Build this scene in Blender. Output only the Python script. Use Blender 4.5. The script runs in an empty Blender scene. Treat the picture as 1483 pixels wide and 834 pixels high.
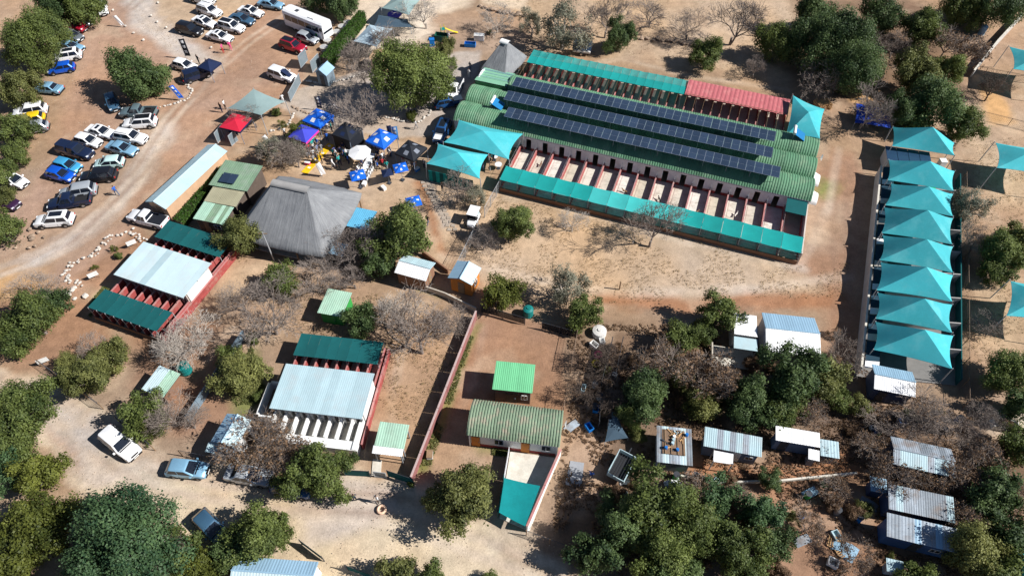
import bpy, bmesh, math, random
import numpy as np
from math import sin, cos, pi, radians, atan2, sqrt
from mathutils import Vector, Matrix, noise as mnoise
random.seed(11)
SC = bpy.context.scene
COL = SC.collection
# ------------------------------------------------------------------ camera
CAM_H, CAM_PITCH, CAM_F = 63.0, radians(52), 989.0
cam = bpy.data.cameras.new('camera'); camo = bpy.data.objects.new('camera', cam); COL.objects.link(camo)
camo.location = (0, 0, CAM_H); camo.rotation_euler = (pi/2-CAM_PITCH, 0, 0)
cam.sensor_width = 36; cam.lens = 36*CAM_F/1483; cam.clip_end = 6000; cam.clip_start = .5
SC.camera = camo
# ------------------------------------------------------------------ sky, sun, exposure
SUN_EL = radians(40); SUN_AZ = Vector((1, -.16))
w = bpy.data.worlds.new('World'); SC.world = w; w.use_nodes = True
nt = w.node_tree; bg = nt.nodes['Background']; sky = nt.nodes.new('ShaderNodeTexSky')
sky.sky_type = 'NISHITA'; sky.sun_disc = False; sky.sun_elevation = SUN_EL; sky.sun_rotation = atan2(SUN_AZ.x, SUN_AZ.y)
sky.altitude = 1300; sky.air_density = .75; sky.dust_density = .2; sky.ozone_density = 1.6
nt.links.new(sky.outputs[0], bg.inputs[0]); bg.inputs[1].default_value = .06
sl = bpy.data.lights.new('sun', 'SUN'); sl.energy = 5.0; sl.angle = radians(.5); sl.color = (1, .975, .94)
so = bpy.data.objects.new('sun', sl); COL.objects.link(so); so.location = (60, -10, 90)
a = SUN_AZ.normalized()*cos(SUN_EL)
so.rotation_euler = Vector((-a.x, -a.y, -sin(SUN_EL))).to_track_quat('-Z', 'Y').to_euler()
vs = SC.view_settings; vs.view_transform = 'Standard'; vs.look = 'None'; vs.exposure = .52; vs.gamma = 1; vs.use_curve_mapping = False
SC.cycles.max_bounces = 5; SC.cycles.diffuse_bounces = 2; SC.cycles.transparent_max_bounces = 12; SC.cycles.caustics_reflective = False; SC.cycles.caustics_refractive = False
# ------------------------------------------------------------------ survey: from photograph pixel to a ground position
CT, ST = cos(CAM_PITCH), sin(CAM_PITCH)
def G(u, v, h=0.0):
    x = (u-741.5)/CAM_F; y = -(v-417)/CAM_F
    dz = -ST+y*CT; k = (CAM_H-h)/-dz
    return Vector((x*k, (CT+y*ST)*k, h))
def px_scale(v, h=0.0): return (CAM_F*ST+(v-417)*CT)/(CAM_H-h)
def rect(p, h):
    q = [G(u, v, h).to_2d() for u, v in p]; c = sum(q, Vector((0, 0)))/4
    ax = ((q[1]-q[0])+(q[2]-q[3])).normalized(); ay = Vector((-ax.y, ax.x))
    L = ((q[1]-q[0]).dot(ax)+(q[2]-q[3]).dot(ax))/2; W = ((q[0]-q[3]).dot(ay)+(q[1]-q[2]).dot(ay))/2
    return c, atan2(ax.y, ax.x), L, W
# ------------------------------------------------------------------ materials
MATS = {}
def mat(name, col, rough=.85, var=.18, scale=1.2, metal=0, objvar=0, trans=0, alpha=1, fine=9.0, bump=0, wear=None, wearamt=.5, spec=.3, coat=0):
    if name in MATS: return MATS[name]
    m = bpy.data.materials.new(name); m.use_nodes = True; N = m.node_tree.nodes; K = m.node_tree.links
    b = N['Principled BSDF']; b.inputs['Roughness'].default_value = rough; b.inputs['Metallic'].default_value = metal
    b.inputs['Specular IOR Level'].default_value = spec
    if coat: b.inputs['Coat Weight'].default_value = coat; b.inputs['Coat Roughness'].default_value = .06
    geo = N.new('ShaderNodeNewGeometry')
    def tex(s, det=4):
        t = N.new('ShaderNodeTexNoise'); t.inputs['Scale'].default_value = s; t.inputs['Detail'].default_value = det; t.inputs['Roughness'].default_value = .65
        K.new(geo.outputs['Position'], t.inputs['Vector']); return t
    t1, t2 = tex(scale), tex(fine, 2)
    mx = N.new('ShaderNodeMath'); mx.operation = 'MULTIPLY_ADD'; mx.inputs[1].default_value = .6
    s2 = N.new('ShaderNodeMath'); s2.operation = 'MULTIPLY'; s2.inputs[1].default_value = .4
    K.new(t2.outputs[0], s2.inputs[0]); K.new(t1.outputs[0], mx.inputs[0]); K.new(s2.outputs[0], mx.inputs[2])
    mr = N.new('ShaderNodeMapRange'); mr.inputs[1].default_value = .3; mr.inputs[2].default_value = .7
    mr.inputs[3].default_value = 1-var; mr.inputs[4].default_value = 1+var; K.new(mx.outputs[0], mr.inputs[0])
    val = mr.outputs[0]
    if objvar:
        oi = N.new('ShaderNodeObjectInfo'); r = N.new('ShaderNodeMapRange'); r.inputs[3].default_value = 1-objvar; r.inputs[4].default_value = 1+objvar
        K.new(oi.outputs['Random'], r.inputs[0]); mm = N.new('ShaderNodeMath'); mm.operation = 'MULTIPLY'
        K.new(val, mm.inputs[0]); K.new(r.outputs[0], mm.inputs[1]); val = mm.outputs[0]
    hs = N.new('ShaderNodeHueSaturation'); hs.inputs['Color'].default_value = (*col, 1); K.new(val, hs.inputs['Value'])
    out = hs.outputs[0]
    if wear:
        t3 = tex(scale*.7+.13, 6); rr = N.new('ShaderNodeValToRGB'); rr.color_ramp.elements[0].position = .5; rr.color_ramp.elements[1].position = .68
        K.new(t3.outputs[0], rr.inputs[0]); ml = N.new('ShaderNodeMath'); ml.operation = 'MULTIPLY'; ml.inputs[1].default_value = wearamt; K.new(rr.outputs[0], ml.inputs[0])
        mix = N.new('ShaderNodeMix'); mix.data_type = 'RGBA'; K.new(ml.outputs[0], mix.inputs[0]); K.new(out, mix.inputs[6]); mix.inputs[7].default_value = (*wear, 1); out = mix.outputs[2]
    K.new(out, b.inputs['Base Color'])
    if bump:
        bp = N.new('ShaderNodeBump'); bp.inputs['Strength'].default_value = bump; bp.inputs['Distance'].default_value = .03
        K.new(t2.outputs[0], bp.inputs['Height']); K.new(bp.outputs[0], b.inputs['Normal'])
    last = b.outputs[0]; o = N['Material Output']
    if trans:
        tr = N.new('ShaderNodeBsdfTranslucent'); K.new(out, tr.inputs[0]); ms = N.new('ShaderNodeMixShader'); ms.inputs[0].default_value = trans
        K.new(last, ms.inputs[1]); K.new(tr.outputs[0], ms.inputs[2]); last = ms.outputs[0]
    if alpha < 1:
        tp = N.new('ShaderNodeBsdfTransparent'); ms = N.new('ShaderNodeMixShader'); ms.inputs[0].default_value = alpha
        K.new(tp.outputs[0], ms.inputs[1]); K.new(last, ms.inputs[2]); last = ms.outputs[0]
    K.new(last, o.inputs[0]); MATS[name] = m; return m
def leafmat(name, dark, light, trans=.35):
    if name in MATS: return MATS[name]
    m = bpy.data.materials.new(name); m.use_nodes = True; N = m.node_tree.nodes; K = m.node_tree.links
    b = N['Principled BSDF']; b.inputs['Roughness'].default_value = .55; b.inputs['Specular IOR Level'].default_value = .25
    at = N.new('ShaderNodeAttribute'); at.attribute_name = 'leafvar'
    oi = N.new('ShaderNodeObjectInfo'); mr = N.new('ShaderNodeMapRange'); mr.inputs[3].default_value = -.16; mr.inputs[4].default_value = .16; K.new(oi.outputs['Random'], mr.inputs[0])
    ad = N.new('ShaderNodeMath'); ad.use_clamp = True; K.new(at.outputs['Fac'], ad.inputs[0]); K.new(mr.outputs[0], ad.inputs[1])
    mix = N.new('ShaderNodeMix'); mix.data_type = 'RGBA'; K.new(ad.outputs[0], mix.inputs[0]); mix.inputs[6].default_value = (*dark, 1); mix.inputs[7].default_value = (*light, 1)
    K.new(mix.outputs[2], b.inputs['Base Color'])
    tr = N.new('ShaderNodeBsdfTranslucent'); K.new(mix.outputs[2], tr.inputs[0]); ms = N.new('ShaderNodeMixShader'); ms.inputs[0].default_value = trans
    K.new(b.outputs[0], ms.inputs[1]); K.new(tr.outputs[0], ms.inputs[2]); K.new(ms.outputs[0], N['Material Output'].inputs[0])
    MATS[name] = m; return m
WHITE = mat('white_paint', (.78, .78, .76), .7, .1, 1.5, wear=(.5, .42, .33), wearamt=.35)
CONC = mat('concrete', (.52, .47, .4), .9, .22, 1.1, wear=(.33, .27, .2), wearamt=.5)
CONC_PALE = mat('pale_concrete', (.62, .58, .5), .9, .2, .9, wear=(.38, .31, .23), wearamt=.45)
REDW = mat('red_wall_paint', (.31, .06, .055), .9, .3, 1.2, wear=(.34, .2, .16), wearamt=.7)
PINKW = mat('pink_wall_paint', (.44, .19, .18), .9, .25, 1.2, wear=(.38, .3, .25), wearamt=.7)
TEAL = mat('teal_shade_net', (.012, .36, .34), .9, .12, .8, trans=.25, objvar=.12)
TEAL2 = mat('pale_teal_shade_net', (.06, .52, .5), .9, .12, .8, trans=.25, objvar=.08)
SAIL = mat('turquoise_sail_cloth', (.06, .44, .49), .85, .12, .55, trans=.12, objvar=.12, wear=(.17, .54, .57), wearamt=.5)
DKNET = mat('dark_green_shade_net', (.006, .10, .105), .9, .15, .7, trans=.12, objvar=.1)
PALESAIL = mat('grey_green_sail_cloth', (.3, .42, .42), .85, .1, .7, trans=.3)
VGREEN = mat('faded_green_steel', (.105, .235, .135), .55, .18, .7, objvar=.17, wear=(.2, .3, .19), wearamt=.7)
VGREEN_OLD = mat('weathered_green_steel', (.2, .27, .18), .6, .18, 1.1, objvar=.1, wear=(.42, .3, .24), wearamt=.6)
HUTGREEN = mat('bright_green_steel', (.16, .5, .25), .5, .1, .8, objvar=.06)
PALEGREEN = mat('pale_green_steel', (.36, .55, .42), .55, .14, .9, objvar=.08, wear=(.3, .33, .26), wearamt=.35)
OLIVEROOF = mat('patched_green_steel', (.19, .29, .19), .6, .2, .8, objvar=.1, wear=(.27, .31, .26), wearamt=.6)
TIN = mat('galvanised_steel', (.4, .54, .58), .45, .1, .6, .0, objvar=.07, wear=(.42, .44, .44), wearamt=.4)
TINPALE = mat('pale_galvanised_steel', (.5, .63, .66), .45, .08, .5, .0, objvar=.05, wear=(.5, .5, .48), wearamt=.35)
TINBLUE = mat('blue_grey_steel', (.27, .42, .54), .42, .1, .6, .0, objvar=.07)
TINWHITE = mat('white_coated_steel', (.8, .8, .8), .5, .07, .6, objvar=.04, wear=(.6, .56, .5), wearamt=.25)
TINRUST = mat('old_grey_steel', (.27, .31, .35), .6, .3, 1.0, .0, objvar=.28, wear=(.2, .15, .12), wearamt=.7)
REDROOF = mat('faded_red_steel', (.46, .13, .14), .55, .1, .9, objvar=.05, wear=(.6, .26, .24), wearamt=.5)
THATCH = mat('grey_thatch', (.17, .178, .19), .95, .3, .7, fine=14, bump=.9, wear=(.25, .25, .255), wearamt=.6)
def thatch_mat():
    m = bpy.data.materials.new('grey_thatch_streaked'); m.use_nodes = True; N = m.node_tree.nodes; K = m.node_tree.links; b = N['Principled BSDF']; b.inputs['Roughness'].default_value = .95; b.inputs['Specular IOR Level'].default_value = .1
    a1, a2 = N.new('ShaderNodeAttribute'), N.new('ShaderNodeAttribute'); a1.attribute_name = 'along'; a2.attribute_name = 'down'; cx = N.new('ShaderNodeCombineXYZ'); K.new(a1.outputs['Fac'], cx.inputs[0]); K.new(a2.outputs['Fac'], cx.inputs[1])
    def tx(sx, sy, d):
        v = N.new('ShaderNodeVectorMath'); v.operation = 'MULTIPLY'; v.inputs[1].default_value = (sx, sy, 1); K.new(cx.outputs[0], v.inputs[0]); t = N.new('ShaderNodeTexNoise'); t.inputs['Scale'].default_value = 1; t.inputs['Detail'].default_value = d; t.inputs['Roughness'].default_value = .7; K.new(v.outputs[0], t.inputs['Vector']); return t.outputs[0]
    s1, s2 = tx(3.2, .35, 5), tx(.35, .5, 4); ad = N.new('ShaderNodeMath'); ad.operation = 'ADD'; K.new(s1, ad.inputs[0]); K.new(s2, ad.inputs[1]); r = N.new('ShaderNodeValToRGB'); r.color_ramp.elements[0].position = .35; r.color_ramp.elements[1].position = .68
    r.color_ramp.elements[0].color = (.15, .155, .165, 1); r.color_ramp.elements[1].color = (.28, .285, .29, 1); h = N.new('ShaderNodeMath'); h.operation = 'MULTIPLY'; h.inputs[1].default_value = .5; K.new(ad.outputs[0], h.inputs[0]); K.new(h.outputs[0], r.inputs[0]); K.new(r.outputs[0], b.inputs['Base Color'])
    bp = N.new('ShaderNodeBump'); bp.inputs['Strength'].default_value = .8; bp.inputs['Distance'].default_value = .08; K.new(s1, bp.inputs['Height']); K.new(bp.outputs[0], b.inputs['Normal']); return m
THATCH = thatch_mat()
THATCHR = mat('ridge_cement', (.3, .29, .28), .95, .2, .8)
DKSTEEL = mat('dark_steel', (.05, .055, .065), .5, .1, 2)
POLE = mat('grey_pole', (.35, .36, .37), .5, .1, 2)
WOOD = mat('weathered_wood', (.26, .17, .1), .85, .3, 2.5)
WOODTAN = mat('tan_timber', (.5, .3, .14), .8, .2, 2.5)
ORANGE = mat('orange_log_wall', (.55, .2, .04), .8, .2, 2)
SHADEWALL = mat('shade_brown_wall', (.1, .075, .06), .9, .2, 2)  # hall shadow and hut shade painted in as dark brown
BRICKTAN = mat('tan_plaster', (.52, .33, .2), .9, .15, 1.2)
BRICKBR = mat('brown_brick', (.24, .13, .08), .9, .25, 4)
GLASS = mat('dark_car_glass', (.012, .016, .025), .08, .05, 1, spec=.6)
TYRE = mat('tyre_rubber', (.02, .02, .02), .9, .1, 2)
RIM = mat('alloy_rim', (.45, .46, .48), .35, .05, 2, .7)
BLKPLAST = mat('black_plastic', (.02, .02, .022), .6, .1, 2)
LAMPW = mat('lamp_lens', (.75, .78, .8), .15, .05, 2)
LAMPR = mat('red_lens', (.45, .01, .01), .25, .05, 2)
SOLAR = mat('solar_cells', (.028, .046, .08), .26, .18, .8, objvar=.2, spec=.5)
SOLFR = mat('solar_frame', (.22, .26, .33), .5, .05, 2, .2)
STONEW = mat('whitewashed_stone', (.56, .51, .45), .9, .18, 3, objvar=.15)
STONEB = mat('brown_stone', (.3, .22, .16), .9, .25, 3, objvar=.3)
BARK = mat('grey_bark', (.2, .165, .145), .95, .25, 3)
BARKPALE = mat('pale_bark', (.42, .37, .32), .95, .2, 3)
BARKDK = mat('dark_bark', (.1, .075, .06), .95, .25, 3)
TWIG = mat('bare_twigs', (.25, .205, .175), .95, .25, 1.5)
WATERTANK = mat('green_tank_plastic', (.008, .17, .16), .5, .08, 1)  # teal darkened to include the tree shade over the yard tank
BLUETARP = mat('blue_canvas', (.008, .13, .68), .6, .1, 1.2, trans=.1)
BLUEDK = mat('navy_canvas', (.008, .018, .06), .7, .12, 1.2)
BLACKCV = mat('black_canvas', (.012, .015, .022), .7, .15, 1.2)
REDCV = mat('red_canvas', (.6, .02, .05), .65, .15, 1.2, trans=.1)
PURPLECV = mat('violet_canvas', (.05, .06, .5), .65, .12, 1.2, trans=.1)
PINKCV = mat('pink_canvas', (.75, .04, .3), .65, .1, 1.2)
WHITECV = mat('white_canvas', (.82, .82, .82), .7, .05, 1.2, trans=.15)
YELLOW = mat('yellow_mat', (.8, .48, .01), .7, .1, 2, objvar=.08)
GREENP = mat('green_plastic', (.03, .3, .06), .5, .1, 2)
BLUEP = mat('blue_plastic', (.01, .16, .5), .5, .1, 2)
ORANGEP = mat('orange_plastic', (.8, .2, .01), .5, .1, 2)
PINKP = mat('pink_plastic', (.7, .05, .2), .5, .1, 2)
YELLOWP = mat('yellow_plastic', (.75, .55, .02), .5, .1, 2)
POOL = mat('blue_liner', (.12, .4, .6), .3, .12, 1)
HEDGE = leafmat('hedge_leaf', (.012, .045, .006), (.075, .15, .022))
LEAF = {'green': leafmat('green_leaf', (.036, .06, .018), (.215, .26, .07)),
        'dark': leafmat('dark_leaf', (.026, .054, .022), (.15, .21, .07)),
        'olive': leafmat('olive_leaf', (.055, .07, .022), (.28, .285, .09)),
        'blue': leafmat('blue_green_leaf', (.024, .064, .032), (.145, .23, .09)),
        'yellow': leafmat('yellow_green_leaf', (.04, .055, .012), (.21, .23, .045)),
        'pale': leafmat('pale_grey_leaf', (.11, .11, .075), (.3, .29, .21)),
        'brown': leafmat('dry_brown_leaf', (.1, .06, .035), (.33, .21, .125)),
        'violet': leafmat('violet_blossom', (.02, .02, .12), (.1, .12, .5))}
# ------------------------------------------------------------------ object helpers
def link(o, parent=None):
    COL.objects.link(o)
    if parent is not None: o.parent = parent
    return o
def tag(o, label, cat=None, group=None, kind=None):
    if label: o['label'] = label
    if cat: o['category'] = cat
    if group: o['group'] = group
    if kind: o['kind'] = kind
    return o
def thing(name, label, cat, loc=(0, 0, 0), rz=0, group=None):
    o = bpy.data.objects.new(name, None); o.empty_display_size = .3
    o.location = loc; o.rotation_euler = (0, 0, rz); link(o); return tag(o, label, cat, group)
def inst(name, me, parent=None, M=None, m=None):
    o = bpy.data.objects.new(name, me); link(o, parent)
    if M is not None: o.matrix_basis = M
    if m is not None: setmat(o, 0, m)
    return o
def setmat(o, i, m):
    o.material_slots[i].link = 'OBJECT'; o.material_slots[i].material = m
def T(x, y, z, rz=0, s=1): return Matrix.Translation((x, y, z)) @ Matrix.Rotation(rz, 4, 'Z') @ Matrix.Diagonal((*((s, s, s) if not isinstance(s, tuple) else s), 1))
class MB:
    def __init__(s): s.v = []; s.f = []
    def add(s, vs, fs):
        b = len(s.v); s.v += [tuple(v) for v in vs]; s.f += [tuple(b+i for i in f) for f in fs]; return s
    def box(s, x0, x1, y0, y1, z0, z1):
        return s.add([(x, y, z) for z in (z0, z1) for y in (y0, y1) for x in (x0, x1)], [(0, 2, 3, 1), (4, 5, 7, 6), (0, 1, 5, 4), (2, 6, 7, 3), (0, 4, 6, 2), (1, 3, 7, 5)])
    def bbox(s, cx, cy, cz, sx, sy, sz): return s.box(cx-sx/2, cx+sx/2, cy-sy/2, cy+sy/2, cz-sz/2, cz+sz/2)
    def beam(s, p, q, wd, h):      # oriented box between two points, height h upwards
        p, q = Vector(p), Vector(q); d = (q-p); d2 = Vector((d.x, d.y, 0)).normalized() if d.to_2d().length > 1e-6 else Vector((1, 0, 0)); n = Vector((-d2.y, d2.x, 0))*wd/2; u = Vector((0, 0, h))
        return s.add([p-n, p+n, p-n+u, p+n+u, q-n, q+n, q-n+u, q+n+u], [(0, 2, 3, 1), (4, 5, 7, 6), (0, 1, 5, 4), (2, 6, 7, 3), (0, 4, 6, 2), (1, 3, 7, 5)])
    def tube(s, p, q, r0, r1=None, n=6):
        r1 = r0 if r1 is None else r1; p, q = Vector(p), Vector(q); d = (q-p).normalized()
        t = d.orthogonal().normalized(); b = d.cross(t)
        vs = [p+(t*cos(2*pi*i/n)+b*sin(2*pi*i/n))*r0 for i in range(n)]+[q+(t*cos(2*pi*i/n)+b*sin(2*pi*i/n))*r1 for i in range(n)]
        return s.add(vs, [(i, (i+1) % n, n+(i+1) % n, n+i) for i in range(n)]+[tuple(range(n))[::-1], tuple(range(n, 2*n))])
    def loft(s, rings, cap=True):
        n = len(rings[0]); vs = [v for r in rings for v in r]; fs = []
        for k in range(len(rings)-1):
            fs += [(k*n+i, k*n+(i+1) % n, (k+1)*n+(i+1) % n, (k+1)*n+i) for i in range(n)]
        if cap: fs += [tuple(range(n))[::-1], tuple(range((len(rings)-1)*n, len(rings)*n))]
        return s.add(vs, fs)
    def quad(s, a, b, c, d): return s.add([a, b, c, d], [(0, 1, 2, 3)])
    def slab(s, pts, th):          # polygon of 3D points thickened downwards
        n = len(pts); lo = [Vector(p)-Vector((0, 0, th)) for p in pts]
        return s.add(list(pts)+lo, [tuple(range(n)), tuple(range(n, 2*n))[::-1]]+[(i, n+i, n+(i+1) % n, (i+1) % n) for i in range(n)])
    def grid(s, fn, nu, nv):
        vs = [fn(i/nu, j/nv) for j in range(nv+1) for i in range(nu+1)]
        return s.add(vs, [(j*(nu+1)+i, j*(nu+1)+i+1, (j+1)*(nu+1)+i+1, (j+1)*(nu+1)+i) for j in range(nv) for i in range(nu)])
    def mesh(s, name, m=None, smooth=False, recalc=True):
        me = bpy.data.meshes.new(name); me.from_pydata(s.v, [], s.f)
        if recalc:
            bm = bmesh.new(); bm.from_mesh(me); bmesh.ops.recalc_face_normals(bm, faces=bm.faces); bm.to_mesh(me); bm.free()
        for mm in (m if isinstance(m, (list, tuple)) else [m] if m else []): me.materials.append(mm)
        if smooth: me.polygons.foreach_set('use_smooth', [True]*len(me.polygons))
        me.update(); return me
    def build(s, name, m, parent=None, smooth=False, recalc=True, M=None):
        return inst(name, s.mesh(name, m, smooth, recalc), parent, M)
# ------------------------------------------------------------------ the ground: one sheet, its soils laid out on the survey
def vnoise(X, Y, sc, seed):
    rg = np.random.RandomState(seed); tab = rg.rand(256, 256); x, y = X/sc+300, Y/sc+300; xi, yi = np.floor(x).astype(int), np.floor(y).astype(int); fx, fy = x-xi, y-yi
    fx, fy = fx*fx*(3-2*fx), fy*fy*(3-2*fy); g = lambda a, b: tab[a % 256, b % 256]
    return (g(xi, yi)*(1-fx)+g(xi+1, yi)*fx)*(1-fy)+(g(xi, yi+1)*(1-fx)+g(xi+1, yi+1)*fx)*fy-.5
def inpoly(X, Y, P):
    r = np.zeros(X.shape, bool); n = len(P)
    for i in range(n):
        x0, y0 = P[i]; x1, y1 = P[(i+1) % n]
        if y0 == y1: continue
        c = ((Y > min(y0, y1)) & (Y <= max(y0, y1))) & (X < (Y-y0)*(x1-x0)/(y1-y0)+x0); r ^= c
    return r
DIRT, GRAVEL, ROAD, TAN, TAN2 = (.37, .235, .155), (.47, .395, .32), (.56, .455, .31), (.45, .325, .21), (.37, .25, .16)
REDSOIL, YARD, LITTER, PAVE, SAND, GREEN, OCHRE = (.33, .165, .085), (.3, .175, .105), (.19, .125, .08), (.41, .345, .28), (.62, .5, .36), (.2, .2, .065), (.55, .33, .15)
SOIL = [  # colour, feather in metres, outline
 (DIRT, 1.2, [(60, -60), (480, -60), (440, 130), (335, 200), (200, 340), (110, 430), (-60, 430), (-60, 360), (60, 250), (110, 100)]),
 (TAN, 1.5, [(200, -60), (400, -60), (330, 60), (250, 55), (210, 20)]),
 (TAN2, 1.0, [(-60, -60), (75, -60), (70, 60), (20, 110), (-60, 120)]),
 (GRAVEL, 1.0, [(165, -60), (215, -60), (222, 20), (262, 52), (330, 85), (300, 110), (240, 72), (195, 40)]),
 (TAN2, 2.0, [(130, 240), (210, 150), (250, 180), (170, 330), (60, 400), (-40, 400), (30, 345)]),
 (ROAD, .7, [(-60, 535), (60, 540), (150, 592), (240, 662), (430, 688), (590, 688), (760, 766), (900, 860), (420, 870), (310, 785), (120, 730), (70, 650), (-60, 560)]),
 (REDSOIL, .5, [(60, 600), (110, 660), (150, 700), (135, 704), (95, 668), (50, 610)]), (DIRT, .8, [(90, 565), (200, 650), (330, 700), (560, 720), (560, 726), (330, 708), (190, 660), (85, 575)]), (DIRT, .7, [(60, 440), (220, 300), (330, 120), (338, 122), (230, 305), (70, 445)]), (GRAVEL, 1.2, [(30, 380), (160, 300), (240, 170), (262, 172), (180, 305), (40, 395)]),
 (GRAVEL, 1.2, [(-60, 545), (40, 548), (140, 610), (190, 680), (250, 690), (120, 720), (75, 640), (-20, 580)]),
 (GRAVEL, .8, [(420, 700), (590, 692), (560, 760), (450, 790), (430, 740)]),
 (TAN, 1.2, [(690, 275), (1150, 385), (1235, 380), (1232, 430), (830, 440), (700, 415), (660, 370)]),
 (YARD, 1.2, [(1190, 210), (1245, 230), (1235, 560), (1190, 520), (1195, 430), (1150, 395)]),
 (TAN2, 1.5, [(1165, 290), (1230, 280), (1235, 330), (1170, 370)]),
 (GREEN, 1.0, [(1190, 262), (1212, 262), (1206, 285), (1186, 285)]),
 (REDSOIL, .8, [(860, 430), (1230, 425), (1232, 445), (1100, 452), (860, 447)]),
 (YARD, .3, [(692, 450), (815, 470), (822, 600), (650, 600)]),
 (TAN2, .5, [(640, 640), (740, 655), (738, 690), (612, 690)]),
 (GREEN, .4, [(684, 470), (692, 470), (622, 680), (604, 680)]),
 (GREEN, .8, [(690, 640), (735, 645), (735, 660), (690, 655)]),
 (LITTER, 2.5, [(820, 470), (1040, 470), (1240, 530), (1320, 600), (1483, 640), (1560, 720), (1560, 900), (900, 900), (790, 770), (830, 680), (830, 560)]),
 (REDSOIL, .8, [(985, 672), (1230, 655), (1240, 690), (1130, 705), (990, 690)]),
 (REDSOIL, 1.0, [(1080, 700), (1160, 690), (1150, 740), (1090, 745)]),
 (YARD, 1.5, [(1060, 740), (1290, 690), (1290, 834), (1060, 900)]),
 (TAN2, .6, [(820, 625), (885, 630), (870, 740), (810, 750)]),
 (TAN, 2.0, [(700, -60), (1150, -60), (1160, 120), (1000, 105), (775, 62), (690, 40)]),
 (TAN2, 2.0, [(1150, -60), (1560, -60), (1560, 700), (1390, 600), (1385, 240), (1210, 200), (1150, 110)]),
 (LITTER, 2.5, [(1150, 0), (1350, 0), (1400, 150), (1310, 175), (1210, 160), (1160, 100)]),
 (TAN, 1.5, [(1395, 150), (1483, 170), (1483, 300), (1430, 290), (1400, 230)]),
 (OCHRE, .8, [(1420, 130), (1445, 128), (1470, 175), (1430, 178)]),
 (OCHRE, .5, [(1225, 140), (1275, 130), (1270, 148), (1235, 152)]),
 (TAN, 1.5, [(1395, 390), (1483, 400), (1483, 520), (1410, 500)]),
 (SAND, 1.0, [(1420, 595), (1560, 590), (1560, 640), (1440, 630)]),
 (LITTER, 1.5, [(1384, 240), (1396, 240), (1396, 600), (1384, 600)]),
 (PAVE, .4, [(428, 130), (560, 90), (700, 70), (690, 110), (665, 175), (620, 200), (590, 198), (470, 190), (400, 150)]),
 (TAN, .8, [(395, 165), (470, 190), (600, 205), (640, 240), (720, 262), (690, 300), (640, 380), (580, 330), (520, 290), (390, 235)]),
 (REDSOIL, .6, [(592, 258), (612, 262), (652, 372), (636, 372), (616, 300)]),
 (PAVE, .3, [(610, 262), (624, 262), (660, 330), (644, 332)]),
 (SAND, 1.2, [(530, -20), (690, -20), (650, 40), (540, 95), (505, 40)]),
 (SAND, .6, [(690, -30), (770, -30), (765, 18), (700, 5)]),
 (TAN2, 1.0, [(620, 20), (720, 10), (780, 40), (760, 65), (690, 72), (630, 60)]),
 (YARD, .8, [(190, 480), (360, 470), (340, 610), (260, 640), (200, 590)]),
 (TAN2, 1.0, [(340, 370), (520, 385), (560, 430), (680, 450), (620, 640), (560, 680), (530, 560), (420, 480), (310, 500)]),
 (TAN, .8, [(300, 390), (400, 375), (395, 430), (320, 440)]),
 (GREEN, .7, [(330, 560), (365, 500), (385, 560), (350, 620)]),
 (GREEN, .5, [(122, 452), (150, 415), (158, 420), (132, 458)]),
 (YARD, .6, [(110, 400), (200, 335), (225, 345), (140, 430)]),
 (YARD, 1.0, [(-60, 430), (110, 430), (160, 470), (180, 540), (60, 530), (-60, 520)]),
 (OCHRE, 2.0, [(-60, 395), (70, 395), (60, 425), (-60, 430)]),
 (GREEN, .4, [(600, 408), (648, 420), (646, 428), (598, 416)]),
]
PALE, DARK = (.56, .46, .35), (.25, .155, .1)
TRACKS = [  # wheel tracks and footpaths: line, half gauge, width, colour, strength
 ([(-20, 552), (60, 570), (130, 640), (230, 700), (400, 722), (560, 730), (700, 765), (860, 850)], .85, .45, DARK, .45), ([(-20, 545), (70, 580), (160, 668), (300, 712), (560, 745), (800, 830)], .85, .5, PALE, .6),
 ([(-20, 400), (90, 360), (190, 270), (240, 180), (300, 110), (250, 65), (195, 0)], .85, .5, PALE, .6), ([(-20, 388), (100, 345), (205, 245), (262, 160), (330, 110), (395, 130)], .85, .4, DARK, .4), ([(60, 350), (130, 130), (160, 40), (200, 0)], .85, .4, DARK, .35), ([(300, 110), (360, 60), (420, 20)], .85, .4, PALE, .5), ([(210, 180), (330, 90), (400, 75)], .85, .4, DARK, .35),
 ([(640, 370), (760, 402), (900, 425), (1100, 418), (1225, 400)], .0, .8, PALE, .5), ([(1222, 240), (1215, 330), (1222, 430), (1215, 520)], .7, .45, DARK, .4), ([(1165, 390), (1000, 350), (780, 292), (715, 285)], .0, .7, PALE, .55), ([(1160, 385), (1200, 300), (1215, 215)], .0, .6, PALE, .4),
 ([(700, 470), (690, 540), (665, 600)], .0, .5, PALE, .25), ([(300, 520), (330, 480), (400, 470), (450, 470)], .0, .5, PALE, .3), ([(1080, 740), (1180, 760), (1280, 740)], .0, .6, PALE, .3), ([(600, 440), (570, 560), (565, 640)], .0, .5, PALE, .35), ([(800, 100), (900, 85), (1000, 110), (1140, 130)], .0, .6, PALE, .4)]
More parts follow.
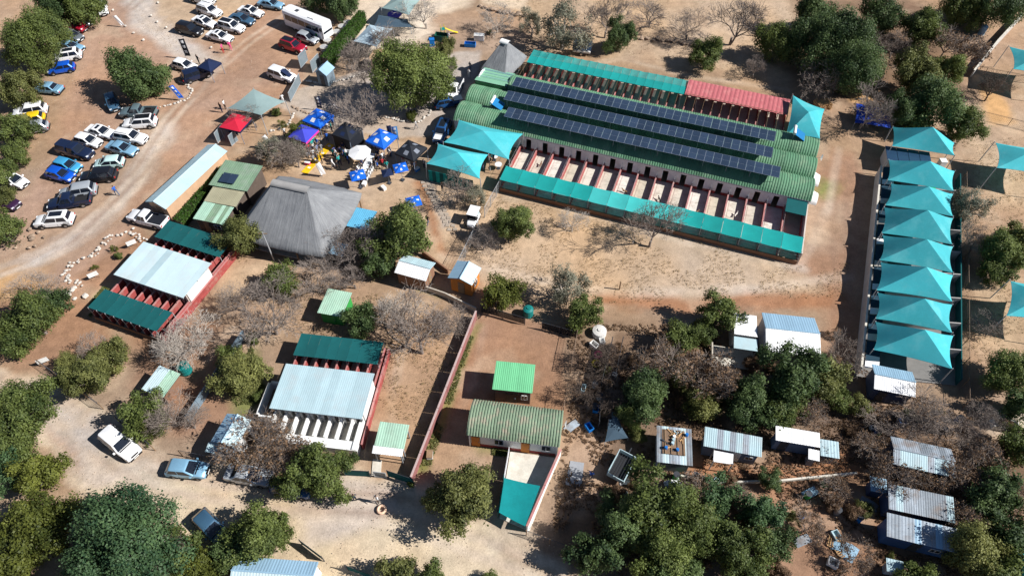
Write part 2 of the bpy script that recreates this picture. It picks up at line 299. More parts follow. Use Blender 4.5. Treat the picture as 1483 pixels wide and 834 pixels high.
def make_ground():
    st = .36; xs = list(np.arange(-104, 104.01, st)); ys = list(np.arange(4, 126.01, st))
    far = [8, 20, 45, 100, 220, 500, 1200, 3000]
    xs = [xs[0]-f for f in far[::-1]]+xs+[xs[-1]+f for f in far]; ys = [ys[0]-f for f in far[::-1]]+ys+[ys[-1]+f for f in far]
    X, Y = np.meshgrid(np.array(xs), np.array(ys)); nx, ny = len(xs), len(ys)
    col = np.zeros((ny, nx, 3)); col[:] = (.32, .22, .14)
    Wx = X+2.2*vnoise(X, Y, 4.0, 1)+1.0*vnoise(X, Y, 1.3, 2); Wy = Y+2.2*vnoise(X, Y, 4.0, 3)+1.0*vnoise(X, Y, 1.3, 4)
    near = (np.abs(X) < 106) & (Y > 0) & (Y < 128)
    for c, fe, P in SOIL:
        Q = [tuple(G(u, v).to_2d()) for u, v in P]; k = .25+.5*min(fe, 2)
        XX, YY = X+(Wx-X)*k, Y+(Wy-Y)*k; acc = np.zeros(X.shape)
        for dx, dy in ((0, 0), (.7, .7), (-.7, .7), (.7, -.7), (-.7, -.7), (1.2, 0), (-1.2, 0), (0, 1.2), (0, -1.2)):
            acc += inpoly(XX+dx*fe*.7, YY+dy*fe*.7, Q)
        acc = (acc/9*near)[..., None]; col = col*(1-acc)+np.array(c)*acc
    for pts, half, wd, c, amt in TRACKS:
        P = [G(u, v).to_2d() for u, v in pts]; D = np.full(X.shape, 1e9); Wd = vnoise(X, Y, 5, 61)*.8
        for a_, b_ in zip(P, P[1:]):
            d = b_-a_; l2 = d.length_squared; t_ = np.clip(((X-a_.x)*d.x+(Y-a_.y)*d.y)/l2, 0, 1); D = np.minimum(D, np.hypot(X-a_.x-t_*d.x, Y-a_.y-t_*d.y))
        k = np.clip(1.35-np.abs(D+Wd*.4-half)/wd, 0, 1)*amt*np.clip(.75+1.2*vnoise(X, Y, 3, 62), 0, 1); k = (k*near)[..., None]; col = col*(1-k)+np.array(c)*k
    n1 = vnoise(X, Y, 7, 7)*.5+vnoise(X, Y, 2.6, 8)*.35+vnoise(X, Y, .9, 9)*.3; n2 = vnoise(X, Y, 11, 10)+vnoise(X, Y, 3.1, 12)*.6
    col *= (1+.42*n1)[..., None]; col *= 1+np.stack([.10*n2, -.0*n2, -.16*n2], -1)
    n3 = np.clip((vnoise(X, Y, 5.3, 21)+vnoise(X, Y, 1.7, 22)*.6-.2)*3, 0, 1)[..., None]*.28; col = col*(1-n3)+np.array((.25, .15, .095))*n3
    n4 = np.clip((vnoise(X, Y, 4.7, 31)+vnoise(X, Y, 1.5, 32)*.7-.2)*4, 0, 1)[..., None]*.35; col = col*(1-n4)+np.array((.5, .38, .26))*n4
    col *= np.array((1.0, .995, 1.03))
    Z = .05*vnoise(X, Y, 6, 41)+.03*vnoise(X, Y, 1.6, 42)-.045
    me = bpy.data.meshes.new('ground'); idx = np.arange(nx*ny).reshape(ny, nx)
    q = np.stack([idx[:-1, :-1], idx[:-1, 1:], idx[1:, 1:], idx[1:, :-1]], -1).reshape(-1, 4)
    me.vertices.add(nx*ny); me.vertices.foreach_set('co', np.stack([X, Y, Z], -1).ravel().astype(np.float32))
    me.loops.add(q.size); me.loops.foreach_set('vertex_index', q.ravel().astype(np.int32)); me.polygons.add(len(q))
    me.polygons.foreach_set('loop_start', (np.arange(len(q))*4).astype(np.int32)); me.polygons.foreach_set('use_smooth', np.ones(len(q), bool)); me.update()
    at = me.color_attributes.new('soil', 'FLOAT_COLOR', 'POINT'); at.data.foreach_set('color', np.concatenate([np.clip(col, .02, .9), np.ones((ny, nx, 1))], -1).ravel().astype(np.float32))
    m = bpy.data.materials.new('soil'); m.use_nodes = True; N = m.node_tree.nodes; K = m.node_tree.links; b = N['Principled BSDF']; b.inputs['Roughness'].default_value = .95; b.inputs['Specular IOR Level'].default_value = .1
    at = N.new('ShaderNodeAttribute'); at.attribute_name = 'soil'; geo = N.new('ShaderNodeNewGeometry')
    def tex(s, d=5, r=.7):
        t = N.new('ShaderNodeTexNoise'); t.inputs['Scale'].default_value = s; t.inputs['Detail'].default_value = d; t.inputs['Roughness'].default_value = r; K.new(geo.outputs['Position'], t.inputs['Vector']); return t
    ta, tb = tex(.9, 8, .72), tex(6, 4, .7); mr = N.new('ShaderNodeMapRange'); mr.inputs[1].default_value = .3; mr.inputs[2].default_value = .7; mr.inputs[3].default_value = .8; mr.inputs[4].default_value = 1.2; K.new(ta.outputs[0], mr.inputs[0])
    mr2 = N.new('ShaderNodeMapRange'); mr2.inputs[1].default_value = .3; mr2.inputs[2].default_value = .7; mr2.inputs[3].default_value = .86; mr2.inputs[4].default_value = 1.14; K.new(tb.outputs[0], mr2.inputs[0])
    mm = N.new('ShaderNodeMath'); mm.operation = 'MULTIPLY'; K.new(mr.outputs[0], mm.inputs[0]); K.new(mr2.outputs[0], mm.inputs[1])
    hs = N.new('ShaderNodeHueSaturation'); K.new(at.outputs['Color'], hs.inputs['Color']); K.new(mm.outputs[0], hs.inputs['Value']); K.new(hs.outputs[0], b.inputs['Base Color'])
    bp = N.new('ShaderNodeBump'); bp.inputs['Strength'].default_value = .45; bp.inputs['Distance'].default_value = .08; K.new(tb.outputs[0], bp.inputs['Height']); K.new(bp.outputs[0], b.inputs['Normal'])
    me.materials.append(m); o = inst('ground', me); o['kind'] = 'structure'
make_ground()
def sheet_ground(name, pts, z, m, label=None):
    mb = MB(); P = [G(u, v) for u, v in pts]; P = [Vector((p.x, p.y, z)) for p in P]; mb.slab(P, z+.12); o = mb.build(name, m); o['kind'] = 'structure'; return o
def px_path(pts, step):
    P = [G(u, v).to_2d() for u, v in pts]; out = []
    for a_, b_ in zip(P, P[1:]):
        n = max(1, int((b_-a_).length/step)); out += [a_.lerp(b_, i/n) for i in range(n)]
    return out+[P[-1]]
# ------------------------------------------------------------------ building kit
_sheets = {}
def sheet_mesh(wd, ln, pitch, amp, m):
    k = (round(wd, 3), round(ln, 3), pitch, amp, m.name)
    if k not in _sheets:
        xs = []; n = max(2, int(round(wd/pitch)))
        for i in range(n):
            for fx, z in ((0, 0), (.3, 0), (.45, amp), (.85, amp)): xs.append(((i+fx)*wd/n, z))
        xs.append((wd, 0)); mb = MB()
        mb.add([(x, y, z) for y in (0, ln) for x, z in xs], [(i, i+1, len(xs)+i+1, len(xs)+i) for i in range(len(xs)-1)])
        _sheets[k] = mb.mesh('roof_sheet', m, recalc=False)
    return _sheets[k]
def slope(parent, m, org, xd, yd, Lx, Ly, sw=.95, pitch=.24, amp=.014, name='roof_sheet'):
    xd, yd = Vector(xd).normalized(), Vector(yd).normalized(); zd = xd.cross(yd); n = max(1, int(round(Lx/sw))); wd = Lx/n; ms = m if isinstance(m, (list, tuple)) else [m]
    for i in range(n):
        mm = random.choice(ms); me = sheet_mesh(wd, Ly, pitch, amp, mm); o = Vector(org)+xd*(i*wd)+zd*(.004+.006*(i % 2))
        M = Matrix((( xd.x, yd.x, zd.x, o.x), (xd.y, yd.y, zd.y, o.y), (xd.z, yd.z, zd.z, o.z), (0, 0, 0, 1)))
        inst(name, me, parent, M)
def prism_walls(mb, L, W, prof):   # prof: (y, z) outline extruded along x
    n = len(prof); mb.add([(-L/2, y, z) for y, z in prof]+[(L/2, y, z) for y, z in prof], [tuple(range(n)), tuple(range(n, 2*n))[::-1]]+[(i, n+i, n+(i+1) % n, (i+1) % n) for i in range(n)])
def opening(parent, side, L, W, pos, wd, z0, z1, m, name='door', frame=None):
    mb = MB(); t = .05
    if side in 'fb':
        y = -W/2-.02 if side == 'f' else W/2+.02; mb.bbox(pos, y, (z0+z1)/2, wd, t, z1-z0)
        h = Vector((pos+wd*.32, y-(.05 if side == 'f' else -.05), (z0+z1)/2))
    else:
        x = L/2+.02 if side == 'r' else -L/2-.02; mb.bbox(x, pos, (z0+z1)/2, t, wd, z1-z0); h = Vector((x+(.05 if side == 'r' else -.05), pos+wd*.32, (z0+z1)/2))
    o = mb.build(name, m, parent)
    if name == 'door': MB().bbox(h.x, h.y, h.z, .06, .06, .14).build('handle', SOLFR, o)
    else:
        f = MB()
        if side in 'fb':
            for dx in (-wd/2, 0, wd/2): f.bbox(pos+dx, y, (z0+z1)/2, .05, .09, z1-z0+.05)
            for zz in (z0, z1): f.bbox(pos, y, zz, wd+.06, .09, .05)
        else:
            for dx in (-wd/2, 0, wd/2): f.bbox(x, pos+dx, (z0+z1)/2, .09, .05, z1-z0+.05)
            for zz in (z0, z1): f.bbox(x, pos, zz, .09, wd+.06, .05)
        f.build('window_frame', frame or WHITE, o)
    return o
def building(name, label, cat, px, he, hr, kind, wall, roofF, roofB, oh=.22, turn=False, open_post=False, doors=(), sw=.95, group=None, pitch=.24, base=None):
    """px: eave outline. kind: gable (ridge along local x), mono (hr at the back edge). turn: ridge runs the other way."""
    c, ang, L, W = rect(px, he)
    if turn: ang += pi/2; L, W = W, L
    t = thing(name, label, cat, (c.x, c.y, 0), ang, group)
    l2, w2 = L-2*oh, W-2*oh
    if kind == 'gable':
        s = (hr-he)/(W/2); zw = he+s*oh-.06; top = zw+s*w2/2
        prof = [(-w2/2, 0), (w2/2, 0), (w2/2, zw), (0, top), (-w2/2, zw)]
    else:
        s = (hr-he)/W; prof = [(-w2/2, 0), (w2/2, 0), (w2/2, hr-s*oh-.06), (-w2/2, he+s*oh-.06)]
    if open_post:
        for sx in (-1, 1):
            for sy in (-1, 1):
                z = (he if sy < 0 or kind == 'gable' else hr)-.05; MB().bbox(sx*l2/2, sy*w2/2, z/2, .1, .1, z).build('post', POLE, t)
    else:
        mb = MB(); prism_walls(mb, l2, w2, prof); mb.build('wall', wall, t)
    if base:
        MB().box(-l2/2-.15, l2/2+.15, -w2/2-.15, w2/2+.15, -.1, .12).build('plinth', base, t)
    rb = MB()
    if kind == 'gable':
        rb.tube((-L/2-.01, 0, hr+.03), (L/2+.01, 0, hr+.03), .07, n=6)
        for sx in (-L/2+.02, L/2-.02):
            rb.tube((sx, -W/2+.02, he-.05), (sx, 0, hr-.05), .035, n=4); rb.tube((sx, W/2-.02, he-.05), (sx, 0, hr-.05), .035, n=4)
        rf = rb.build('roof', roofB if not isinstance(roofB, (list, tuple)) else roofB[0], t); ln = sqrt((W/2)**2+(hr-he)**2)
        slope(rf, roofF, (-L/2, -W/2, he), (1, 0, 0), (0, W/2, hr-he), L, ln, sw, pitch)
        slope(rf, roofB, (-L/2, 0, hr), (1, 0, 0), (0, W/2, he-hr), L, ln, sw, pitch)
    else:
        ln = sqrt(W*W+(hr-he)**2)
        for sx in (-L/2+.06, L/2-.06, 0): rb.tube((sx, -W/2+.02, he-.07), (sx, W/2-.02, hr-.07), .045, n=4)
        rf = rb.build('roof', DKSTEEL, t); slope(rf, roofF, (-L/2, -W/2, he), (1, 0, 0), (0, W, hr-he), L, ln, sw, pitch)
    for d in doors: opening(t, d[0], l2, w2, *d[1:])
    return t, L, W
def canopy_mesh(P, peak, sag, n=14, m=None, name='canopy'):
    P = [Vector(p) for p in P]; c = sum(P, Vector())/4
    def fn(u, v):
        a_, b_ = u*2-1, v*2-1; p = (P[3].lerp(P[2], u)).lerp(P[0].lerp(P[1], u), v)
        k = 1-sag*(1-a_*a_)*abs(b_)**2-sag*(1-b_*b_)*abs(a_)**2
        d = p-c; p = c+Vector((d.x*k, d.y*k, d.z)); r = max(abs(a_), abs(b_)); q = Vector(p); q.z += peak*(1-r)**1.05; return q
    mb = MB(); k = n//2+1
    for q in range(4):
        def fq(a_, b_, q=q):
            r, s_ = 1-b_*.999, (2*a_-1); x, y = ((s_*r, -r), (r, s_*r), (-s_*r, r), (-r, -s_*r))[q]; return fn((x+1)/2, (y+1)/2)
        mb.grid(fq, n, k)
    return mb.mesh(name, m, smooth=True, recalc=False)
def sail(name, label, P, peak, m, sag=.12, group=None, posts=True, cat='shade sail', pole=POLE, lean=.25):
    P = [Vector(p) for p in P]; c = sum(P, Vector())/4; base = Vector((c.x, c.y, 0))
    t = thing(name, label, cat, base, 0, group); Q = [p-base for p in P]
    me = canopy_mesh(Q, peak, sag, m=m); cn = inst('canopy', me, t)
    eb = MB()
    for i in range(4):
        prev = None
        for k in range(9):
            f = k/8; p = Q[i].lerp(Q[(i+1) % 4], f); mid = Q[i].lerp(Q[(i+1) % 4], .5); o = -(Vector((mid.x, mid.y, 0))-Vector(((c-base).x, (c-base).y, 0)))*(sag*(1-(2*f-1)**2)); p = p+o-Vector((0, 0, .02))
            if prev is not None: eb.tube(prev, p, .022, n=3)
            prev = p
    eb.build('edge_cord', m, cn)
    if posts:
        for q in Q:
            d = Vector((q.x, q.y, 0)).normalized()*lean; MB().tube((q.x+d.x, q.y+d.y, -.1), (q.x+d.x*.4, q.y+d.y*.4, q.z+.12), .06, .05, 8).build('post', pole, t)
    return t
def sail_px(name, label, px, hs, peak, m, **k):
    if not isinstance(hs, (list, tuple)): hs = [hs]*4
    return sail(name, label, [G(u, v, h) for (u, v), h in zip(px, hs)], peak, m, **k)
def wall_run(name, label, pts, h, th, m, cap=None, cat='wall', seg=2.4, world=False):
    P = [Vector((*p, 0)) if world else G(*p, 0) for p in pts]; t = thing(name, label, cat, P[0])
    for a_, b_ in zip(P, P[1:]):
        n = max(1, int(round((b_-a_).length/seg)))
        for i in range(n):
            p, q = a_.lerp(b_, i/n)-P[0], a_.lerp(b_, (i+1)/n)-P[0]; q = p.lerp(q, .985)
            sec = MB().beam(p-Vector((0, 0, .1)), q-Vector((0, 0, .1)), th, h+.1).build('wall_section', m, t)
            if cap: MB().beam(p+Vector((0, 0, h+.002)), q+Vector((0, 0, h+.002)), th+.06, .05).build('coping', cap, sec)
    return t
def wire_fence(name, label, pts, h, m=POLE, seg=2.5, rail=True, wire=.3, netm=None, world=False, pm=None):
    P = [Vector((*p, 0)) if world else G(*p, 0) for p in pts]; t = thing(name, label, 'fence', P[0]); pm = pm or m
    first = True
    for a_, b_ in zip(P, P[1:]):
        n = max(1, int(round((b_-a_).length/seg)))
        for i in range(n+1):
            p = a_.lerp(b_, i/n)-P[0]
            if i == 0 and not first: continue
            MB().tube(p-Vector((0, 0, .1)), p+Vector((0, 0, h+.06)), .045, n=6).build('post', pm, t); first = False
            if i < n:
                q = a_.lerp(b_, (i+1)/n)-P[0]; mb = MB()
                if rail: mb.tube(p+Vector((0, 0, h)), q+Vector((0, 0, h)), .025, n=4)
                z = .15
                while z < h: mb.tube(p+Vector((0, 0, z)), q+Vector((0, 0, z)), .008, n=3); z += wire
                k = int((q-p).length/.22)
                for j in range(1, k): r = p.lerp(q, j/k); mb.tube(r+Vector((0, 0, .05)), r+Vector((0, 0, h)), .007, n=3)
                mb.build('wire_panel', m, t)
                if netm: d = (q-p)*.02; MB().beam(p+d+Vector((0, 0, .08)), q-d+Vector((0, 0, .08)), .012, h-.12).build('shade_cloth', netm, t)
    return t
def stone_meshes(m, k):
    out = []
    for i in range(k):
        bm = bmesh.new(); bmesh.ops.create_icosphere(bm, subdivisions=1, radius=1)
        for v in bm.verts: v.co *= .8+.35*random.random(); v.co.z *= .7
        me = bpy.data.meshes.new('stone'); bm.to_mesh(me); bm.free(); me.materials.append(m); out.append(me)
    return out
STW, STB = stone_meshes(STONEW, 4), stone_meshes(STONEB, 4)
def stone_edge(name, label, pts, size, ms=STW, step=None, cat='stone edging', jit=.3, rows=1):
    P = px_path(pts, step or size*1.15); t = thing(name, label, cat, (P[0].x, P[0].y, 0))
    for p in P:
        for r in range(rows):
            s = size*(.38+.3*random.random()); x, y = p.x-P[0].x+random.uniform(-jit, jit)*size*(1+r), p.y-P[0].y+random.uniform(-jit, jit)*size*(1+r)
            inst('stone', random.choice(ms), t, T(x, y, s*.3+r*.12, random.uniform(0, 6), (s*random.uniform(.8, 1.3), s, s*.8)))
    return t
# ------------------------------------------------------------------ the long kennel block under three green vaults
def arc_pts(y0, y1, ze, zc, n, inset=0.0):
    W = y1-y0; r = zc-ze; R = (W*W/4+r*r)/(2*r); cy, cz = (y0+y1)/2, zc-R; a0 = math.asin(W/2/R); R -= inset
    return [(cy+R*sin(-a0+2*a0*i/n), cz+R*cos(-a0+2*a0*i/n)) for i in range(n+1)]
def vault_sheet(y0, y1, ze, zc, wd, ribs, amp, m, n=12):
    xs = []
    for i in range(ribs):
        for f, z in ((0, 0), (.25, 0), (.42, -amp), (.83, -amp)): xs.append(((i+f)*wd/ribs, z))
    xs.append((wd, 0)); mb = MB(); k = len(xs); rows = [arc_pts(y0, y1, ze, zc, n, z) for _, z in xs]
    mb.add([(xs[i][0], *rows[i][j]) for j in range(n+1) for i in range(k)], [(j*k+i, j*k+i+1, (j+1)*k+i+1, (j+1)*k+i) for j in range(n) for i in range(k-1)])
    return mb.mesh('roof_sheet', m, recalc=False)
def vault_end(mb, x, y0, y1, ze, zc, th, n=12):
    p = arc_pts(y0, y1, ze, zc, n, .04); v = [(y0, 0)]+p+[(y1, 0)]; k = len(v)
    mb.add([(x, y, z) for y, z in v]+[(x+th, y, z) for y, z in v], [tuple(range(k)), tuple(range(k, 2*k))[::-1]]+[(i, (i+1) % k, k+(i+1) % k, k+i) for i in range(k)])
def big_block():
    ANG = radians(-19.365); t = thing('kennel_block', 'very long kennel block with three green barrel roofs carrying rows of solar panels', 'kennels', (-1.592, 65.498, 0), ANG)
    XL, XR = -10.0, 38.2; PW = 2.37; X0 = 0.0; NP = 16
    # floors
    for i in range(NP): MB().box(X0+i*PW+.02, X0+(i+1)*PW-.02, 0, 8.75, -.1, .05).build('pen_floor', mat('pen_floor_%d' % (i % 4), [(.6, .56, .48), (.55, .5, .42), (.64, .61, .55), (.52, .47, .37)][i % 4], .9, .22, 1.3, wear=(.33, .27, .2), wearamt=.6), t)
    MB().box(-4.9, 33.9, 21.1, 28.6, -.1, .04).build('back_pen_floor', CONC, t)
    # front wall with kennel doorways
    top = 2.45
    for i in range(NP):
        xa, xb = X0+i*PW, X0+(i+1)*PW; xm = (xa+xb)/2-.15
        for p, q in ((xa, xm-.36), (xm+.36, xb)):
            MB().box(p, q, 8.75, 8.93, .502, top).build('front_wall', WHITE, t); MB().box(p, q, 8.735, 8.94, 0, .5).build('painted_dado', REDW, t)
        MB().box(xm-.36, xm+.36, 8.752, 8.928, 1.95, top).build('lintel', WHITE, t)
    MB().box(XL+.1, X0, 8.75, 8.93, 0, top).build('front_wall', WHITE, t)
    MB().box(XL+.1, XR-.1, 20.95, 21.1, 0, top).build('back_wall', WHITE, t)
    # dividers, outer wall, front net
    dv = MB().box(-.07, .07, .1, 8.72, 0, .82).mesh('divider_wall', REDW); cp = MB().box(-.09, .09, .08, 8.72, .822, .87).mesh('coping', PINKW); br = MB().box(-.008, .008, .1, 8.7, 1.75, 1.77)
    for k in range(5): br.box(-.012, .012, .2+k*2.1, .23+k*2.1, .87, 1.77)
    brm = br.mesh('divider_rail', POLE)
    for i in range(NP+1):
        o = inst('divider_wall', dv, t, T(X0+i*PW, 0, 0)); inst('coping', cp, o); inst('divider_rail', brm, o)
        MB().box(-.05, .05, -.05, .05, 0, 2.08).build('net_post', POLE, t, M=T(X0+i*PW, .12, 0)); MB().box(-.04, .04, -.04, .04, 1.2, 2.2).build('net_post', POLE, t, M=T(X0+i*PW, 2.45, 0))
    for i in range(NP): MB().box(X0+i*PW, X0+(i+1)*PW-.015, -.16, .02, -.1, .62).build('outer_wall', BRICKBR, t)
    for i in range(NP):
        a_, b_ = X0+i*PW, X0+(i+1)*PW; s = .06+.06*random.random(); y1 = 2.42+random.uniform(-.05, .07)
        mb = MB().grid(lambda u, v: (a_+.015+(b_-a_-.03)*u, -.12+(y1+.12)*v, 2.06+.16*v-s*4*u*(1-u)*(.6+.4*sin(v*3))), 6, 5)
        mb.build('net_panel', TEAL2 if 5 <= i <= 9 else TEAL, t, smooth=True)
    wf = MB()
    for i in range(NP*9): wf.tube((X0+i*PW/9, -.06, .6), (X0+i*PW/9, -.06, 2.0), .008, n=3)
    for z in (1.0, 1.5, 2.0): wf.tube((X0, -.06, z), (X0+NP*PW, -.06, z), .015, n=4)
    wf.build('wire_front', POLE, t)
    # right end shade sheet over last pen
    MB().slab([(35.4, 6.2, 2.15), (37.9, 6.2, 2.15), (37.9, 8.6, 2.3), (35.4, 8.6, 2.3)], .04).build('shade_sheet', DKNET, t)
    MB().box(37.95, 38.1, 0, 8.7, -.1, 1.9).build('end_wall', mat('end_wall_paint', (.6, .52, .46), .9, .15), t)
    # vaults
    spans = [(8.6, 12.95), (12.95, 17.05), (17.05, 21.15)]; ZE, ZC = 2.5, 3.55; n = 50; wd = (XR-XL)/n
    for k, (y0, y1) in enumerate(spans):
        pts = arc_pts(y0, y1, ZE, ZC, 12, .05); pur = MB()
        for j in (2, 4, 6, 8, 10): pur.tube((XL+.05, *pts[j]), (XR-.05, *pts[j]), .035, n=4)
        pur.box(XL, XR, y0-.05, y0+.05, ZE-.14, ZE-.02)
        rf = pur.build('vault_roof', TINBLUE if k else POLE, t); me = vault_sheet(y0, y1, ZE, ZC, wd, 3, .04, VGREEN)
        for i in range(n):
            if k == 2 and i < 5: continue
            inst('roof_sheet', me, rf, T(XL+i*wd, 0, .003*(i % 2)))
        eb = MB(); vault_end(eb, XL+.12, y0+.05, y1-.05, ZE, ZC, .12); eb.build('end_wall', WHITE, t); eb = MB(); vault_end(eb, XR-.24, y0+.05, y1-.05, ZE, ZC, .12); eb.build('end_wall', WHITE, t)
    # flat pitched sheets at the left end of the back vault
    fr = MB().box(XL, XL+4.8, 17.1, 17.2, 2.5, 3.2).build('flat_roof', VGREEN, t); slope(fr, mat('flat_green_steel', (.2, .42, .28), .6, .06, .8, objvar=.03), (XL-.1, 17.1, 3.35), (1, 0, 0), (0, 4.0, -.5), 4.9, 4.05, 1.2, .3, .004)
    # solar racks
    PAN = MB(); PAN.box(.01, 1.03, .01, 1.99, -.04, 0); PAN.box(.035, 1.005, .035, .99, .001, .004); PAN.box(.035, 1.005, 1.01, 1.965, .001, .004)
    pm = PAN.mesh('solar_panel', [SOLFR, SOLAR])
    for i, p in enumerate(pm.polygons): p.material_index = 1 if i >= 6 else 0
    for y0, xa in ((9.25, -2.75), (12.72, -4.05), (16.1, -4.05)):
        rk = MB(); zr = 4.5; ti = .05
        for yy in (.4, 1.6): rk.tube((xa, y0+yy, zr-.09+ti*yy), (xa+36.4, y0+yy, zr-.09+ti*yy), .035, n=4)
        for i in range(0, 13):
            for yy in (.4, 1.6): rk.tube((xa+.4+i*2.96, y0+yy, 2.9), (xa+.4+i*2.96, y0+yy, zr-.08), .035, n=4)
        r = rk.build('solar_rack', POLE, t)
        for i in range(35): inst('solar_panel', pm, r, Matrix.Translation((xa+i*1.04, y0, zr)) @ Matrix.Rotation(ti, 4, 'X'))
    # back pens
    NB = 30; bw = (33.85+4.8)/NB
    dv = MB().box(-.06, .06, 21.15, 28.5, 0, .7).mesh('divider_wall', REDW); lit_cap = MB().box(-.075, .075, 21.15, 24.6, .702, .75).mesh('coping', PINKW); ms = MB()  # back pens: sunlight painted as a pink cap on the open stretch only
    for k in range(4): ms.box(-.012, .012, 21.3+k*2.3, 21.33+k*2.3, .75, 2.3)
    for z in (2.3,): ms.box(-.01, .01, 21.2, 28.5, z, z+.02)
    msm = ms.mesh('divider_rail', WOOD)
    for i in range(NB+1):
        o = inst('divider_wall', dv, t, T(-4.8+i*bw, 0, 0)); inst('coping', lit_cap, o); inst('divider_rail', msm, o)
        MB().box(-.04, .04, -.04, .04, 0, 2.45).build('net_post', WOOD, t, M=T(-4.8+i*bw, 28.55, 0)); MB().box(-.04, .04, -.04, .04, 1.1, 2.35).build('net_post', WOOD, t, M=T(-4.8+i*bw, 25.2, 0))
        if i < NB: MB().box(-4.8+i*bw, -4.8+(i+1)*bw-.02, 28.62, 28.76, -.1, 1.3).build('outer_wall', WOOD, t)
    for i in range(19):
        a_ = -4.8+i*bw; s = .05+.06*random.random()
        MB().grid(lambda u, v: (a_+.012+(bw-.024)*u, 25.15+1.75*v, 2.40+.04*v-s*4*u*(1-u)*.4), 3, 3).build('net_panel', TEAL, t, smooth=True)
        MB().grid(lambda u, v: (a_+.012+(bw-.024)*u, 26.9+1.75*v, 2.45-.02*v-s*4*u*(1-u)), 4, 4).build('net_panel', mat('teal_shade_net_thin', (.03, .38, .36), .9, .2, 1.1, trans=.3, alpha=.86), t, smooth=True)
    ra = MB()
    for yy in (25.3, 26.9, 28.5): ra.tube((19.3, yy, 2.5), (33.8, yy, 2.5), .04, n=4)
    ra = ra.build('red_roof', WOOD, t); slope(ra, REDROOF, (19.3, 25.1, 2.45), (1, 0, 0), (0, 3.5, .18), 14.5, 3.5, 1.21, .6, .03)
    # solar water heaters: blue collector, white tank
    def heater(x, y, z):
        x0_ = x
        h = MB().slab([(x-.2, y-.8, z+1.1), (x-.2, y+.8, z+1.1), (x+1.2, y+.8, z+.35), (x+1.2, y-.8, z+.35)], .08).build('solar_water_heater', mat('blue_collector', (.02, .17, .38), .2, .08, 1), t)
        MB().tube((x-.3, y-.85, z+1.2), (x-.3, y+.85, z+1.2), .2, n=10).build('tank', WHITE, h, smooth=False)
        st = MB()
        for yy in (-.7, .7): st.tube((x-.3, y+yy, z-.2), (x-.3, y+yy, z+1.1), .03, n=4); st.tube((x+1.1, y+yy, z-.3), (x+1.1, y+yy, z+.35), .03, n=4)
        st.build('stand', POLE, h)
    heater(-5.2, 12.4, 3.1); heater(35.0, 19.4, 3.3)
    # white hoods and a dish at the far gable ends
    for yc in (10.6, 14.2):
        mb = MB(); mb.grid(lambda u, v: (38.2+.95*u, yc+1.05*cos(pi*v), 1.2+(1.25-.55*u)*sin(pi*v)), 5, 12); mb.build('gable_hood', WHITE, t, smooth=True)
    d = MB(); d.grid(lambda u, v: (38.75+.18*u*u, 17.4+.45*u*cos(2*pi*v), 2.6+.45*u*sin(2*pi*v)), 4, 14); d = d.build('satellite_dish', WHITE, t, smooth=True); MB().tube((38.2, 17.4, 2.3), (38.8, 17.4, 2.6), .03, n=5).build('dish_arm', POLE, d)
    for sx in (4, 12, 20, 28):
        pass
    return t
BIG = big_block()
BO, BA = Vector((-1.592, 65.498)), radians(-19.365)
def BL(x, y, z=0): return Vector((BO.x+x*cos(BA)-y*sin(BA), BO.y+x*sin(BA)+y*cos(BA), z))
sail('shade_sail', 'turquoise sail over the red-roofed end of the back dog pens', [BL(33.9, 28.3, 3.6), BL(38.5, 27.9, 2.7), BL(38.1, 19.9, 3.6), BL(34.0, 20.2, 2.7)], 1.2, SAIL, .08)
sail_px('shade_sail', 'larger turquoise sail touching the left end of the green vaults', [(664.6, 174), (757, 194), (736.5, 231), (643, 206)], [3.0, 3.0, 2.7, 3.0], 1.3, SAIL, sag=.1)
sail_px('shade_sail', 'smaller turquoise sail with striped curtain beneath it, beside the event lawn', [(634.6, 208.6), (706.5, 224), (694.6, 259), (618, 237)], [3.0, 2.8, 2.6, 2.8], 1.3, SAIL, sag=.1)
def curtain():
    a_, b_ = G(622, 262), G(686, 277); t = thing('striped_curtain', 'teal and black striped cloth wall hung under the smaller sail', 'curtain', a_)
    n = 12
    for i in range(n):
        p, q = (b_-a_)*(i/n), (b_-a_)*((i+1)/n); MB().beam(p, q*.998, .03, 1.9).build('stripe', DKNET if i % 2 else TEAL, t)
curtain()
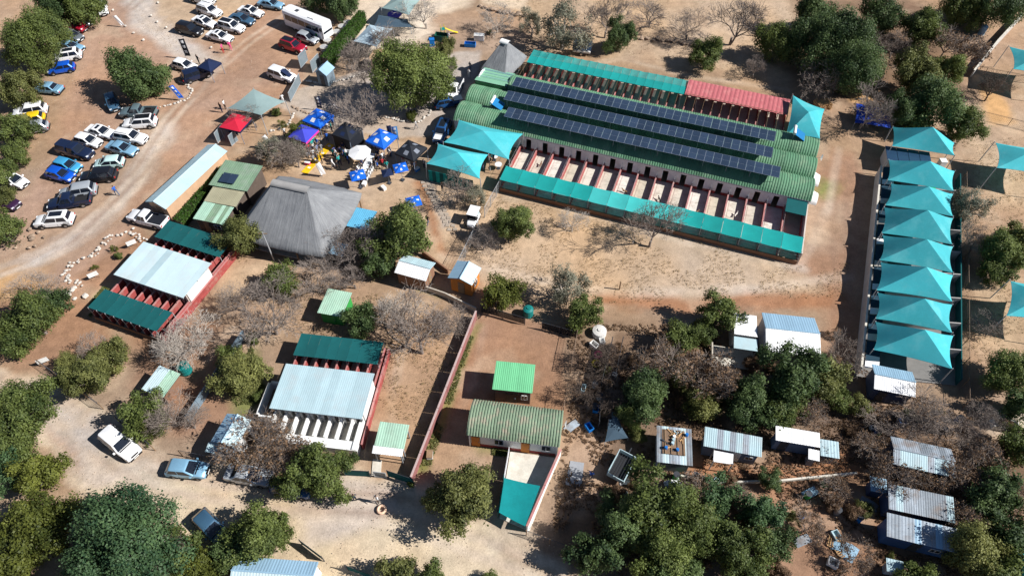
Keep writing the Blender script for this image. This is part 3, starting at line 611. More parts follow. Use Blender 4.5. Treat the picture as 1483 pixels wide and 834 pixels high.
# ------------------------------------------------------------------ smaller kennel blocks with pale tin roofs
def kennel(name, label, px, ang_fix, front, nb, frontmode, sidewall):
    c, ang, L, W = rect(px, 2.6); t = thing(name, label, 'kennels', (c.x, c.y, 0), ang); w2, l2 = W/2, L/2
    MB().box(-l2+.1, l2-.1, -front-.1, nb, -.1, .05).build('floor', CONC if frontmode == 'net' else CONC_PALE, t)
    for y0, y1 in ((-w2+.5, -w2+.65), (w2-.65, w2-.5)):
        pw = (L-.4)/8
        for i in range(8):
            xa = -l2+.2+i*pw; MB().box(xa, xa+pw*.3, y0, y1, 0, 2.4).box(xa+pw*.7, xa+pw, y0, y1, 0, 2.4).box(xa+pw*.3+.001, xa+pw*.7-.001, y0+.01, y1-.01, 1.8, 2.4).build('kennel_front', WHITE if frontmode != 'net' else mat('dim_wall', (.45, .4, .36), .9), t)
    for sx in (-1, 1): MB().box(sx*(l2-.12)-.07, sx*(l2-.12)+.07, -w2+.67, w2-.67, 0, 2.4).build('side_wall', WHITE, t)
    rb = MB()
    for yy in (-w2+.05, 0, w2-.05): rb.box(-l2+.02, l2-.02, yy-.04, yy+.04, 2.45+yy*.02, 2.56+yy*.02)
    rf = rb.build('roof', POLE, t); slope(rf, [TINPALE, TINPALE, TINPALE, TIN] if frontmode == 'net' else [TIN], (-l2, -w2, 2.58), (1, 0, 0), (0, W, .12), L, W, .85, .2, .006)
    nd = 8; pw = (L-.3)/nd
    for i in range(nd+1):
        x = -l2+.15+i*pw
        m = REDW if frontmode == 'net' else WHITE
        d = MB().box(x-.08, x+.08, -front, -w2+.49, 0, 1.25).build('divider_wall', m, t); MB().box(x-.1, x+.1, -front, -w2+.49, 1.252, 1.3).build('coping', PINKW if frontmode == 'net' else WHITE, d)
        d = MB().box(x-.06, x+.06, w2-.49, nb, 0, 1.2).build('divider_wall', REDW, t); MB().box(x-.08, x+.08, w2-.49, nb, 1.202, 1.25).build('coping', PINKW, d)
        for yy in (nb-.05, w2+1.5): MB().box(x-.03, x+.03, yy-.03, yy+.03, 0 if yy > w2+2 else 1.2, 2.15).build('net_post', POLE, t)
        if frontmode == 'net':
            MB().tube((x, -front+.05, 0), (x+.05, -front-.02, 2.2), .05, n=6).build('net_post', POLE, t); MB().box(x-.03, x+.03, -w2-1.95, -w2-1.89, 1.2, 2.2).build('net_post', POLE, t)
    for i in range(nd):
        x = -l2+.15+i*pw; s = .015
        MB().grid(lambda u, v: (x+.004+(pw-.008)*u, w2+1.4+(nb-w2-1.35)*v, 2.17-s*4*u*(1-u)), 4, 4).build('net_panel', DKNET, t, smooth=True)
        if frontmode == 'net': MB().grid(lambda u, v: (x+.004+(pw-.008)*u, -front+(front-w2-1.85)*v, 2.2-s*4*u*(1-u)), 4, 4).build('net_panel', DKNET, t, smooth=True)
    if frontmode == 'net':
        MB().box(-l2+.1, l2-.1, -front-.12, -front-.02, -.1, .5).build('outer_wall', BRICKBR, t)
    else:
        MB().box(-l2+.05, l2-.05, -front-.95, -front-.02, -.1, 1.15).build('outer_wall', WHITE, t)
        MB().box(l2-.55, l2-.1, -front-.9, -w2+.3, 0, 1.28).build('side_wall', WHITE, t)
        MB().box(-l2-1.75, -l2-1.5, -2.9, 1.2, 0, 1.2).box(-l2-1.75, -l2+.1, .95, 1.2, 0, 1.2).box(-l2-1.75, -l2+.1, -2.9, -2.7, 0, 1.2).build('yard_wall', WHITE, t)
    ys = np.linspace(-front-.2, nb, 8)
    for a_, b_ in zip(ys, ys[1:]):
        s = MB().box(sidewall, sidewall+.14, a_, b_-.02, -.1, 1.05).build('boundary_wall', REDW, t); MB().box(sidewall-.03, sidewall+.17, a_, b_-.02, 1.052, 1.1).build('coping', PINKW, s)
    return t
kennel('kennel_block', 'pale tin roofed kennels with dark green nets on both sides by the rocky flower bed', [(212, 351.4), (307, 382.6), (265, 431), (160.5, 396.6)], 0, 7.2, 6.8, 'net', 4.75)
kennel('kennel_block', 'blue-white tin roofed kennels with open white pens facing the dirt road', [(416.6, 526.5), (543.5, 542.3), (523, 605.7), (387.7, 591.3)], 0, 4.3, 6.7, 'open', 4.85)
# ------------------------------------------------------------------ thatched roofs
def thatch(name, label, px, he, hr, ridge, wallm, post=True, seed=1, cap=True, wide=False):
    c, ang, L, W = rect(px, he); t = thing(name, label, 'thatched roof', (c.x, c.y, 0), ang); r0, r1, ry = ridge; rg = random.Random(seed)
    l2, w2 = L/2, W/2; n = 26
    per = []
    E_ = [(-l2, -w2), (l2, -w2), (l2, w2), (-l2, w2)]
    for i in range(4):
        a_, b_ = Vector(E_[i]), Vector(E_[(i+1) % 4])
        for k in range(n): per.append(a_.lerp(b_, k/n))
    rows = 12; rings = []
    for j in range(rows+1):
        f = j/rows; ring = []
        for p in per:
            tx = min(max(p.x, r0), r1); q = Vector((tx, ry)); pp = p.lerp(q, f); corner = 1-.06*min(1, (abs(p.x)/l2)*(abs(p.y)/w2))**3*(1-f)
            z = he+(hr-he)*(f**.93)-.35*sin(pi*f)*.35; k = .05*(mnoise.noise(Vector((p.x*3+seed, p.y*3, f*9))))
            ring.append((pp.x*corner, pp.y*corner, z+k+(.0 if j else rg.uniform(-.14, .04))))
        rings.append(ring)
    under = [[(x*.99, y*.99, z-.22) for x, y, z in rings[0]]]
    mb = MB(); mb.loft(under+rings, cap=False); rf = mb.build('thatch', THATCH, t, smooth=True); m_ = rf.data; nr = len(per)
    for an, vals in (('along', [(k % nr)*(2*(L+W)/nr) for k in range(len(m_.vertices))]), ('down', [(k//nr)*.55 for k in range(len(m_.vertices))])): m_.attributes.new(an, 'FLOAT', 'POINT').data.foreach_set('value', vals)
    rd = MB()
    if r1-r0 > .3: rd.grid(lambda u, v: (r0-.3+(r1-r0+.6)*u, ry+.55*cos(pi*v)*1.0, hr-.22+.34*sin(pi*v)), 8, 8)
    if cap: rd.build('ridge_cap', THATCHR if wide else WHITE, rf, smooth=True) if rd.v else MB().tube(((r0+r1)/2-.25, ry, hr-.15), ((r0+r1)/2+.35, ry, hr+.05), .25, .25, 8).build('ridge_cap', WHITE, rf)
    MB().box(-l2+.9, l2-.9, -w2+.9, w2-.9, -.1, .08).build('floor', CONC, t)
    MB().box(-l2+1.2, l2-1.2, w2-1.4, w2-1.2, .08, 2.0).build('back_wall', wallm, t)
    for sx in np.linspace(-l2+.7, l2-.7, 4):
        for sy in (-w2+.7, w2-.7): MB().tube((sx, sy, 0), (sx, sy, he+.25), .1, .09, 7).build('post', WOOD, t)
    return t
thatch('thatched_hall', 'large grey thatched hall roof with a ridge, beside the event lawn', [(397, 249), (526, 279), (475, 375), (340, 347)], 2.4, 6.7, (-2.5, 1.7, .5), BRICKBR, wide=True)
thatch('thatched_lapa', 'small grey thatched pyramid roof at the end of the green vaults', [(721, 66), (763, 82), (734, 116), (696.6, 106)], 2.3, 5.6, (-.5, .3, .8), BRICKBR, seed=5)
# ------------------------------------------------------------------ sheds, huts and houses
building('storage_shed', 'long narrow shed with pale blue ridged roof and tan plaster wall by the car park', 'shed', [(297, 208), (322, 217), (248, 306), (214.5, 294)], 2.5, 3.15, 'gable', BRICKTAN, [TIN], [TIN], turn=True, sw=.9, doors=(('l', 0, .9, 0, 2.0, WOOD),))
g1, _, _ = building('workshop', 'green patched flat-roofed workshop with two solar panels next to the thatched hall', 'building', [(331, 233), (384, 243.5), (355, 276), (298, 268)], 2.8, 3.0, 'mono', SHADEWALL, [OLIVEROOF], None, sw=.6, doors=(('f', 0, .9, 0, 2, WOOD),))
for i in range(2):
    MB().slab([(-1.5+i*1.06, -1.7, 3.1), (-.5+i*1.06, -1.7, 3.1), (-.5+i*1.06, -.1, 3.2), (-1.5+i*1.06, -.1, 3.2)], .05).build('solar_panel', SOLAR, g1)
building('workshop_lean_to', 'brown-green lean-to roof stepping down from the patched workshop', 'building', [(312, 269), (357, 277), (342, 300), (295, 291)], 2.4, 2.65, 'mono', SHADEWALL, [mat('tan_green_steel', (.32, .3, .2), .6, .15, .9, objvar=.08)], None, sw=.8)
building('workshop_lean_to', 'pale green and white striped lean-to roof behind the round olive tree', 'building', [(297, 293.4), (337, 302.4), (326, 326), (279, 317)], 2.1, 2.35, 'mono', SHADEWALL, [PALEGREEN, OLIVEROOF, OLIVEROOF], None, sw=.5, doors=(('f', -.6, .8, 0, 1.9, WOOD), ('f', .9, .9, .9, 1.5, GLASS, 'window')))
building('carport', 'small pale green carport with white lower sheets beside the white pens', 'carport', [(551.5, 611.4), (593.4, 616.4), (585, 650), (541.5, 645)], 2.3, 2.5, 'mono', WHITE, PALEGREEN, None, open_post=True, sw=.7)
building('carport', 'white lower roof strip attached to the small green carport', 'carport', [(542, 645.5), (585.3, 650.5), (581.7, 661), (538, 656)], 2.1, 2.28, 'mono', WHITE, [TINWHITE, TINWHITE, PALEGREEN], None, open_post=True, sw=.7)
building('garden_hut', 'bright green roofed hut standing alone in the brown dirt yard', 'hut', [(720.6, 523), (776, 529), (770, 569), (711, 563.7)], 2.7, 2.8, 'mono', SHADEWALL, HUTGREEN, None, sw=.8, pitch=.2, doors=(('f', -.1, 1.2, .1, 1.8, BLKPLAST, 'door'), ('f', 1.2, .6, .9, 1.7, GLASS, 'window')))  # dark walls and black door stand in for a shaded open front
building('shed', 'small white corrugated roofed brown shed beside the dense round tree', 'shed', [(588, 369), (631, 381), (616.5, 407), (569, 394.5)], 2.2, 2.75, 'gable', BRICKBR, TINWHITE, TIN, sw=.7, doors=(('r', 0, .7, 0, 1.8, WOOD),))
building('log_cabin', 'small orange log cabin with pale blue ridged roof', 'cabin', [(662.7, 377), (697, 389), (684, 412.6), (648, 403)], 2.4, 2.95, 'gable', ORANGE, TINPALE, TINBLUE, turn=True, sw=.7, doors=(('l', .0, .8, 0, 1.9, WOOD), ('f', 0, .8, .9, 1.6, GLASS, 'window')))
building('shelter', 'small flat pale green roof among the bare trees behind the kennels', 'shelter', [(476, 420), (511, 425), (494.5, 460), (459, 452)], 2.0, 2.2, 'mono', GREENP, PALEGREEN, None, sw=.7, doors=(('f', 0, .8, 0, 1.6, GREENP),))
building('dog_shelter', 'pale weathered green sheet roof next to the teal water tank', 'shelter', [(233, 531), (265, 543.7), (233.5, 575.5), (204, 563)], 1.9, 2.15, 'mono', BRICKBR, [PALEGREEN, TINPALE], None, sw=.7)
building('cottage', 'small blue-white ridged cottage roof under the brown-leaved tree by the road', 'house', [(332, 598), (363, 609), (342, 648), (302, 640)], 2.4, 2.9, 'gable', WHITE, [TINPALE], [TINBLUE], turn=True, sw=.7, doors=(('f', .3, .8, 0, 1.9, WOOD),))
building('lean_to', 'low blue-grey lean-to at the road end of the small cottage', 'building', [(303, 641), (342, 649), (338, 662), (297, 654)], 1.9, 2.1, 'mono', WHITE, [TIN, TINBLUE], None, sw=.7)
building('house', 'pale blue tin roof peeking out below the round tree at the road edge', 'house', [(345, 806), (452, 812), (460, 860), (330, 850)], 2.5, 3.0, 'gable', WHITE, TINPALE, TINBLUE, sw=.8)
building('cottage', 'ridged cottage with blue-grey rear slope and bright white front slope', 'house', [(1108.7, 452), (1181, 462), (1187.6, 515.7), (1103.6, 509)], 2.6, 3.3, 'gable', WHITE, TINWHITE, TINBLUE, sw=.8, doors=(('r', 0, .9, 0, 2.0, WOOD), ('f', -1.4, 1, .9, 1.7, GLASS, 'window')))
wb, _, _ = building('cottage', 'small flat white roofed house beside the bigger ridged cottage', 'house', [(1066, 454.5), (1098.6, 458.6), (1093.6, 488), (1060, 483)], 2.5, 2.6, 'mono', WHITE, TINWHITE, None, sw=.8, base=CONC)
MB().slab([(-1.2, -2.9, 2.1), (1.25, -2.9, 2.1), (1.25, -1.55, 2.35), (-1.2, -1.55, 2.35)], .05).build('porch_roof', TIN, wb)
for sx in (-1.1, 1.15): MB().bbox(sx, -2.8, 1.05, .08, .08, 2.1).build('porch_post', POLE, wb)
MB().box(-3.2, 1.4, -4.0, -1.5, -.1, .1).build('patio', CONC_PALE, wb); MB().box(-3.2, -3.05, -4.0, -1.6, .1, .8).build('patio_wall', CONC, wb)
building('shack', 'white and blue ridged tin house below the row of turquoise sails', 'house', [(1268, 527), (1323.4, 540.4), (1323.4, 573.4), (1260.5, 563)], 2.3, 2.75, 'gable', mat('blue_dark_tin_wall', (.05, .08, .16), .6, .15), TINWHITE, [TINBLUE], sw=.7, doors=(('f', -.8, .8, 0, 1.8, DKSTEEL),))
s1, L1, W1 = building('shack', 'small tin shack with a stripped-open roof and junk lying on it', 'house', [(956, 618), (1006, 621.5), (998, 675), (946, 667)], 2.2, 2.3, 'mono', TINRUST, [TINRUST, TINPALE, TINRUST], None, sw=.6, doors=(('r', 0, .8, 0, 1.8, WOOD),))
building('shack', 'grey-blue corrugated shack with a white awning over its door', 'house', [(1021, 620), (1103.6, 635), (1102, 662), (1018, 645)], 2.3, 2.6, 'mono', mat('blue_tin_wall', (.12, .17, .26), .55, .2, .8, objvar=.05), [TIN, TINRUST, TIN], None, sw=.6, doors=(('f', .6, .8, 0, 1.9, WHITE), ('f', 1.8, .7, .9, 1.5, GLASS, 'window')))
sail_px('awning', 'flat white awning sheet standing in front of the grey-blue shack', [(1034, 652), (1062, 656), (1061, 672), (1033, 668)], 1.9, .05, TINWHITE, sag=.0, cat='awning', lean=0)
building('shack', 'shack with a flat white roof next to the dark leafy tree', 'house', [(1124, 618), (1187.6, 628), (1186, 648), (1122, 636.6)], 2.3, 2.5, 'mono', mat('blue_tin_wall', (.12, .17, .26)), TINWHITE, None, sw=.8, doors=(('f', -1, .8, 0, 1.8, DKSTEEL),))
building('lean_to', 'tiny pale blue corrugated lean-to joined to the white roofed shack', 'building', [(1188, 637), (1215, 641), (1214, 664), (1187, 659)], 1.8, 2.0, 'mono', TINRUST, TIN, None, sw=.5)
building('lean_to', 'tiny white square roof in front of the white roofed shack', 'building', [(1171, 650), (1187, 653), (1186, 668), (1170, 664)], 1.7, 1.8, 'mono', TINRUST, TINWHITE, None, sw=.6)
DKB = mat('blue_dark_tin_wall', (.05, .08, .16))
building('barrack', 'long grey corrugated barrack roof among the brown shrubs, furthest from the dirt clearing', 'house', [(1293, 631), (1381, 652), (1380, 690), (1290, 672)], 2.4, 2.8, 'gable', DKB, [TINRUST, TIN, TINRUST], [TINRUST], sw=.6, doors=(('f', 0, .8, 0, 1.9, WOOD),))
building('barrack', 'middle one of three grey corrugated barracks, with a bright white patch of sheets', 'house', [(1287, 704), (1382.5, 722), (1378, 757), (1284, 735)], 2.3, 2.7, 'mono', DKB, [TINRUST, TINRUST, TIN], None, sw=.6, doors=(('f', -1, .8, 0, 1.9, WOOD),))
building('barrack', 'long bluish corrugated barrack with a dark blue front wall facing the dirt clearing', 'house', [(1286, 745), (1385, 768), (1383, 800), (1280, 775)], 2.3, 2.7, 'mono', mat('blue_front_wall', (.04, .1, .24), .6, .15), [TINBLUE, TINRUST, TINRUST], None, sw=.6, doors=(('f', 0, .8, 0, 1.9, DKSTEEL), ('f', 1.6, .8, .9, 1.5, GLASS, 'window')))
def junk_roof():
    MB().box(-1.15, 1.0, -1.0, 1.55, 2.31, 2.34).build('exposed_ceiling', mat('brown_board', (.2, .13, .085), .9, .35, 2), s1)
    for x in (-.9, -.3, .3, .85): MB().box(x-.04, x+.04, -1.0, 1.55, 2.342, 2.42).build('joist', WOOD, s1)
    for i in range(14):
        x, y = random.uniform(-1.1, 1.1), random.uniform(-.6, 1.5); MB().box(-.35, .35, -.06, .06, 0, .06).build('loose_board', random.choice([WOOD, WOODTAN, TIN, DKSTEEL]), s1, M=T(x, y, 2.36, random.uniform(0, 3)))
    for i in range(6): MB().tube((0, 0, 0), (0, 0, .3), .18, .15, 8).build('bucket', random.choice([BLUEP, TIN, WHITE]), s1, M=T(random.uniform(-1.1, 1.2), random.uniform(-.8, 1.3), 2.33))
junk_roof()
# arched house
def arch_house():
    c, ang, L, W = rect([(685, 577), (817, 594), (810, 646.4), (676.4, 629)], 2.6); t = thing('arched_house', 'house with a ribbed weathered green barrel roof and walled concrete yard', 'house', (c.x, c.y, 0), ang)
    w2, l2 = W/2, L/2; n = 11; wd = L/n; me = vault_sheet(-w2, w2, 2.5, 3.5, wd, 3, .06, VGREEN_OLD)
    pts = arc_pts(-w2, w2, 2.5, 3.5, 12, .06); pur = MB()
    for j in (2, 6, 10): pur.tube((-l2+.05, *pts[j]), (l2-.05, *pts[j]), .035, n=4)
    rf = pur.build('vault_roof', POLE, t)
    for i in range(n): inst('roof_sheet', me, rf, T(-l2+i*wd, 0, .003*(i % 2)))
    for x in (-l2+.15, l2-.3):
        eb = MB(); vault_end(eb, x, -w2+.1, w2-.1, 2.5, 3.5, .14); eb.build('end_wall', WHITE, t)
    for yy in (-w2+.2, w2-.35): MB().box(-l2+.3, l2-.31, yy, yy+.15, 0, 2.5).build('side_wall', WHITE, t)
    MB().box(-l2+.31, l2-.32, -w2+.185, -w2+.199, 0, .5).build('dado', REDW, t)
    for x in (-3.7, 1.2): d = MB().box(x-.42, x+.42, -w2+.12, -w2+.18, .02, 2.0).build('door', ORANGE, t); MB().bbox(x+.3, -w2+.1, 1.0, .05, .05, .12).build('handle', SOLFR, d)
    for x in (-1.4, 3.2): wn = MB().box(x-.4, x+.4, -w2+.14, -w2+.19, 1.0, 1.8).build('window', GLASS, t); MB().box(x-.02, x+.02, -w2+.12, -w2+.16, 1.0, 1.8).box(x-.45, x+.45, -w2+.12, -w2+.16, .95, 1.0).build('window_frame', WHITE, wn)
    # concrete yard with turquoise net
    P = lambda u, v, z=0: (lambda q: Vector(((q.x-c.x)*cos(-ang)-(q.y-c.y)*sin(-ang), (q.x-c.x)*sin(-ang)+(q.y-c.y)*cos(-ang), z)))(G(u, v, z))
    MB().slab([Vector((-.25, -1.95, .06)), Vector((4.5, -1.95, .06)), Vector((2.6, -9.4, .06)), Vector((-.3, -8.6, .06))], .15).build('yard_floor', CONC_PALE, t)
    for a_, b_ in (((4.62, -1.7), (3.5, -5.5)), ((3.49, -5.53), (2.35, -9.5))):
        s = MB().beam((*a_, -.1), (*b_, -.1), .16, 1.6).build('yard_wall', WHITE, t); MB().beam((*a_, 1.502), (*b_, 1.502), .22, .06).build('coping', PINKW, s)
    MB().beam((-.35, -2.0, 0), (-.4, -5.0, 0), .05, 1.2).build('yard_fence', mat('yard_fence_paint', (.5, .5, .52), .7), t); MB().beam((-.4, -5.02, 0), (-.45, -8.6, 0), .05, 1.6).build('yard_fence', DKNET, t)
    MB().grid(lambda u, v: (-.3+(3.4-.9*(1-v))*u, -8.7+3.3*v-.9*u*(1-v)-.3*u*v, 1.8-.12*sin(pi*u)), 8, 6).build('shade_net', mat('deep_teal_net', (.005, .26, .27), .9, .15, trans=.15), t, smooth=True)
    d = MB(); d.grid(lambda u, v: (4.75+.16*u*u, .4+.42*u*cos(2*pi*v), 2.7+.42*u*sin(2*pi*v)), 4, 14); d = d.build('satellite_dish', WHITE, t, smooth=True); MB().tube((4.3, .4, 2.3), (4.78, .4, 2.7), .03, n=5).build('dish_arm', POLE, d)
arch_house()
wall_run('boundary_wall', 'long pink-topped white wall dividing the brown yard from the kennels', [(690, 460), (597, 699)], 1.3, .14, mat('maroon_wall', (.26, .1, .095), .9, .25, 1.2, wear=(.3, .2, .17), wearamt=.6), mat('pale_pink_coping', (.46, .34, .32), .9, .2, 1.2))
# ------------------------------------------------------------------ the row of pens under eight turquoise sails
SP = [[(1293, 184), (1382, 207), (1382.5, 225.4), (1292, 211.6)], [(1287, 231.7), (1382.5, 248), (1381, 277), (1285.6, 260.7)], [(1290.7, 266), (1380, 281), (1380, 313.5), (1282, 297)], [(1280.6, 300.5), (1380, 316), (1378.8, 354), (1276.8, 337.4)],
      [(1278, 340.5), (1380, 357), (1380, 395), (1274, 376.5)], [(1275.5, 380), (1380, 398.5), (1379, 437), (1269.5, 420)], [(1271, 424), (1379, 441), (1379, 482), (1268, 461)], [(1268, 466), (1380.4, 486), (1379, 534), (1265, 506)]]
nth = ['over the glazed pen under the big dark tree, first of the row', 'second of the row, with a green box in the gap below it', 'third of the row, dappled by bare twigs', 'fourth of the row counted from the big dark tree', 'fifth of the row counted from the big dark tree', 'sixth of the row counted from the big dark tree', 'seventh of the row, last but one before the tin house', 'last of the row, next to the white and blue tin house']
for p, s in zip(SP, nth): sail_px('shade_sail', 'turquoise sail '+s, p, [2.7+random.uniform(-.15, .15), 2.8, 2.6+random.uniform(-.15, .15), 2.7], random.uniform(2.2, 2.7), SAIL, sag=random.uniform(.05, .085), group='turquoise sails in a row over the pens', lean=.05)
def sail_pens():
    A, B = G(1268, 255), G(1238, 545); C, D = G(1384, 262), G(1384, 558); t = thing('pen_row', 'row of walled concrete dog pens beneath the turquoise sails', 'pens', A)
    for i in range(9):
        f0, f1 = i/9, (i+1)/9; p0, p1, q0, q1 = A.lerp(B, f0)-A, A.lerp(B, f1)-A, C.lerp(D, f0)-A, C.lerp(D, f1)-A
        MB().slab([Vector((*x.to_2d(), .05)) for x in (p0, q0, q1, p1)], .15).build('floor', mat('shade_dark_floor', (.2, .19, .18), .9, .2), t)  # floor colour darkened to hold the shade beneath the sails
        w_ = MB().beam(p0-Vector((0, 0, .1)), p0.lerp(p1, .99)-Vector((0, 0, .1)), .16, 1.9).build('outer_wall', mat('grey_wall', (.42, .4, .38), .9, .15), t); MB().beam(p0+Vector((0, 0, 1.802)), p0.lerp(p1, .99)+Vector((0, 0, 1.802)), .22, .05).build('coping', CONC_PALE, w_)
        MB().beam(q0-Vector((0, 0, .1)), q0.lerp(q1, .99)-Vector((0, 0, .1)), .12, 1.4).build('outer_wall', DKNET, t)
        if i: MB().beam(p0.lerp(q0, .015), p0.lerp(q0, .985), .12, 1.5).build('divider_wall', mat('grey_wall', (.42, .4, .38)), t)
        a_, b_ = p0.lerp(q0, .03), p0.lerp(q0, .17); c_, d_ = p1.lerp(q1, .17), p1.lerp(q1, .03)
        f = .72; up = Vector((0, 0, 1.75)); MB().slab([x+up for x in (a_.lerp(d_, .02), b_.lerp(c_, .02), b_.lerp(c_, f), a_.lerp(d_, f))], .03).build('kennel_roof', mat('dark_blue_net', (.015, .05, .08), .8, .2, trans=.1), t)
        MB().slab([x+up+Vector((0, 0, .05)) for x in (a_.lerp(d_, f+.02), b_.lerp(c_, f+.02), b_.lerp(c_, .98), a_.lerp(d_, .98))], .05).build('kennel_roof', TINWHITE if i in (0, 3, 5, 6, 8) else CONC_PALE, t)
    return t
sail_pens()
def glazed_pen():
    c, ang, L, W = rect([(1285, 212), (1352, 222), (1345, 240), (1282, 231)], 2.0); t = thing('glazed_pen', 'dark blue glass roofed pen below the first sail', 'pen', (c.x, c.y, 0), ang)
    MB().box(-L/2+.1, L/2-.1, -W/2+.1, W/2-.1, 0, 1.85).build('wall', mat('grey_wall', (.42, .4, .38)), t)
    for i in range(4): MB().box(-L/2+i*L/4+.03, -L/2+(i+1)*L/4-.03, -W/2, W/2, 1.95, 2.0).build('roof_pane', mat('blue_roof_glass', (.02, .05, .1), .3, .1, spec=.6), t)
    MB().box(-L/2, L/2, -W/2-.04, -W/2, 1.9, 2.02).box(-L/2, L/2, W/2, W/2+.04, 1.9, 2.02).build('frame', TINBLUE, t)
glazed_pen()
# other sails
for px, hs, lab in (([(1442, 207), (1530, 218), (1530, 258), (1444, 243)], 3.5, 'turquoise sail in the grassy run beyond the row, beside a bare tree'), ([(1464, 407), (1545, 416), (1545, 472), (1458, 457)], 3.6, 'turquoise sail over dry grass across the path from the row of sails'), ([(1462, 68), (1540, 82), (1535, 116), (1468, 100)], 3.8, 'turquoise sail behind the slanting white wall'), ([(1475, 800), (1530, 805), (1530, 850), (1480, 845)], 3.0, 'turquoise sail beside the dense trees below the barracks')):
    sail_px('shade_sail', lab, px, hs, 1.4, SAIL, sag=.1, lean=.4)
sail_px('shade_sail', 'grey-green pointed sail at the gate beside the red gazebo', [(367, 129), (412, 147), (378, 167), (330, 157)], [4.2, 2.6, 3.2, 2.6], .2, PALESAIL, sag=.08)
sail_px('shade_sail', 'pale teal sail above the children\'s sand play area', [(553, 12), (580, -14), (612, -4), (592, 22)], [3.0, 3.4, 2.8, 3.2], .9, PALESAIL, sag=.06)
sail_px('shade_sail', 'pale blue-white tent roof between the hedge and the sandy play area', [(535, 36), (568, 42), (545, 68), (512, 60)], [2.8, 2.8, 2.8, 2.8], .9, mat('pale_blue_canvas', (.45, .58, .66), .8, .1, trans=.2), sag=.03)
# ------------------------------------------------------------------ trees
def quads_mesh(name, C, Nn, S, var, m, asp=.62):
    n = len(C); rg = np.random.RandomState(n % 9973)
    t1 = np.cross(Nn, rg.normal(size=(n, 3))); t1 /= np.linalg.norm(t1, axis=1)[:, None]+1e-9; t2 = np.cross(Nn, t1); S = S[:, None]
    V = np.stack([C-t1*S*asp-t2*S*.25, C+t1*S*.1-t2*S*asp, C+t1*S*asp+t2*S*.25, C-t1*S*.1+t2*S*asp], 1).reshape(-1, 3)
    me = bpy.data.meshes.new(name); me.vertices.add(4*n); me.vertices.foreach_set('co', V.ravel().astype(np.float32)); me.loops.add(4*n); me.loops.foreach_set('vertex_index', np.arange(4*n, dtype=np.int32))
    me.polygons.add(n); me.polygons.foreach_set('loop_start', (np.arange(n)*4).astype(np.int32)); me.update()
    at = me.attributes.new('leafvar', 'FLOAT', 'FACE'); at.data.foreach_set('value', np.clip(var, 0, 1).astype(np.float32)); me.materials.append(m); return me
def crown_mesh(seed, R, nl, leaf, flat=.72, lobes=9, m=None, sparse=0.0):
    rg = np.random.RandomState(seed); L = [(np.array([0, 0, -.05*R]), R*.5)]
    big = []
    for i in range(5): a_ = 2*pi*(i+rg.rand()*.8)/5; big.append(np.array([cos(a_)*R*.33, sin(a_)*R*.33, (rg.rand()-.4)*.3*R]))
    for i in range(lobes):
        d = rg.normal(size=3); d /= np.linalg.norm(d); d[2] = abs(d[2])*1.3-.45; c0 = big[rg.randint(5)]*(.5+.9*rg.rand()); k = .34+.22*rg.rand(); q = c0+d*np.array([1, 1, flat])*R*k
        L.append((q, R*(.13+.13*rg.rand())*(1.25 if lobes < 16 else 1)))
    A = np.array([r*r for _, r in L]); A /= A.sum(); nc = int(nl/40); cc = []; cn = []
    while len(cc) < nc:
        k = rg.choice(len(L), p=A); c, r = L[k]; d = rg.normal(size=3); d /= np.linalg.norm(d); p = c+d*r*(.78+.28*rg.rand())*np.array([1, 1, .85])
        ins = any(np.linalg.norm((p-c2)/np.array([1, 1, .85])) < r2*.72 for j, (c2, r2) in enumerate(L) if j != k)
        if ins or (d[2] < -.55 and rg.rand() < .6): continue
        if sparse and mnoise.noise(Vector(p*(2.2/R))+Vector((seed, 0, 0))) < sparse-.35: continue
        cc.append(p); cn.append(d)
    cc, cn = np.array(cc), np.array(cn); per = 40; C = np.repeat(cc, per, 0)+rg.normal(size=(nc*per, 3))*np.array([1, 1, .8])*R*.05*(1+1.0/R)
    N = np.repeat(cn, per, 0)*.9+rg.normal(size=(nc*per, 3))*.38+np.array([0, 0, .25]); N /= np.linalg.norm(N, axis=1)[:, None]
    base = np.repeat(rg.rand(nc), per); big = np.array([mnoise.noise(Vector(p*(1.6/R)+seed)) for p in cc]); var = .12+.45*base+.35*rg.rand(nc*per)+.35*np.repeat(big, per)
    kx = R/np.percentile(np.hypot(C[:, 0], C[:, 1]), 96); kz = .8*R/np.percentile(np.abs(C[:, 2]), 97); C *= np.array([kx, kx, kz]); C[:, 2] += .92*R-np.median(C[:, 2])*.5
    return quads_mesh('crown', C, N, leaf*(.55+.9*rg.rand(nc*per)), var, m or LEAF['green'])
def trunk_mesh(seed, R, m):
    rg = random.Random(seed); mb = MB(); top = Vector((rg.uniform(-.1, .1)*R, rg.uniform(-.1, .1)*R, .55*R)); r = .045*R+.05
    mid = top*.5+Vector((rg.uniform(-.05, .05)*R, rg.uniform(-.05, .05)*R, 0)); mb.tube((0, 0, -.15), mid, r*1.25, r, 8); mb.tube(mid, top, r, r*.8, 8)
    for i in range(6):
        a_ = 2*pi*i/6+rg.random(); e = Vector((cos(a_)*.6*R, sin(a_)*.6*R, R*(.85+.5*rg.random()))); k = top.lerp(e, .5)+Vector((0, 0, .08*R)); mb.tube(top-Vector((0, 0, .08*R)), k, r*.6, r*.4, 6); mb.tube(k, e, r*.4, r*.15, 5)
        for j in range(2): f = e.lerp(k, .3)+Vector((rg.uniform(-.3, .3), rg.uniform(-.3, .3), rg.uniform(0, .3)))*R; mb.tube(k, f, r*.25, r*.08, 4)
    return mb.mesh('trunk', m)
CROWN = {}
for i in range(3): CROWN['S', i] = (2.2, crown_mesh(100+i, 2.2, 8000, .12, .8, 18), trunk_mesh(i, 2.2, BARK))
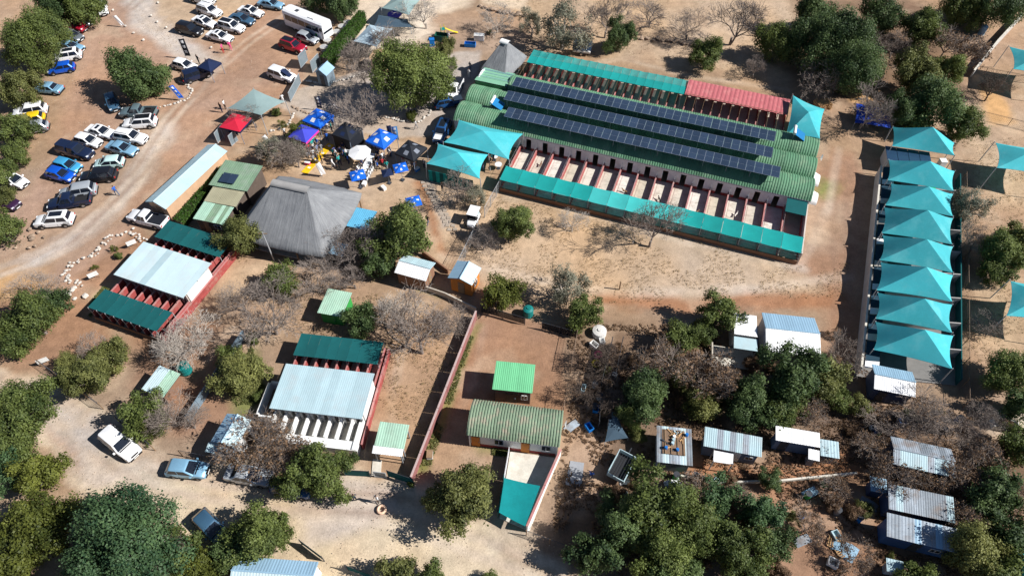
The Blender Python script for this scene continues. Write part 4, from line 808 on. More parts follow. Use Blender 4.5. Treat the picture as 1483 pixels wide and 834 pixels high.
for i in range(4): CROWN['M', i] = (3.6, crown_mesh(200+i, 3.6, 19000, .14, .78, 34), trunk_mesh(10+i, 3.6, BARK))
for i in range(3): CROWN['L', i] = (5.6, crown_mesh(300+i, 5.6, 42000, .155, .72, 60), trunk_mesh(20+i, 5.6, BARK))
for i in range(3): CROWN['P', i] = (3.2, crown_mesh(400+i, 3.2, 6500, .115, .7, 18, sparse=.42), trunk_mesh(30+i, 3.2, BARKPALE))
_tn = [0]
def leafy(u, v, rpx, label, mt='green', group=None, name='leafy_tree', kind=None, squash=1.0, cat='tree'):
    R = rpx/px_scale(v, 3)
    for _ in range(3): R = rpx/px_scale(v, .92*R)
    k = kind or ('S' if R < 2.7 else 'M' if R < 4.4 else 'L'); ops = [q for q in CROWN if q[0] == k]; R0, cm, tm = CROWN[ops[_tn[0] % len(ops)]]; _tn[0] += 1
    p = G(u, v, .92*R); s = R/R0; t = thing(name, label, cat, (p.x, p.y, 0), random.uniform(0, 6.28), group)
    inst('trunk', tm, t, T(0, 0, 0, 0, (s, s, s*.88))); c = inst('crown', cm, t, T(0, 0, 0, 0, (s, s, s*squash)), LEAF[mt]); return t
def bare_mesh(seed, Hh, R, m, dense=1.0, ups=.35):
    rg = random.Random(seed); segs = []
    def grow(p, d, ln, r, lvl):
        n = 2 if lvl < 3 else 1; q = p
        for i in range(n):
            d = (d+Vector((rg.gauss(0, .13), rg.gauss(0, .13), rg.gauss(0, .08)+.04))).normalized(); q2 = q+d*ln/n; segs.append((q, q2, r*(1-.25*i/n), r*(1-.25*(i+1)/n), lvl)); q = q2
        if lvl >= 6: return
        k = [5, 3, 3, 4, 3, 3][lvl] if rg.random() < dense else 2
        for i in range(k):
            ax = d.orthogonal().normalized(); ax.rotate(Matrix.Rotation(2*pi*(i+rg.random()*.6)/k, 3, d)); sp = [.75, .6, .6, .65, .7, .7][lvl]*rg.uniform(.6, 1.2)
            nd = (d*cos(sp)+ax*sin(sp)); nd.z += ups*.3; nd.normalize(); st = q if i < k-1 or lvl == 0 else p.lerp(q, .6); grow(st, nd, ln*[1.0, .74, .74, .74, .78, .85][lvl]*rg.uniform(.75, 1.2), r*.58, lvl+1)
    grow(Vector((0, 0, -.1)), Vector((rg.uniform(-.15, .15), rg.uniform(-.15, .15), 1)), 1.0, .085, 0)
    P = np.array([[*s[1]] for s in segs]); rr = np.percentile(np.hypot(P[:, 0], P[:, 1]), 97); zz = P[:, 2].max(); sx, sz = R/rr, Hh/zz
    mb = MB()
    for a_, b_, r0, r1, l in segs:
        a_ = Vector((a_.x*sx, a_.y*sx, a_.z*sz)); b_ = Vector((b_.x*sx, b_.y*sx, b_.z*sz)); k = R/3.2; mb.tube(a_, b_, max(.014, r0*k*1.35), max(.010, r1*k*1.3), 3 if l > 1 else 6)
    tips = [(Vector((s[1].x*sx, s[1].y*sx, s[1].z*sz)), s[1]-s[0]) for s in segs if s[4] >= 4]
    nt_ = sum(1 for s in segs if s[4] <= 1)
    return mb, tips
BARE = []
def split_bare(seed, Hh, R, m):
    mb, tips = bare_mesh(seed, Hh, R, m); return mb.mesh('branches', m, recalc=False), tips
for i, (hh, r) in enumerate([(5.2, 3.4), (4.6, 3.4), (5.6, 3.2), (4.4, 3.6), (5.0, 3.0)]):
    me, tips = split_bare(50+i, hh, r, BARK)
    rg = np.random.RandomState(i); tp = np.array([[*t_[0]] for t_ in tips]); k = rg.choice(len(tp), min(len(tp), 520)); C = np.repeat(tp[k], 3, 0)+rg.normal(size=(len(k)*3, 3))*.12; N = rg.normal(size=C.shape)+np.array([0, 0, .5]); N /= np.linalg.norm(N, axis=1)[:, None]
    lm = quads_mesh('crown', C, N, .13*(.5+rg.rand(len(C))), rg.rand(len(C)), LEAF['brown']); BARE.append((r, hh, me, lm))
print('bare tris', [len(b[2].polygons) for b in BARE])
def bare(u, v, rpx, label, m='grey', leaves=None, group=None, var=None, name='bare_tree', hs=1.0):
    m = 'twig' if (leaves == 'brown' and m == 'dark') else m; r0, hh, me, lm = BARE[_tn[0] % len(BARE) if var is None else var]; _tn[0] += 1; R = 1.22*rpx/px_scale(v, 3); s = R/r0; hc = hh*s*hs*.62; p = G(u, v, hc)
    t = thing(name, label, 'tree', (p.x, p.y, 0), random.uniform(0, 6.28), group); o = inst('branches', me, t, T(0, 0, 0, 0, (s, s, s*hs)), {'grey': BARK, 'pale': BARKPALE, 'dark': BARKDK, 'twig': TWIG}[m])
    MB().tube((0, 0, -.15), (0, 0, .8*s), .13*s, .1*s, 8).build('trunk', {'grey': BARK, 'pale': BARKPALE, 'dark': BARKDK, 'twig': BARK}[m], t)
    if leaves: inst('crown', lm, t, T(0, 0, 0, 0, (s, s, s*hs)), LEAF[leaves])
    return t
def bush(u, v, rpx, label, mt, group=None, name='shrub'):
    R = rpx/px_scale(v, .6); p = G(u, v, .7*R); k = random.choice(['S', 'P', 'S']); ops = [q for q in CROWN if q[0] == k]; R0, cm, tm = random.choice([CROWN[q] for q in ops]); s = R/R0
    t = thing(name, label, 'shrub', (p.x, p.y, 0), random.uniform(0, 6.28), group); c = inst('foliage', cm, t, T(0, 0, -.3*R, 0, (s, s, s)), LEAF[mt]); MB().tube((0, 0, -.1), (0, 0, .7*R), .04, .02, 5).build('stem', BARK, t); return t
PG = 'evergreen trees along the left edge of the car park'
for u, v, r, l, mt, g in [
 (52, 58, 44, 'broad leafy tree shading the red and the blue parked cars', 'green', None), (80, 6, 34, 'dark leafy tree at the top of the car park row by the white hatchback', 'dark', None), (118, 8, 30, 'leafy tree over the white hatchback at the dirt drive', 'green', None),
 (28, 128, 30, 'olive leafy tree beside the pale blue sedan in the car park', 'olive', None), (64, 92, 15, 'small olive bush-like tree beside the bright blue hatchback', 'olive', None), (20, 190, 27, 'leafy tree partly covering the yellow car', 'green', None), (30, 178, 16, 'small olive tree beside the yellow car', 'olive', None),
 (22, 222, 20, 'leafy tree above the half-hidden white car', 'green', PG), (4, 250, 22, 'leafy tree above the half-hidden white car', 'green', PG), (2, 330, 30, 'leafy tree across the dirt track from the white sport utility car', 'green', None), (5, 285, 18, 'yellowish leafy tree over the dark purple car', 'olive', None),
 (190, 108, 40, 'dark leafy tree inside the white stone ring in the car park', 'dark', None), (228, 112, 24, 'smaller dark leafy tree leaning beside the stone ring tree', 'dark', None),
 (597, 112, 55, 'very large round deep green tree in the paved courtyard', 'green', None), (645, 68, 16, 'small leafy tree behind the large courtyard tree', 'olive', None), (652, 92, 11, 'very small leafy tree behind the large courtyard tree', 'green', None), (566, 72, 14, 'small dark tree behind the large courtyard tree', 'dark', None),
 (897, 52, 25, 'neat round dark tree beside the trailer of solar panels', 'dark', None), (1026, 78, 26, 'neat round green tree on the dry lawn behind the red roof', 'green', None), (1125, 62, 31, 'rounded tree between the bare shrub and the tall dark trees', 'green', None),
 (1205, 60, 52, 'tall dark spreading tree behind the turquoise corner sail', 'dark', None), (1232, 95, 45, 'very dense dark green tree next to the bare grey tree', 'dark', None), (1180, 20, 34, 'dark tree at the edge of the dry field', 'dark', None), (1275, 20, 30, 'dark tree behind the dense group by the clearing', 'dark', None),
 (1338, 42, 32, 'round green tree beside the brown thorn thicket', 'green', None), (1330, 105, 38, 'tall olive-green tree over the first turquoise sail', 'olive', None), (1375, 100, 26, 'leafy tree beside the slanting white wall', 'green', None), (1355, 150, 42, 'large dark tree shading the first turquoise sail', 'dark', None), (1395, 178, 30, 'leafy tree with dense crown beside the run with the turquoise sail', 'green', None), (1310, 160, 30, 'dark leafy tree beside the bare tree and the blue tarpaulin', 'dark', None),
 (1440, 5, 40, 'dark leafy tree behind the head of the slanting white wall', 'dark', None), (1395, 12, 28, 'leafy tree beside the dark one at the head of the white wall', 'green', None),
 (352, 342, 34, 'round olive tree in front of the thatched hall', 'olive', None), (745, 322, 33, 'round green tree beside the wire fence in the dry paddock', 'green', None), (578, 340, 50, 'big dense round tree beside the small white-roofed shed', 'green', None), (543, 385, 25, 'dark small tree between the bare trees and the white-roofed shed', 'dark', None),
 (405, 402, 27, 'green bushy tree below the thatched hall', 'green', None), (525, 462, 28, 'dark leafy tree beside the small flat green roof', 'dark', None),
 (45, 460, 42, 'big loose leafy tree beside the dirt road bend', 'green', None), (70, 440, 26, 'dark leafy tree in the clump by the rock pile', 'dark', None), (20, 485, 32, 'loose leafy tree by the road above the pale kerb', 'green', None), (128, 542, 38, 'yellow-green oval tree beside the dirt road bend', 'olive', None), (98, 525, 18, 'small yellow-green tree touching the oval road-bend tree', 'olive', None), (165, 512, 27, 'yellow-green tree behind the netted kennels', 'olive', None),
 (350, 542, 38, 'round olive tree beside the blue-grey garden wall', 'olive', None), (338, 520, 22, 'green tree behind the round olive tree at the garden wall', 'green', None), (205, 598, 34, 'dark green tree above the white pick-up on the road', 'green', None), (228, 618, 20, 'small olive tree beside the bare one above the road', 'olive', None),
 (30, 590, 46, 'wide green tree on the outside of the road bend', 'green', None), (22, 640, 34, 'green tree between the road bend and the yellowish trees', 'green', None), (55, 690, 36, 'yellowish tree below the road bend', 'yellow', None), (0, 690, 32, 'blue-green tree behind the yellowish ones', 'blue', None), (52, 762, 56, 'wide yellow-olive tree next to the big blue-green tree', 'yellow', None), (15, 820, 40, 'yellowish tree at the lower forest corner', 'yellow', None),
 (192, 786, 82, 'huge blue-green spreading tree over the road edge', 'blue', None), (245, 800, 40, 'green tree joined to the huge blue-green one', 'green', None), (130, 815, 44, 'bluish green tree at the foot of the huge one', 'blue', None), (290, 825, 30, 'yellow-green tree over the tin roof by the road', 'yellow', None),
 (368, 782, 48, 'dark green tree with gaps in its crown above the pale blue tin roof', 'green', None), (405, 770, 28, 'small crowned tree at the road edge beside the gappy one', 'green', None), (335, 800, 34, 'dark green tree beside the hidden blue car', 'dark', None),
 (462, 688, 46, 'dense green tree in front of the open white pens', 'green', None), (490, 672, 24, 'smaller green tree joined to the one before the white pens', 'green', None), (420, 700, 22, 'small green tree over the parked silver car', 'green', None),
 (674, 718, 52, 'big yellow-green round tree in front of the arched house', 'olive', None), (628, 722, 20, 'small yellow-green tree joined to the big one before the arched house', 'olive', None), (725, 425, 30, 'bright green tree by the log cabin', 'yellow', None), (845, 452, 28, 'green tree beside the white tank at the paddock edge', 'green', None),
 (1040, 455, 33, 'tall green tree beside the small white-roofed house', 'green', None), (985, 490, 28, 'green tree over the leaf-strewn garden', 'green', None), (1020, 478, 20, 'small green tree in front of the tall one by the white house', 'green', None),
 (935, 575, 40, 'dark green tree over the leaf-strewn yard by the netted run', 'dark', None), (915, 600, 24, 'small green tree beside the netted run', 'green', None), (1150, 550, 52, 'massive dark tree in front of the ridged white cottage', 'dark', None), (1090, 580, 40, 'dark tree above the grey-blue shack', 'dark', None), (1195, 545, 34, 'olive leafy tree beside the massive dark one', 'olive', None), (1130, 595, 32, 'green tree over the white-roofed shack', 'green', None),
 (940, 735, 58, 'wide green tree below the open-topped shack', 'green', None), (900, 760, 46, 'dark green tree at the corner of the dirt road', 'dark', None), (1000, 760, 46, 'green tree in the thicket below the shacks', 'green', None), (965, 800, 48, 'olive tree at the lower edge of the thicket', 'green', None), (1060, 790, 46, 'bright green tree beside the dirt clearing', 'green', None), (1035, 720, 34, 'dark bluish tree in the thicket below the shacks', 'blue', None), (1100, 745, 34, 'dark bluish tree beside the red soil path', 'blue', None), (1120, 790, 30, 'dark tree above the dirt clearing', 'dark', None), (1115, 695, 18, 'small dark shrub-tree by the red soil path', 'dark', None),
 (1448, 362, 36, 'bushy green tree across the path from the fifth turquoise sail', 'green', None), (1440, 395, 22, 'small green tree below the bushy one by the path', 'green', None), (1460, 540, 38, 'dense green tree across the path from the last turquoise sail', 'green', None), (1483, 350, 30, 'green tree beside the bushy one in the far run', 'olive', None),
 (1410, 790, 46, 'olive-green tree below the barracks', 'olive', None), (1460, 770, 40, 'dark tree beside the olive one below the barracks', 'dark', None), (1445, 710, 40, 'dark loose tree beside the middle barrack', 'dark', None), (1475, 640, 30, 'green tree beside the sandy patch', 'green', None), (1470, 815, 30, 'dark green tree over the lowest turquoise sail', 'dark', None),
 (865, 800, 40, 'dark tree leaning over the sandy road corner', 'dark', None), (985, 835, 40, 'dark tree at the lower thicket edge', 'dark', None), (1085, 830, 34, 'green tree below the dirt clearing', 'green', None), (1335, 838, 30, 'green tree below the blue-walled barrack', 'green', None), (1425, 735, 34, 'dark green tree between two barrack ends', 'dark', None), (1440, 830, 40, 'green tree below the olive one by the barracks', 'green', None), (1480, 590, 30, 'dark tree above the sandy patch', 'dark', None), (1215, 580, 20, 'small green tree behind the white-roofed shack', 'green', None), (1245, 590, 18, 'small olive tree beside the tin house', 'olive', None), (985, 545, 26, 'green tree in the leaf-strewn garden', 'olive', None), (1020, 590, 26, 'olive tree above the open-topped shack', 'olive', None), (575, 836, 32, 'olive tree top at the lower road edge', 'olive', None), (625, 842, 30, 'green tree top at the lower road edge', 'green', None), (710, 838, 14, 'small green bush on the sandy lower road edge', 'green', None), (432, 192, 17, 'sparse green tree at the gate between the grey sail and the lawn', 'yellow', None), (490, 5, 26, 'dark tree behind the parked coach', 'dark', None), (455, 2, 20, 'dark tree beside the coach', 'dark', None)]:
    leafy(u, v, r*1.02, l, mt, g)
for u, v, r, l in [(815, 38, 42, 'pale grey-leaved wide tree beside the trailer of solar panels'), (770, 34, 22, 'pale brownish loose tree at the dry lawn'), (1410, 300, 32, 'pale loose tree beside the third turquoise sail'), (820, 415, 36, 'pale almost leafless tree in the dry paddock'), (385, 215, 26, 'pale yellowish loose shrub tree between the shed and the lawn'), (424, 214, 20, 'grey loose tree beside the violet gazebo'), (690, 285, 22, 'pale green loose tree by the striped curtain sail')]:
    leafy(u, v, r, l, 'pale' if v < 400 and u > 700 else 'pale', None, 'loose_tree', 'P')
BG = 'grey bare trees'
for u, v, r, l, m, lv in [
 (518, 155, 32, 'rounded grey bare tree in the paved courtyard', 'twig', None), (1190, 108, 30, 'grey bare tree against the dense dark one', 'twig', None), (1095, 96, 20, 'small bare shrub between the two neat round trees', 'twig', None), (1070, 18, 38, 'tall forked bare tree in the dry field', 'grey', None), (945, 12, 32, 'tall forked bare tree behind the neat dark one', 'grey', None),
 (948, 325, 38, 'dome-shaped grey bare tree at the net of the front pens', 'twig', None), (830, 318, 22, 'thin pale bare tree in the dry paddock', 'pale', None), (605, 478, 58, 'large spreading grey bare tree beside the red boundary wall', 'twig', None), (578, 452, 36, 'pale bare tree beside the large spreading one', 'pale', None), (665, 465, 30, 'thin bare tree by the long pink-topped wall', 'twig', None),
 (385, 450, 46, 'grey bare tree between the two tin-roofed kennels', 'twig', None), (345, 430, 30, 'twiggy bare tree beside the garden strip of the netted kennels', 'twig', None), (280, 475, 44, 'white-barked leaning bare tree by the netted kennels', 'pale', None), (255, 500, 34, 'white-barked bare tree beside the teal water tank', 'pale', None), (480, 335, 34, 'twiggy bare tree against the thatched hall', 'grey', None), (515, 360, 36, 'dark twiggy bare tree between the hall and the dense round tree', 'grey', None), (455, 400, 32, 'grey bare tree below the hall eave', 'twig', None), (510, 400, 28, 'dark bare tree beside the small flat green roof', 'grey', None),
 (245, 595, 34, 'grey bare tree above the parked hatchback on the road', 'twig', None), (275, 610, 24, 'grey twiggy tree beside the small cottage', 'twig', None), (1262, 152, 34, 'rounded grey bare tree in front of the blue tarpaulin', 'twig', None), (365, 640, 46, 'brown-leaved tree overhanging the small cottage', 'grey', 'brown'), (415, 655, 36, 'brown-leaved tree over the parked silver car', 'grey', 'brown'), (395, 625, 26, 'brown-leaved small tree beside the open white pens', 'dark', 'brown'),
 (1440, 125, 28, 'bare tree with dark trunk beside the orange sand', 'dark', None), (1395, 70, 30, 'brown thorny bare tree by the slanting wall', 'grey', 'brown'), (1375, 60, 24, 'brown thorny thicket tree by the slanting wall', 'grey', 'brown'), (1300, 615, 34, 'grey twiggy tree between the tin house and the first barrack', 'twig', None), (1350, 590, 38, 'grey bare tree below the last turquoise sail', 'twig', None), (1390, 610, 32, 'grey bare thicket tree beside the path', 'twig', None), (1225, 510, 28, 'small grey bare tree at the foot of the pen row wall', 'twig', None),
 (720, 22, 24, 'thin bare tree on the grass by the white sand court', 'pale', None), (615, 15, 28, 'thin pale bare tree in the play area', 'pale', None), (560, 55, 26, 'grey bare tree at the small tan building', 'twig', None), (505, 78, 30, 'grey twiggy tree beside the box hedge', 'twig', None), (525, 100, 20, 'grey bare tree over the courtyard kerb', 'twig', None), (640, 100, 18, 'small bare tree beside the courtyard tree', 'twig', None), (365, 165, 24, 'bare tree in front of the grey-green pointed sail', 'twig', None), (400, 215, 26, 'bare tree beside the pale shrub tree at the lawn', 'twig', None), (428, 226, 24, 'bare tree between the pale shrub tree and the yellow mat', 'twig', None), (660, 270, 26, 'bare shrub tree along the stone path', 'twig', None), (700, 345, 22, 'bare tree shading the small white truck', 'twig', None),
 (1425, 665, 42, 'brown-leaved wide tree beside the first barrack', 'dark', 'brown'), (1390, 690, 30, 'brown-leaved tree at the end of the middle barrack', 'dark', 'brown'), (1470, 720, 34, 'brown-leaved tree beside the dark loose one', 'dark', 'brown'), (1010, 545, 42, 'brown-leaved tree in the leaf-strewn garden', 'dark', 'brown'), (960, 520, 34, 'brown-leaved tree beside the netted run', 'dark', 'brown'), (1050, 550, 36, 'brown-leaved tree above the grey-blue shack', 'dark', 'brown'), (1000, 710, 32, 'brown-leaved shrubby tree below the open-topped shack', 'dark', 'brown'), (1060, 720, 26, 'brown-leaved shrubby tree in the thicket', 'dark', 'brown'),
 (220, 800, 44, 'grey bare tree in front of the huge blue-green one', 'twig', None), (45, 420, 34, 'pale twiggy bare tree by the rock pile', 'twig', None), (130, 500, 30, 'twiggy bare tree between the road and the netted kennels', 'twig', None), (1180, 600, 26, 'brown-leaved tree over the white-roofed shack', 'dark', 'brown'), (1215, 700, 26, 'small brown-leaved tree at the dirt clearing', 'dark', 'brown'), (1170, 760, 26, 'bare dark tree in the dirt clearing', 'dark', 'brown'), (1265, 650, 28, 'bare dark tree over the scrap between the shacks and barracks', 'dark', 'brown'), (1420, 600, 30, 'grey bare tree at the sandy patch', 'twig', None), (1330, 620, 30, 'bare tree over the first barrack', 'twig', None), (1445, 470, 26, 'bare tree between the far sail and the dense green tree', 'twig', None), (1420, 345, 26, 'bare tree beside the bushy green tree by the path', 'twig', None), (1300, 690, 34, 'bare twiggy tree between the first two barracks', 'grey', 'brown'), (1350, 700, 30, 'bare brown tree over the middle barrack', 'grey', 'brown'), (1400, 745, 30, 'brown tree at the end of the barracks', 'grey', 'brown'), (1200, 660, 22, 'brown twiggy tree by the tiny lean-to', 'grey', 'brown'), (880, 20, 30, 'grey bare tree in the dry field by the forked one', 'twig', None), (1000, 30, 26, 'grey bare tree in the dry field beyond the stone wall', 'twig', None), (1300, 60, 26, 'twiggy bare tree between the dark trees', 'twig', None), (872, 520, 30, 'dark twiggy bare tree over the painted tyres', 'dark', None), (893, 575, 30, 'dark twiggy bare tree over the netted run', 'dark', None), (850, 560, 24, 'dark twiggy bare tree beside the rusty pole fence', 'dark', None), (1240, 800, 26, 'bare tree at the edge of the dirt clearing by the pallets', 'dark', 'brown')]:
    bare(u, v, r, l, m, lv)
# shrubs
SHG = 'dry brown shrubs under the trees on the leaf litter'
rs = random.Random(5)
for k in range(70):
    while True:
        u, v = rs.uniform(840, 1480), rs.uniform(480, 830)
        if (u > 1230 and v < 600) or (u < 880 and v > 600) or (935 < u < 1225 and 600 < v < 690) or (1270 < u < 1390 and 620 < v < 815) or (1040 < u < 1200 and 440 < v < 520) or (u > 1080 and u < 1290 and v > 700 and rs.random() < .6): continue
        break
    near_ = min({'the open-topped shack': (975, 645), 'the grey-blue shack': (1062, 645), 'the white-roofed shack': (1155, 635), 'the first grey barrack': (1335, 660), 'the blue-walled barrack': (1335, 785), 'the dirt clearing': (1180, 770), 'the netted run': (880, 560), 'the leaf-strewn garden trees': (1010, 545), 'the sandy patch with the white cart': (1450, 620), 'the ridged white cottage': (1145, 490), 'the wide green thicket trees': (960, 770), 'the trees below the barracks': (1430, 770)}.items(), key=lambda q: (q[1][0]-u)**2+(q[1][1]-v)**2)[0]; cl_ = rs.choice(['brown', 'brown', 'olive', 'brown']); sz = rs.uniform(7, 16); ad_ = 'small' if sz < 10 else 'bushy' if sz < 13 else 'wide'
    bush(u, v, sz, '%s dry %s shrub on the leaf litter near %s' % (ad_, cl_, near_), cl_, '%s %s shrubs near %s' % (ad_, cl_, near_), 'dry_shrub')
for u, v, r, l, mt in [(165, 360, 7, 'yellow-green shrub in the rocky flower bed', 'yellow'), (172, 370, 7, 'green shrub in the rocky flower bed', 'green'), (138, 386, 6, 'small yellow shrub in the rocky flower bed by the white sign', 'yellow'), (400, 162, 8, 'bright green shrub by the gate', 'green'), (410, 180, 8, 'yellow-green shrub by the stone kerb at the gate', 'yellow'), (595, 168, 9, 'yellowish shrub at the foot of the courtyard tree', 'yellow'), (710, 46, 5, 'small round shrub on the lawn by the thatched pyramid', 'olive'), (375, 575, 10, 'green shrub behind the small cottage', 'green'), (365, 490, 10, 'green shrub by the blue-grey garden wall', 'green'), (1340, 240, 8, 'green shrub beside the glazed pen', 'green'), (1296, 262, 8, 'dry palm-like shrub growing through the sails', 'brown'), (1280, 272, 7, 'dry shrub on the pen row wall', 'brown'), (1362, 595, 6, 'green plant in the grey thicket', 'yellow'), (1290, 806, 9, 'bright green plant at the barrack front', 'yellow'), (595, 700, 7, 'dark green shrub at the corner of the pink-topped wall', 'green'), (215, 640, 7, 'green shrub by the road fence', 'green')]:
    bush(u, v, r, l, mt)
# clipped hedges
def hedge(label, pts, wd, h):
    P = [G(u, v).to_2d() for u, v in pts]; t = thing('hedge', label, 'hedge', (P[0].x, P[0].y, 0)); C = []; N = []; rg = np.random.RandomState(int(pts[0][0]))
    core = MB()
    for a_, b_ in zip(P, P[1:]):
        d = (b_-a_); n = Vector((-d.y, d.x)).normalized(); core.beam((*(a_-P[0]), 0), (*(b_-P[0]), 0), wd*.8, h*.88)
        k = int(d.length*(wd+2*h)*160)
        for i in range(k):
            f = rg.rand(); q = a_.lerp(b_, f); r = rg.rand()*(wd+2*h)
            if r < wd: o, z, nn = r-wd/2, h, (0, 0, 1)
            elif r < wd+h: o, z, nn = wd/2, r-wd, (n.x, n.y, .2)
            else: o, z, nn = -wd/2, r-wd-h, (-n.x, -n.y, .2)
            j = rg.normal(size=3)*.06; C.append((q.x+n.x*o-P[0].x+j[0], q.y+n.y*o-P[0].y+j[1], z+j[2])); N.append(np.array(nn)+rg.normal(size=3)*.5)
    N = np.array(N); N /= np.linalg.norm(N, axis=1)[:, None]; C = np.array(C); f = quads_mesh('foliage', C, N, .12*(.6+.8*rg.rand(len(C))), rg.rand(len(C)), HEDGE); inst('foliage', f, t); core.build('inner_twigs', BARKDK, t)
hedge('clipped green hedge running along the tan wall of the long shed', [(330, 252), (262, 330)], 1.1, 1.4)
hedge('clipped tall green hedge beside the parked coach', [(527, 32), (473, 100)], 1.2, 2.0)
# grass tufts and pebbles
def scatter(name, label, cat, n, size, m, zones, seed, stone=False):
    rg = np.random.RandomState(seed); pts = []
    while len(pts) < n:
        z = zones[rg.randint(len(zones))]; P = [tuple(G(u, v).to_2d()) for u, v in z]; xs = [p[0] for p in P]; ys = [p[1] for p in P]; q = rg.rand(400, 2)*[max(xs)-min(xs), max(ys)-min(ys)]+[min(xs), min(ys)]
        q = q[inpoly(q[:, 0], q[:, 1], P)]; cl = vnoise(q[:, 0], q[:, 1], 2.2, seed) > -.08; pts += [tuple(p) for p in q[cl]]
    p = np.array(pts[:n])
    if not stone:
        C = np.concatenate([np.repeat(p, 5, 0)+rg.normal(size=(n*5, 2))*.07, (np.zeros((n*5, 1))+.06)], 1); N = rg.normal(size=(n*5, 3))*[.6, .6, .2]+[0, 0, .9]; N /= np.linalg.norm(N, axis=1)[:, None]
        me = quads_mesh(name, C, N, size*(.5+rg.rand(n*5)), rg.rand(n*5), m)
    else:
        mb = MB()
        for x, y in p:
            s = size*(.4+rg.rand()); a_ = rg.rand()*6; v = [(x+s*cos(a_+i*1.57)*(.7+.5*rg.rand()), y+s*sin(a_+i*1.57)*(.7+.5*rg.rand()), 0) for i in range(4)]; mb.add([(q[0], q[1], -.05) for q in v]+[(x+(q[0]-x)*.6, y+(q[1]-y)*.6, s*.5) for q in v], [(4, 5, 6, 7), (0, 1, 5, 4), (1, 2, 6, 5), (2, 3, 7, 6), (3, 0, 4, 7)])
        me = mb.mesh(name, m, recalc=False)
    o = inst(name, me); tag(o, label, cat, None, 'stuff')
DRY = leafmat('dry_grass', (.2, .14, .07), (.48, .36, .2)); GRN = leafmat('green_grass', (.06, .08, .02), (.24, .24, .08))
scatter('dry_grass', 'short dry straw-coloured grass tufts on the paddock and lawns', 'grass', 9000, .055, DRY, [[(690, 275), (1150, 385), (1235, 380), (1232, 430), (830, 440), (660, 370)], [(700, 0), (1150, 0), (1160, 120), (775, 62)], [(340, 370), (560, 430), (680, 450), (620, 640), (420, 480)], [(1395, 200), (1483, 200), (1483, 600), (1395, 600)]], 3)
scatter('leaf_litter', 'fallen brown leaves covering the soil among the shacks', 'leaves', 11000, .11, LEAF['brown'], [[(820, 470), (1040, 470), (1240, 530), (1483, 640), (1483, 834), (900, 834), (800, 770), (830, 560)]], 4)
scatter('green_grass', 'thin green grass along the walls of the yards', 'grass', 2500, .10, GRN, [[(684, 470), (692, 470), (622, 680), (604, 680)], [(330, 560), (365, 500), (385, 560), (350, 620)], [(122, 452), (150, 415), (158, 420), (132, 458)], [(690, 640), (735, 645), (735, 660), (690, 655)]], 6)
scatter('loose_gravel', 'loose pale stones strewn over the dirt roads and car park', 'gravel', 2200, .045, mat('dusty_stone', (.45, .36, .28), .9, .2), [[(0, 545), (150, 600), (250, 665), (590, 690), (760, 766), (880, 834), (420, 834), (120, 720)], [(60, 60), (330, 60), (420, 120), (200, 330), (0, 400)], [(165, 0), (222, 20), (330, 85), (240, 72)]], 8, True)
# ------------------------------------------------------------------ vehicles
PAINT = {}
def paint(n):
    c = {'white': (.8, .8, .8), 'silver': (.42, .45, .48), 'grey': (.13, .15, .17), 'black': (.012, .013, .018), 'navy': (.012, .022, .06), 'blue': (.005, .10, .6), 'midblue': (.02, .09, .25), 'lightblue': (.22, .42, .58), 'skyblue': (.06, .36, .62), 'red': (.38, .008, .03), 'mint': (.5, .68, .66), 'yellow': (.75, .5, .01), 'purple': (.04, .015, .05), 'greygreen': (.14, .2, .22), 'steelblue': (.05, .12, .2)}[n]
    return mat('car_paint_'+n, c, .36, .1, 1.3, .0 if n in ('white', 'yellow', 'mint') else .25, spec=.5, coat=.5)
def wheel_meshes(r, wd):
    t = MB(); n = 18; prof = [(-wd/2, r*.62), (-wd/2, r*.93), (-wd*.3, r), (wd*.3, r), (wd/2, r*.93), (wd/2, r*.62)]
    t.loft([[(rr*cos(2*pi*i/n), y, rr*sin(2*pi*i/n)) for y, rr in prof] for i in range(n)]+[[(rr, y, 0) for y, rr in prof]], cap=False)
    rim = MB(); 
    for s in (-1, 1):
        y = s*wd*.42; rim.add([(0, y+s*.02, 0)]+[(r*.62*cos(2*pi*i/10)*(1 if i % 2 else .98), y, r*.62*sin(2*pi*i/10)) for i in range(10)], [(0, i+1, (i+1) % 10+1) for i in range(10)])
    return t.mesh('tyre', TYRE, smooth=False), rim.mesh('rim', RIM, recalc=False)
WH = {r: wheel_meshes(r, .22) for r in (.31, .36)}; WHB = wheel_meshes(.48, .28)
def sec(x, w_, zb, zt): return [(x, -w_*.86, zb), (x, -w_, zb+.16), (x, -w_, zt-.24), (x, -w_*.94, zt-.06), (x, -w_*.8, zt), (x, w_*.8, zt), (x, w_*.94, zt-.06), (x, w_, zt-.24), (x, w_, zb+.16), (x, w_*.86, zb)]
def ring(x0, x1, w_, z, ch=.12): return [(x0, -w_+ch, z), (x0+ch, -w_, z), (x1-ch, -w_, z), (x1, -w_+ch, z), (x1, w_-ch, z), (x1-ch, w_, z), (x0+ch, w_, z), (x0, w_-ch, z)]
def pane(a_, b_, c_, d_, push, ins=.07):
    a_, b_, c_, d_ = map(Vector, (a_, b_, c_, d_)); ct = (a_+b_+c_+d_)/4; n = (b_-a_).cross(d_-a_).normalized()
    if n.dot(Vector((ct.x, ct.y, 0)).normalized()+Vector((0, 0, .3))) < 0: n = -n
    q = []
    for p, (e, f) in ((a_, (b_, d_)), (b_, (a_, c_)), (c_, (d_, b_)), (d_, (c_, a_))): q.append(p+(e-p).normalized()*ins+(f-p).normalized()*ins+n*push)
    return MB().add(q, [(0, 1, 2, 3)])
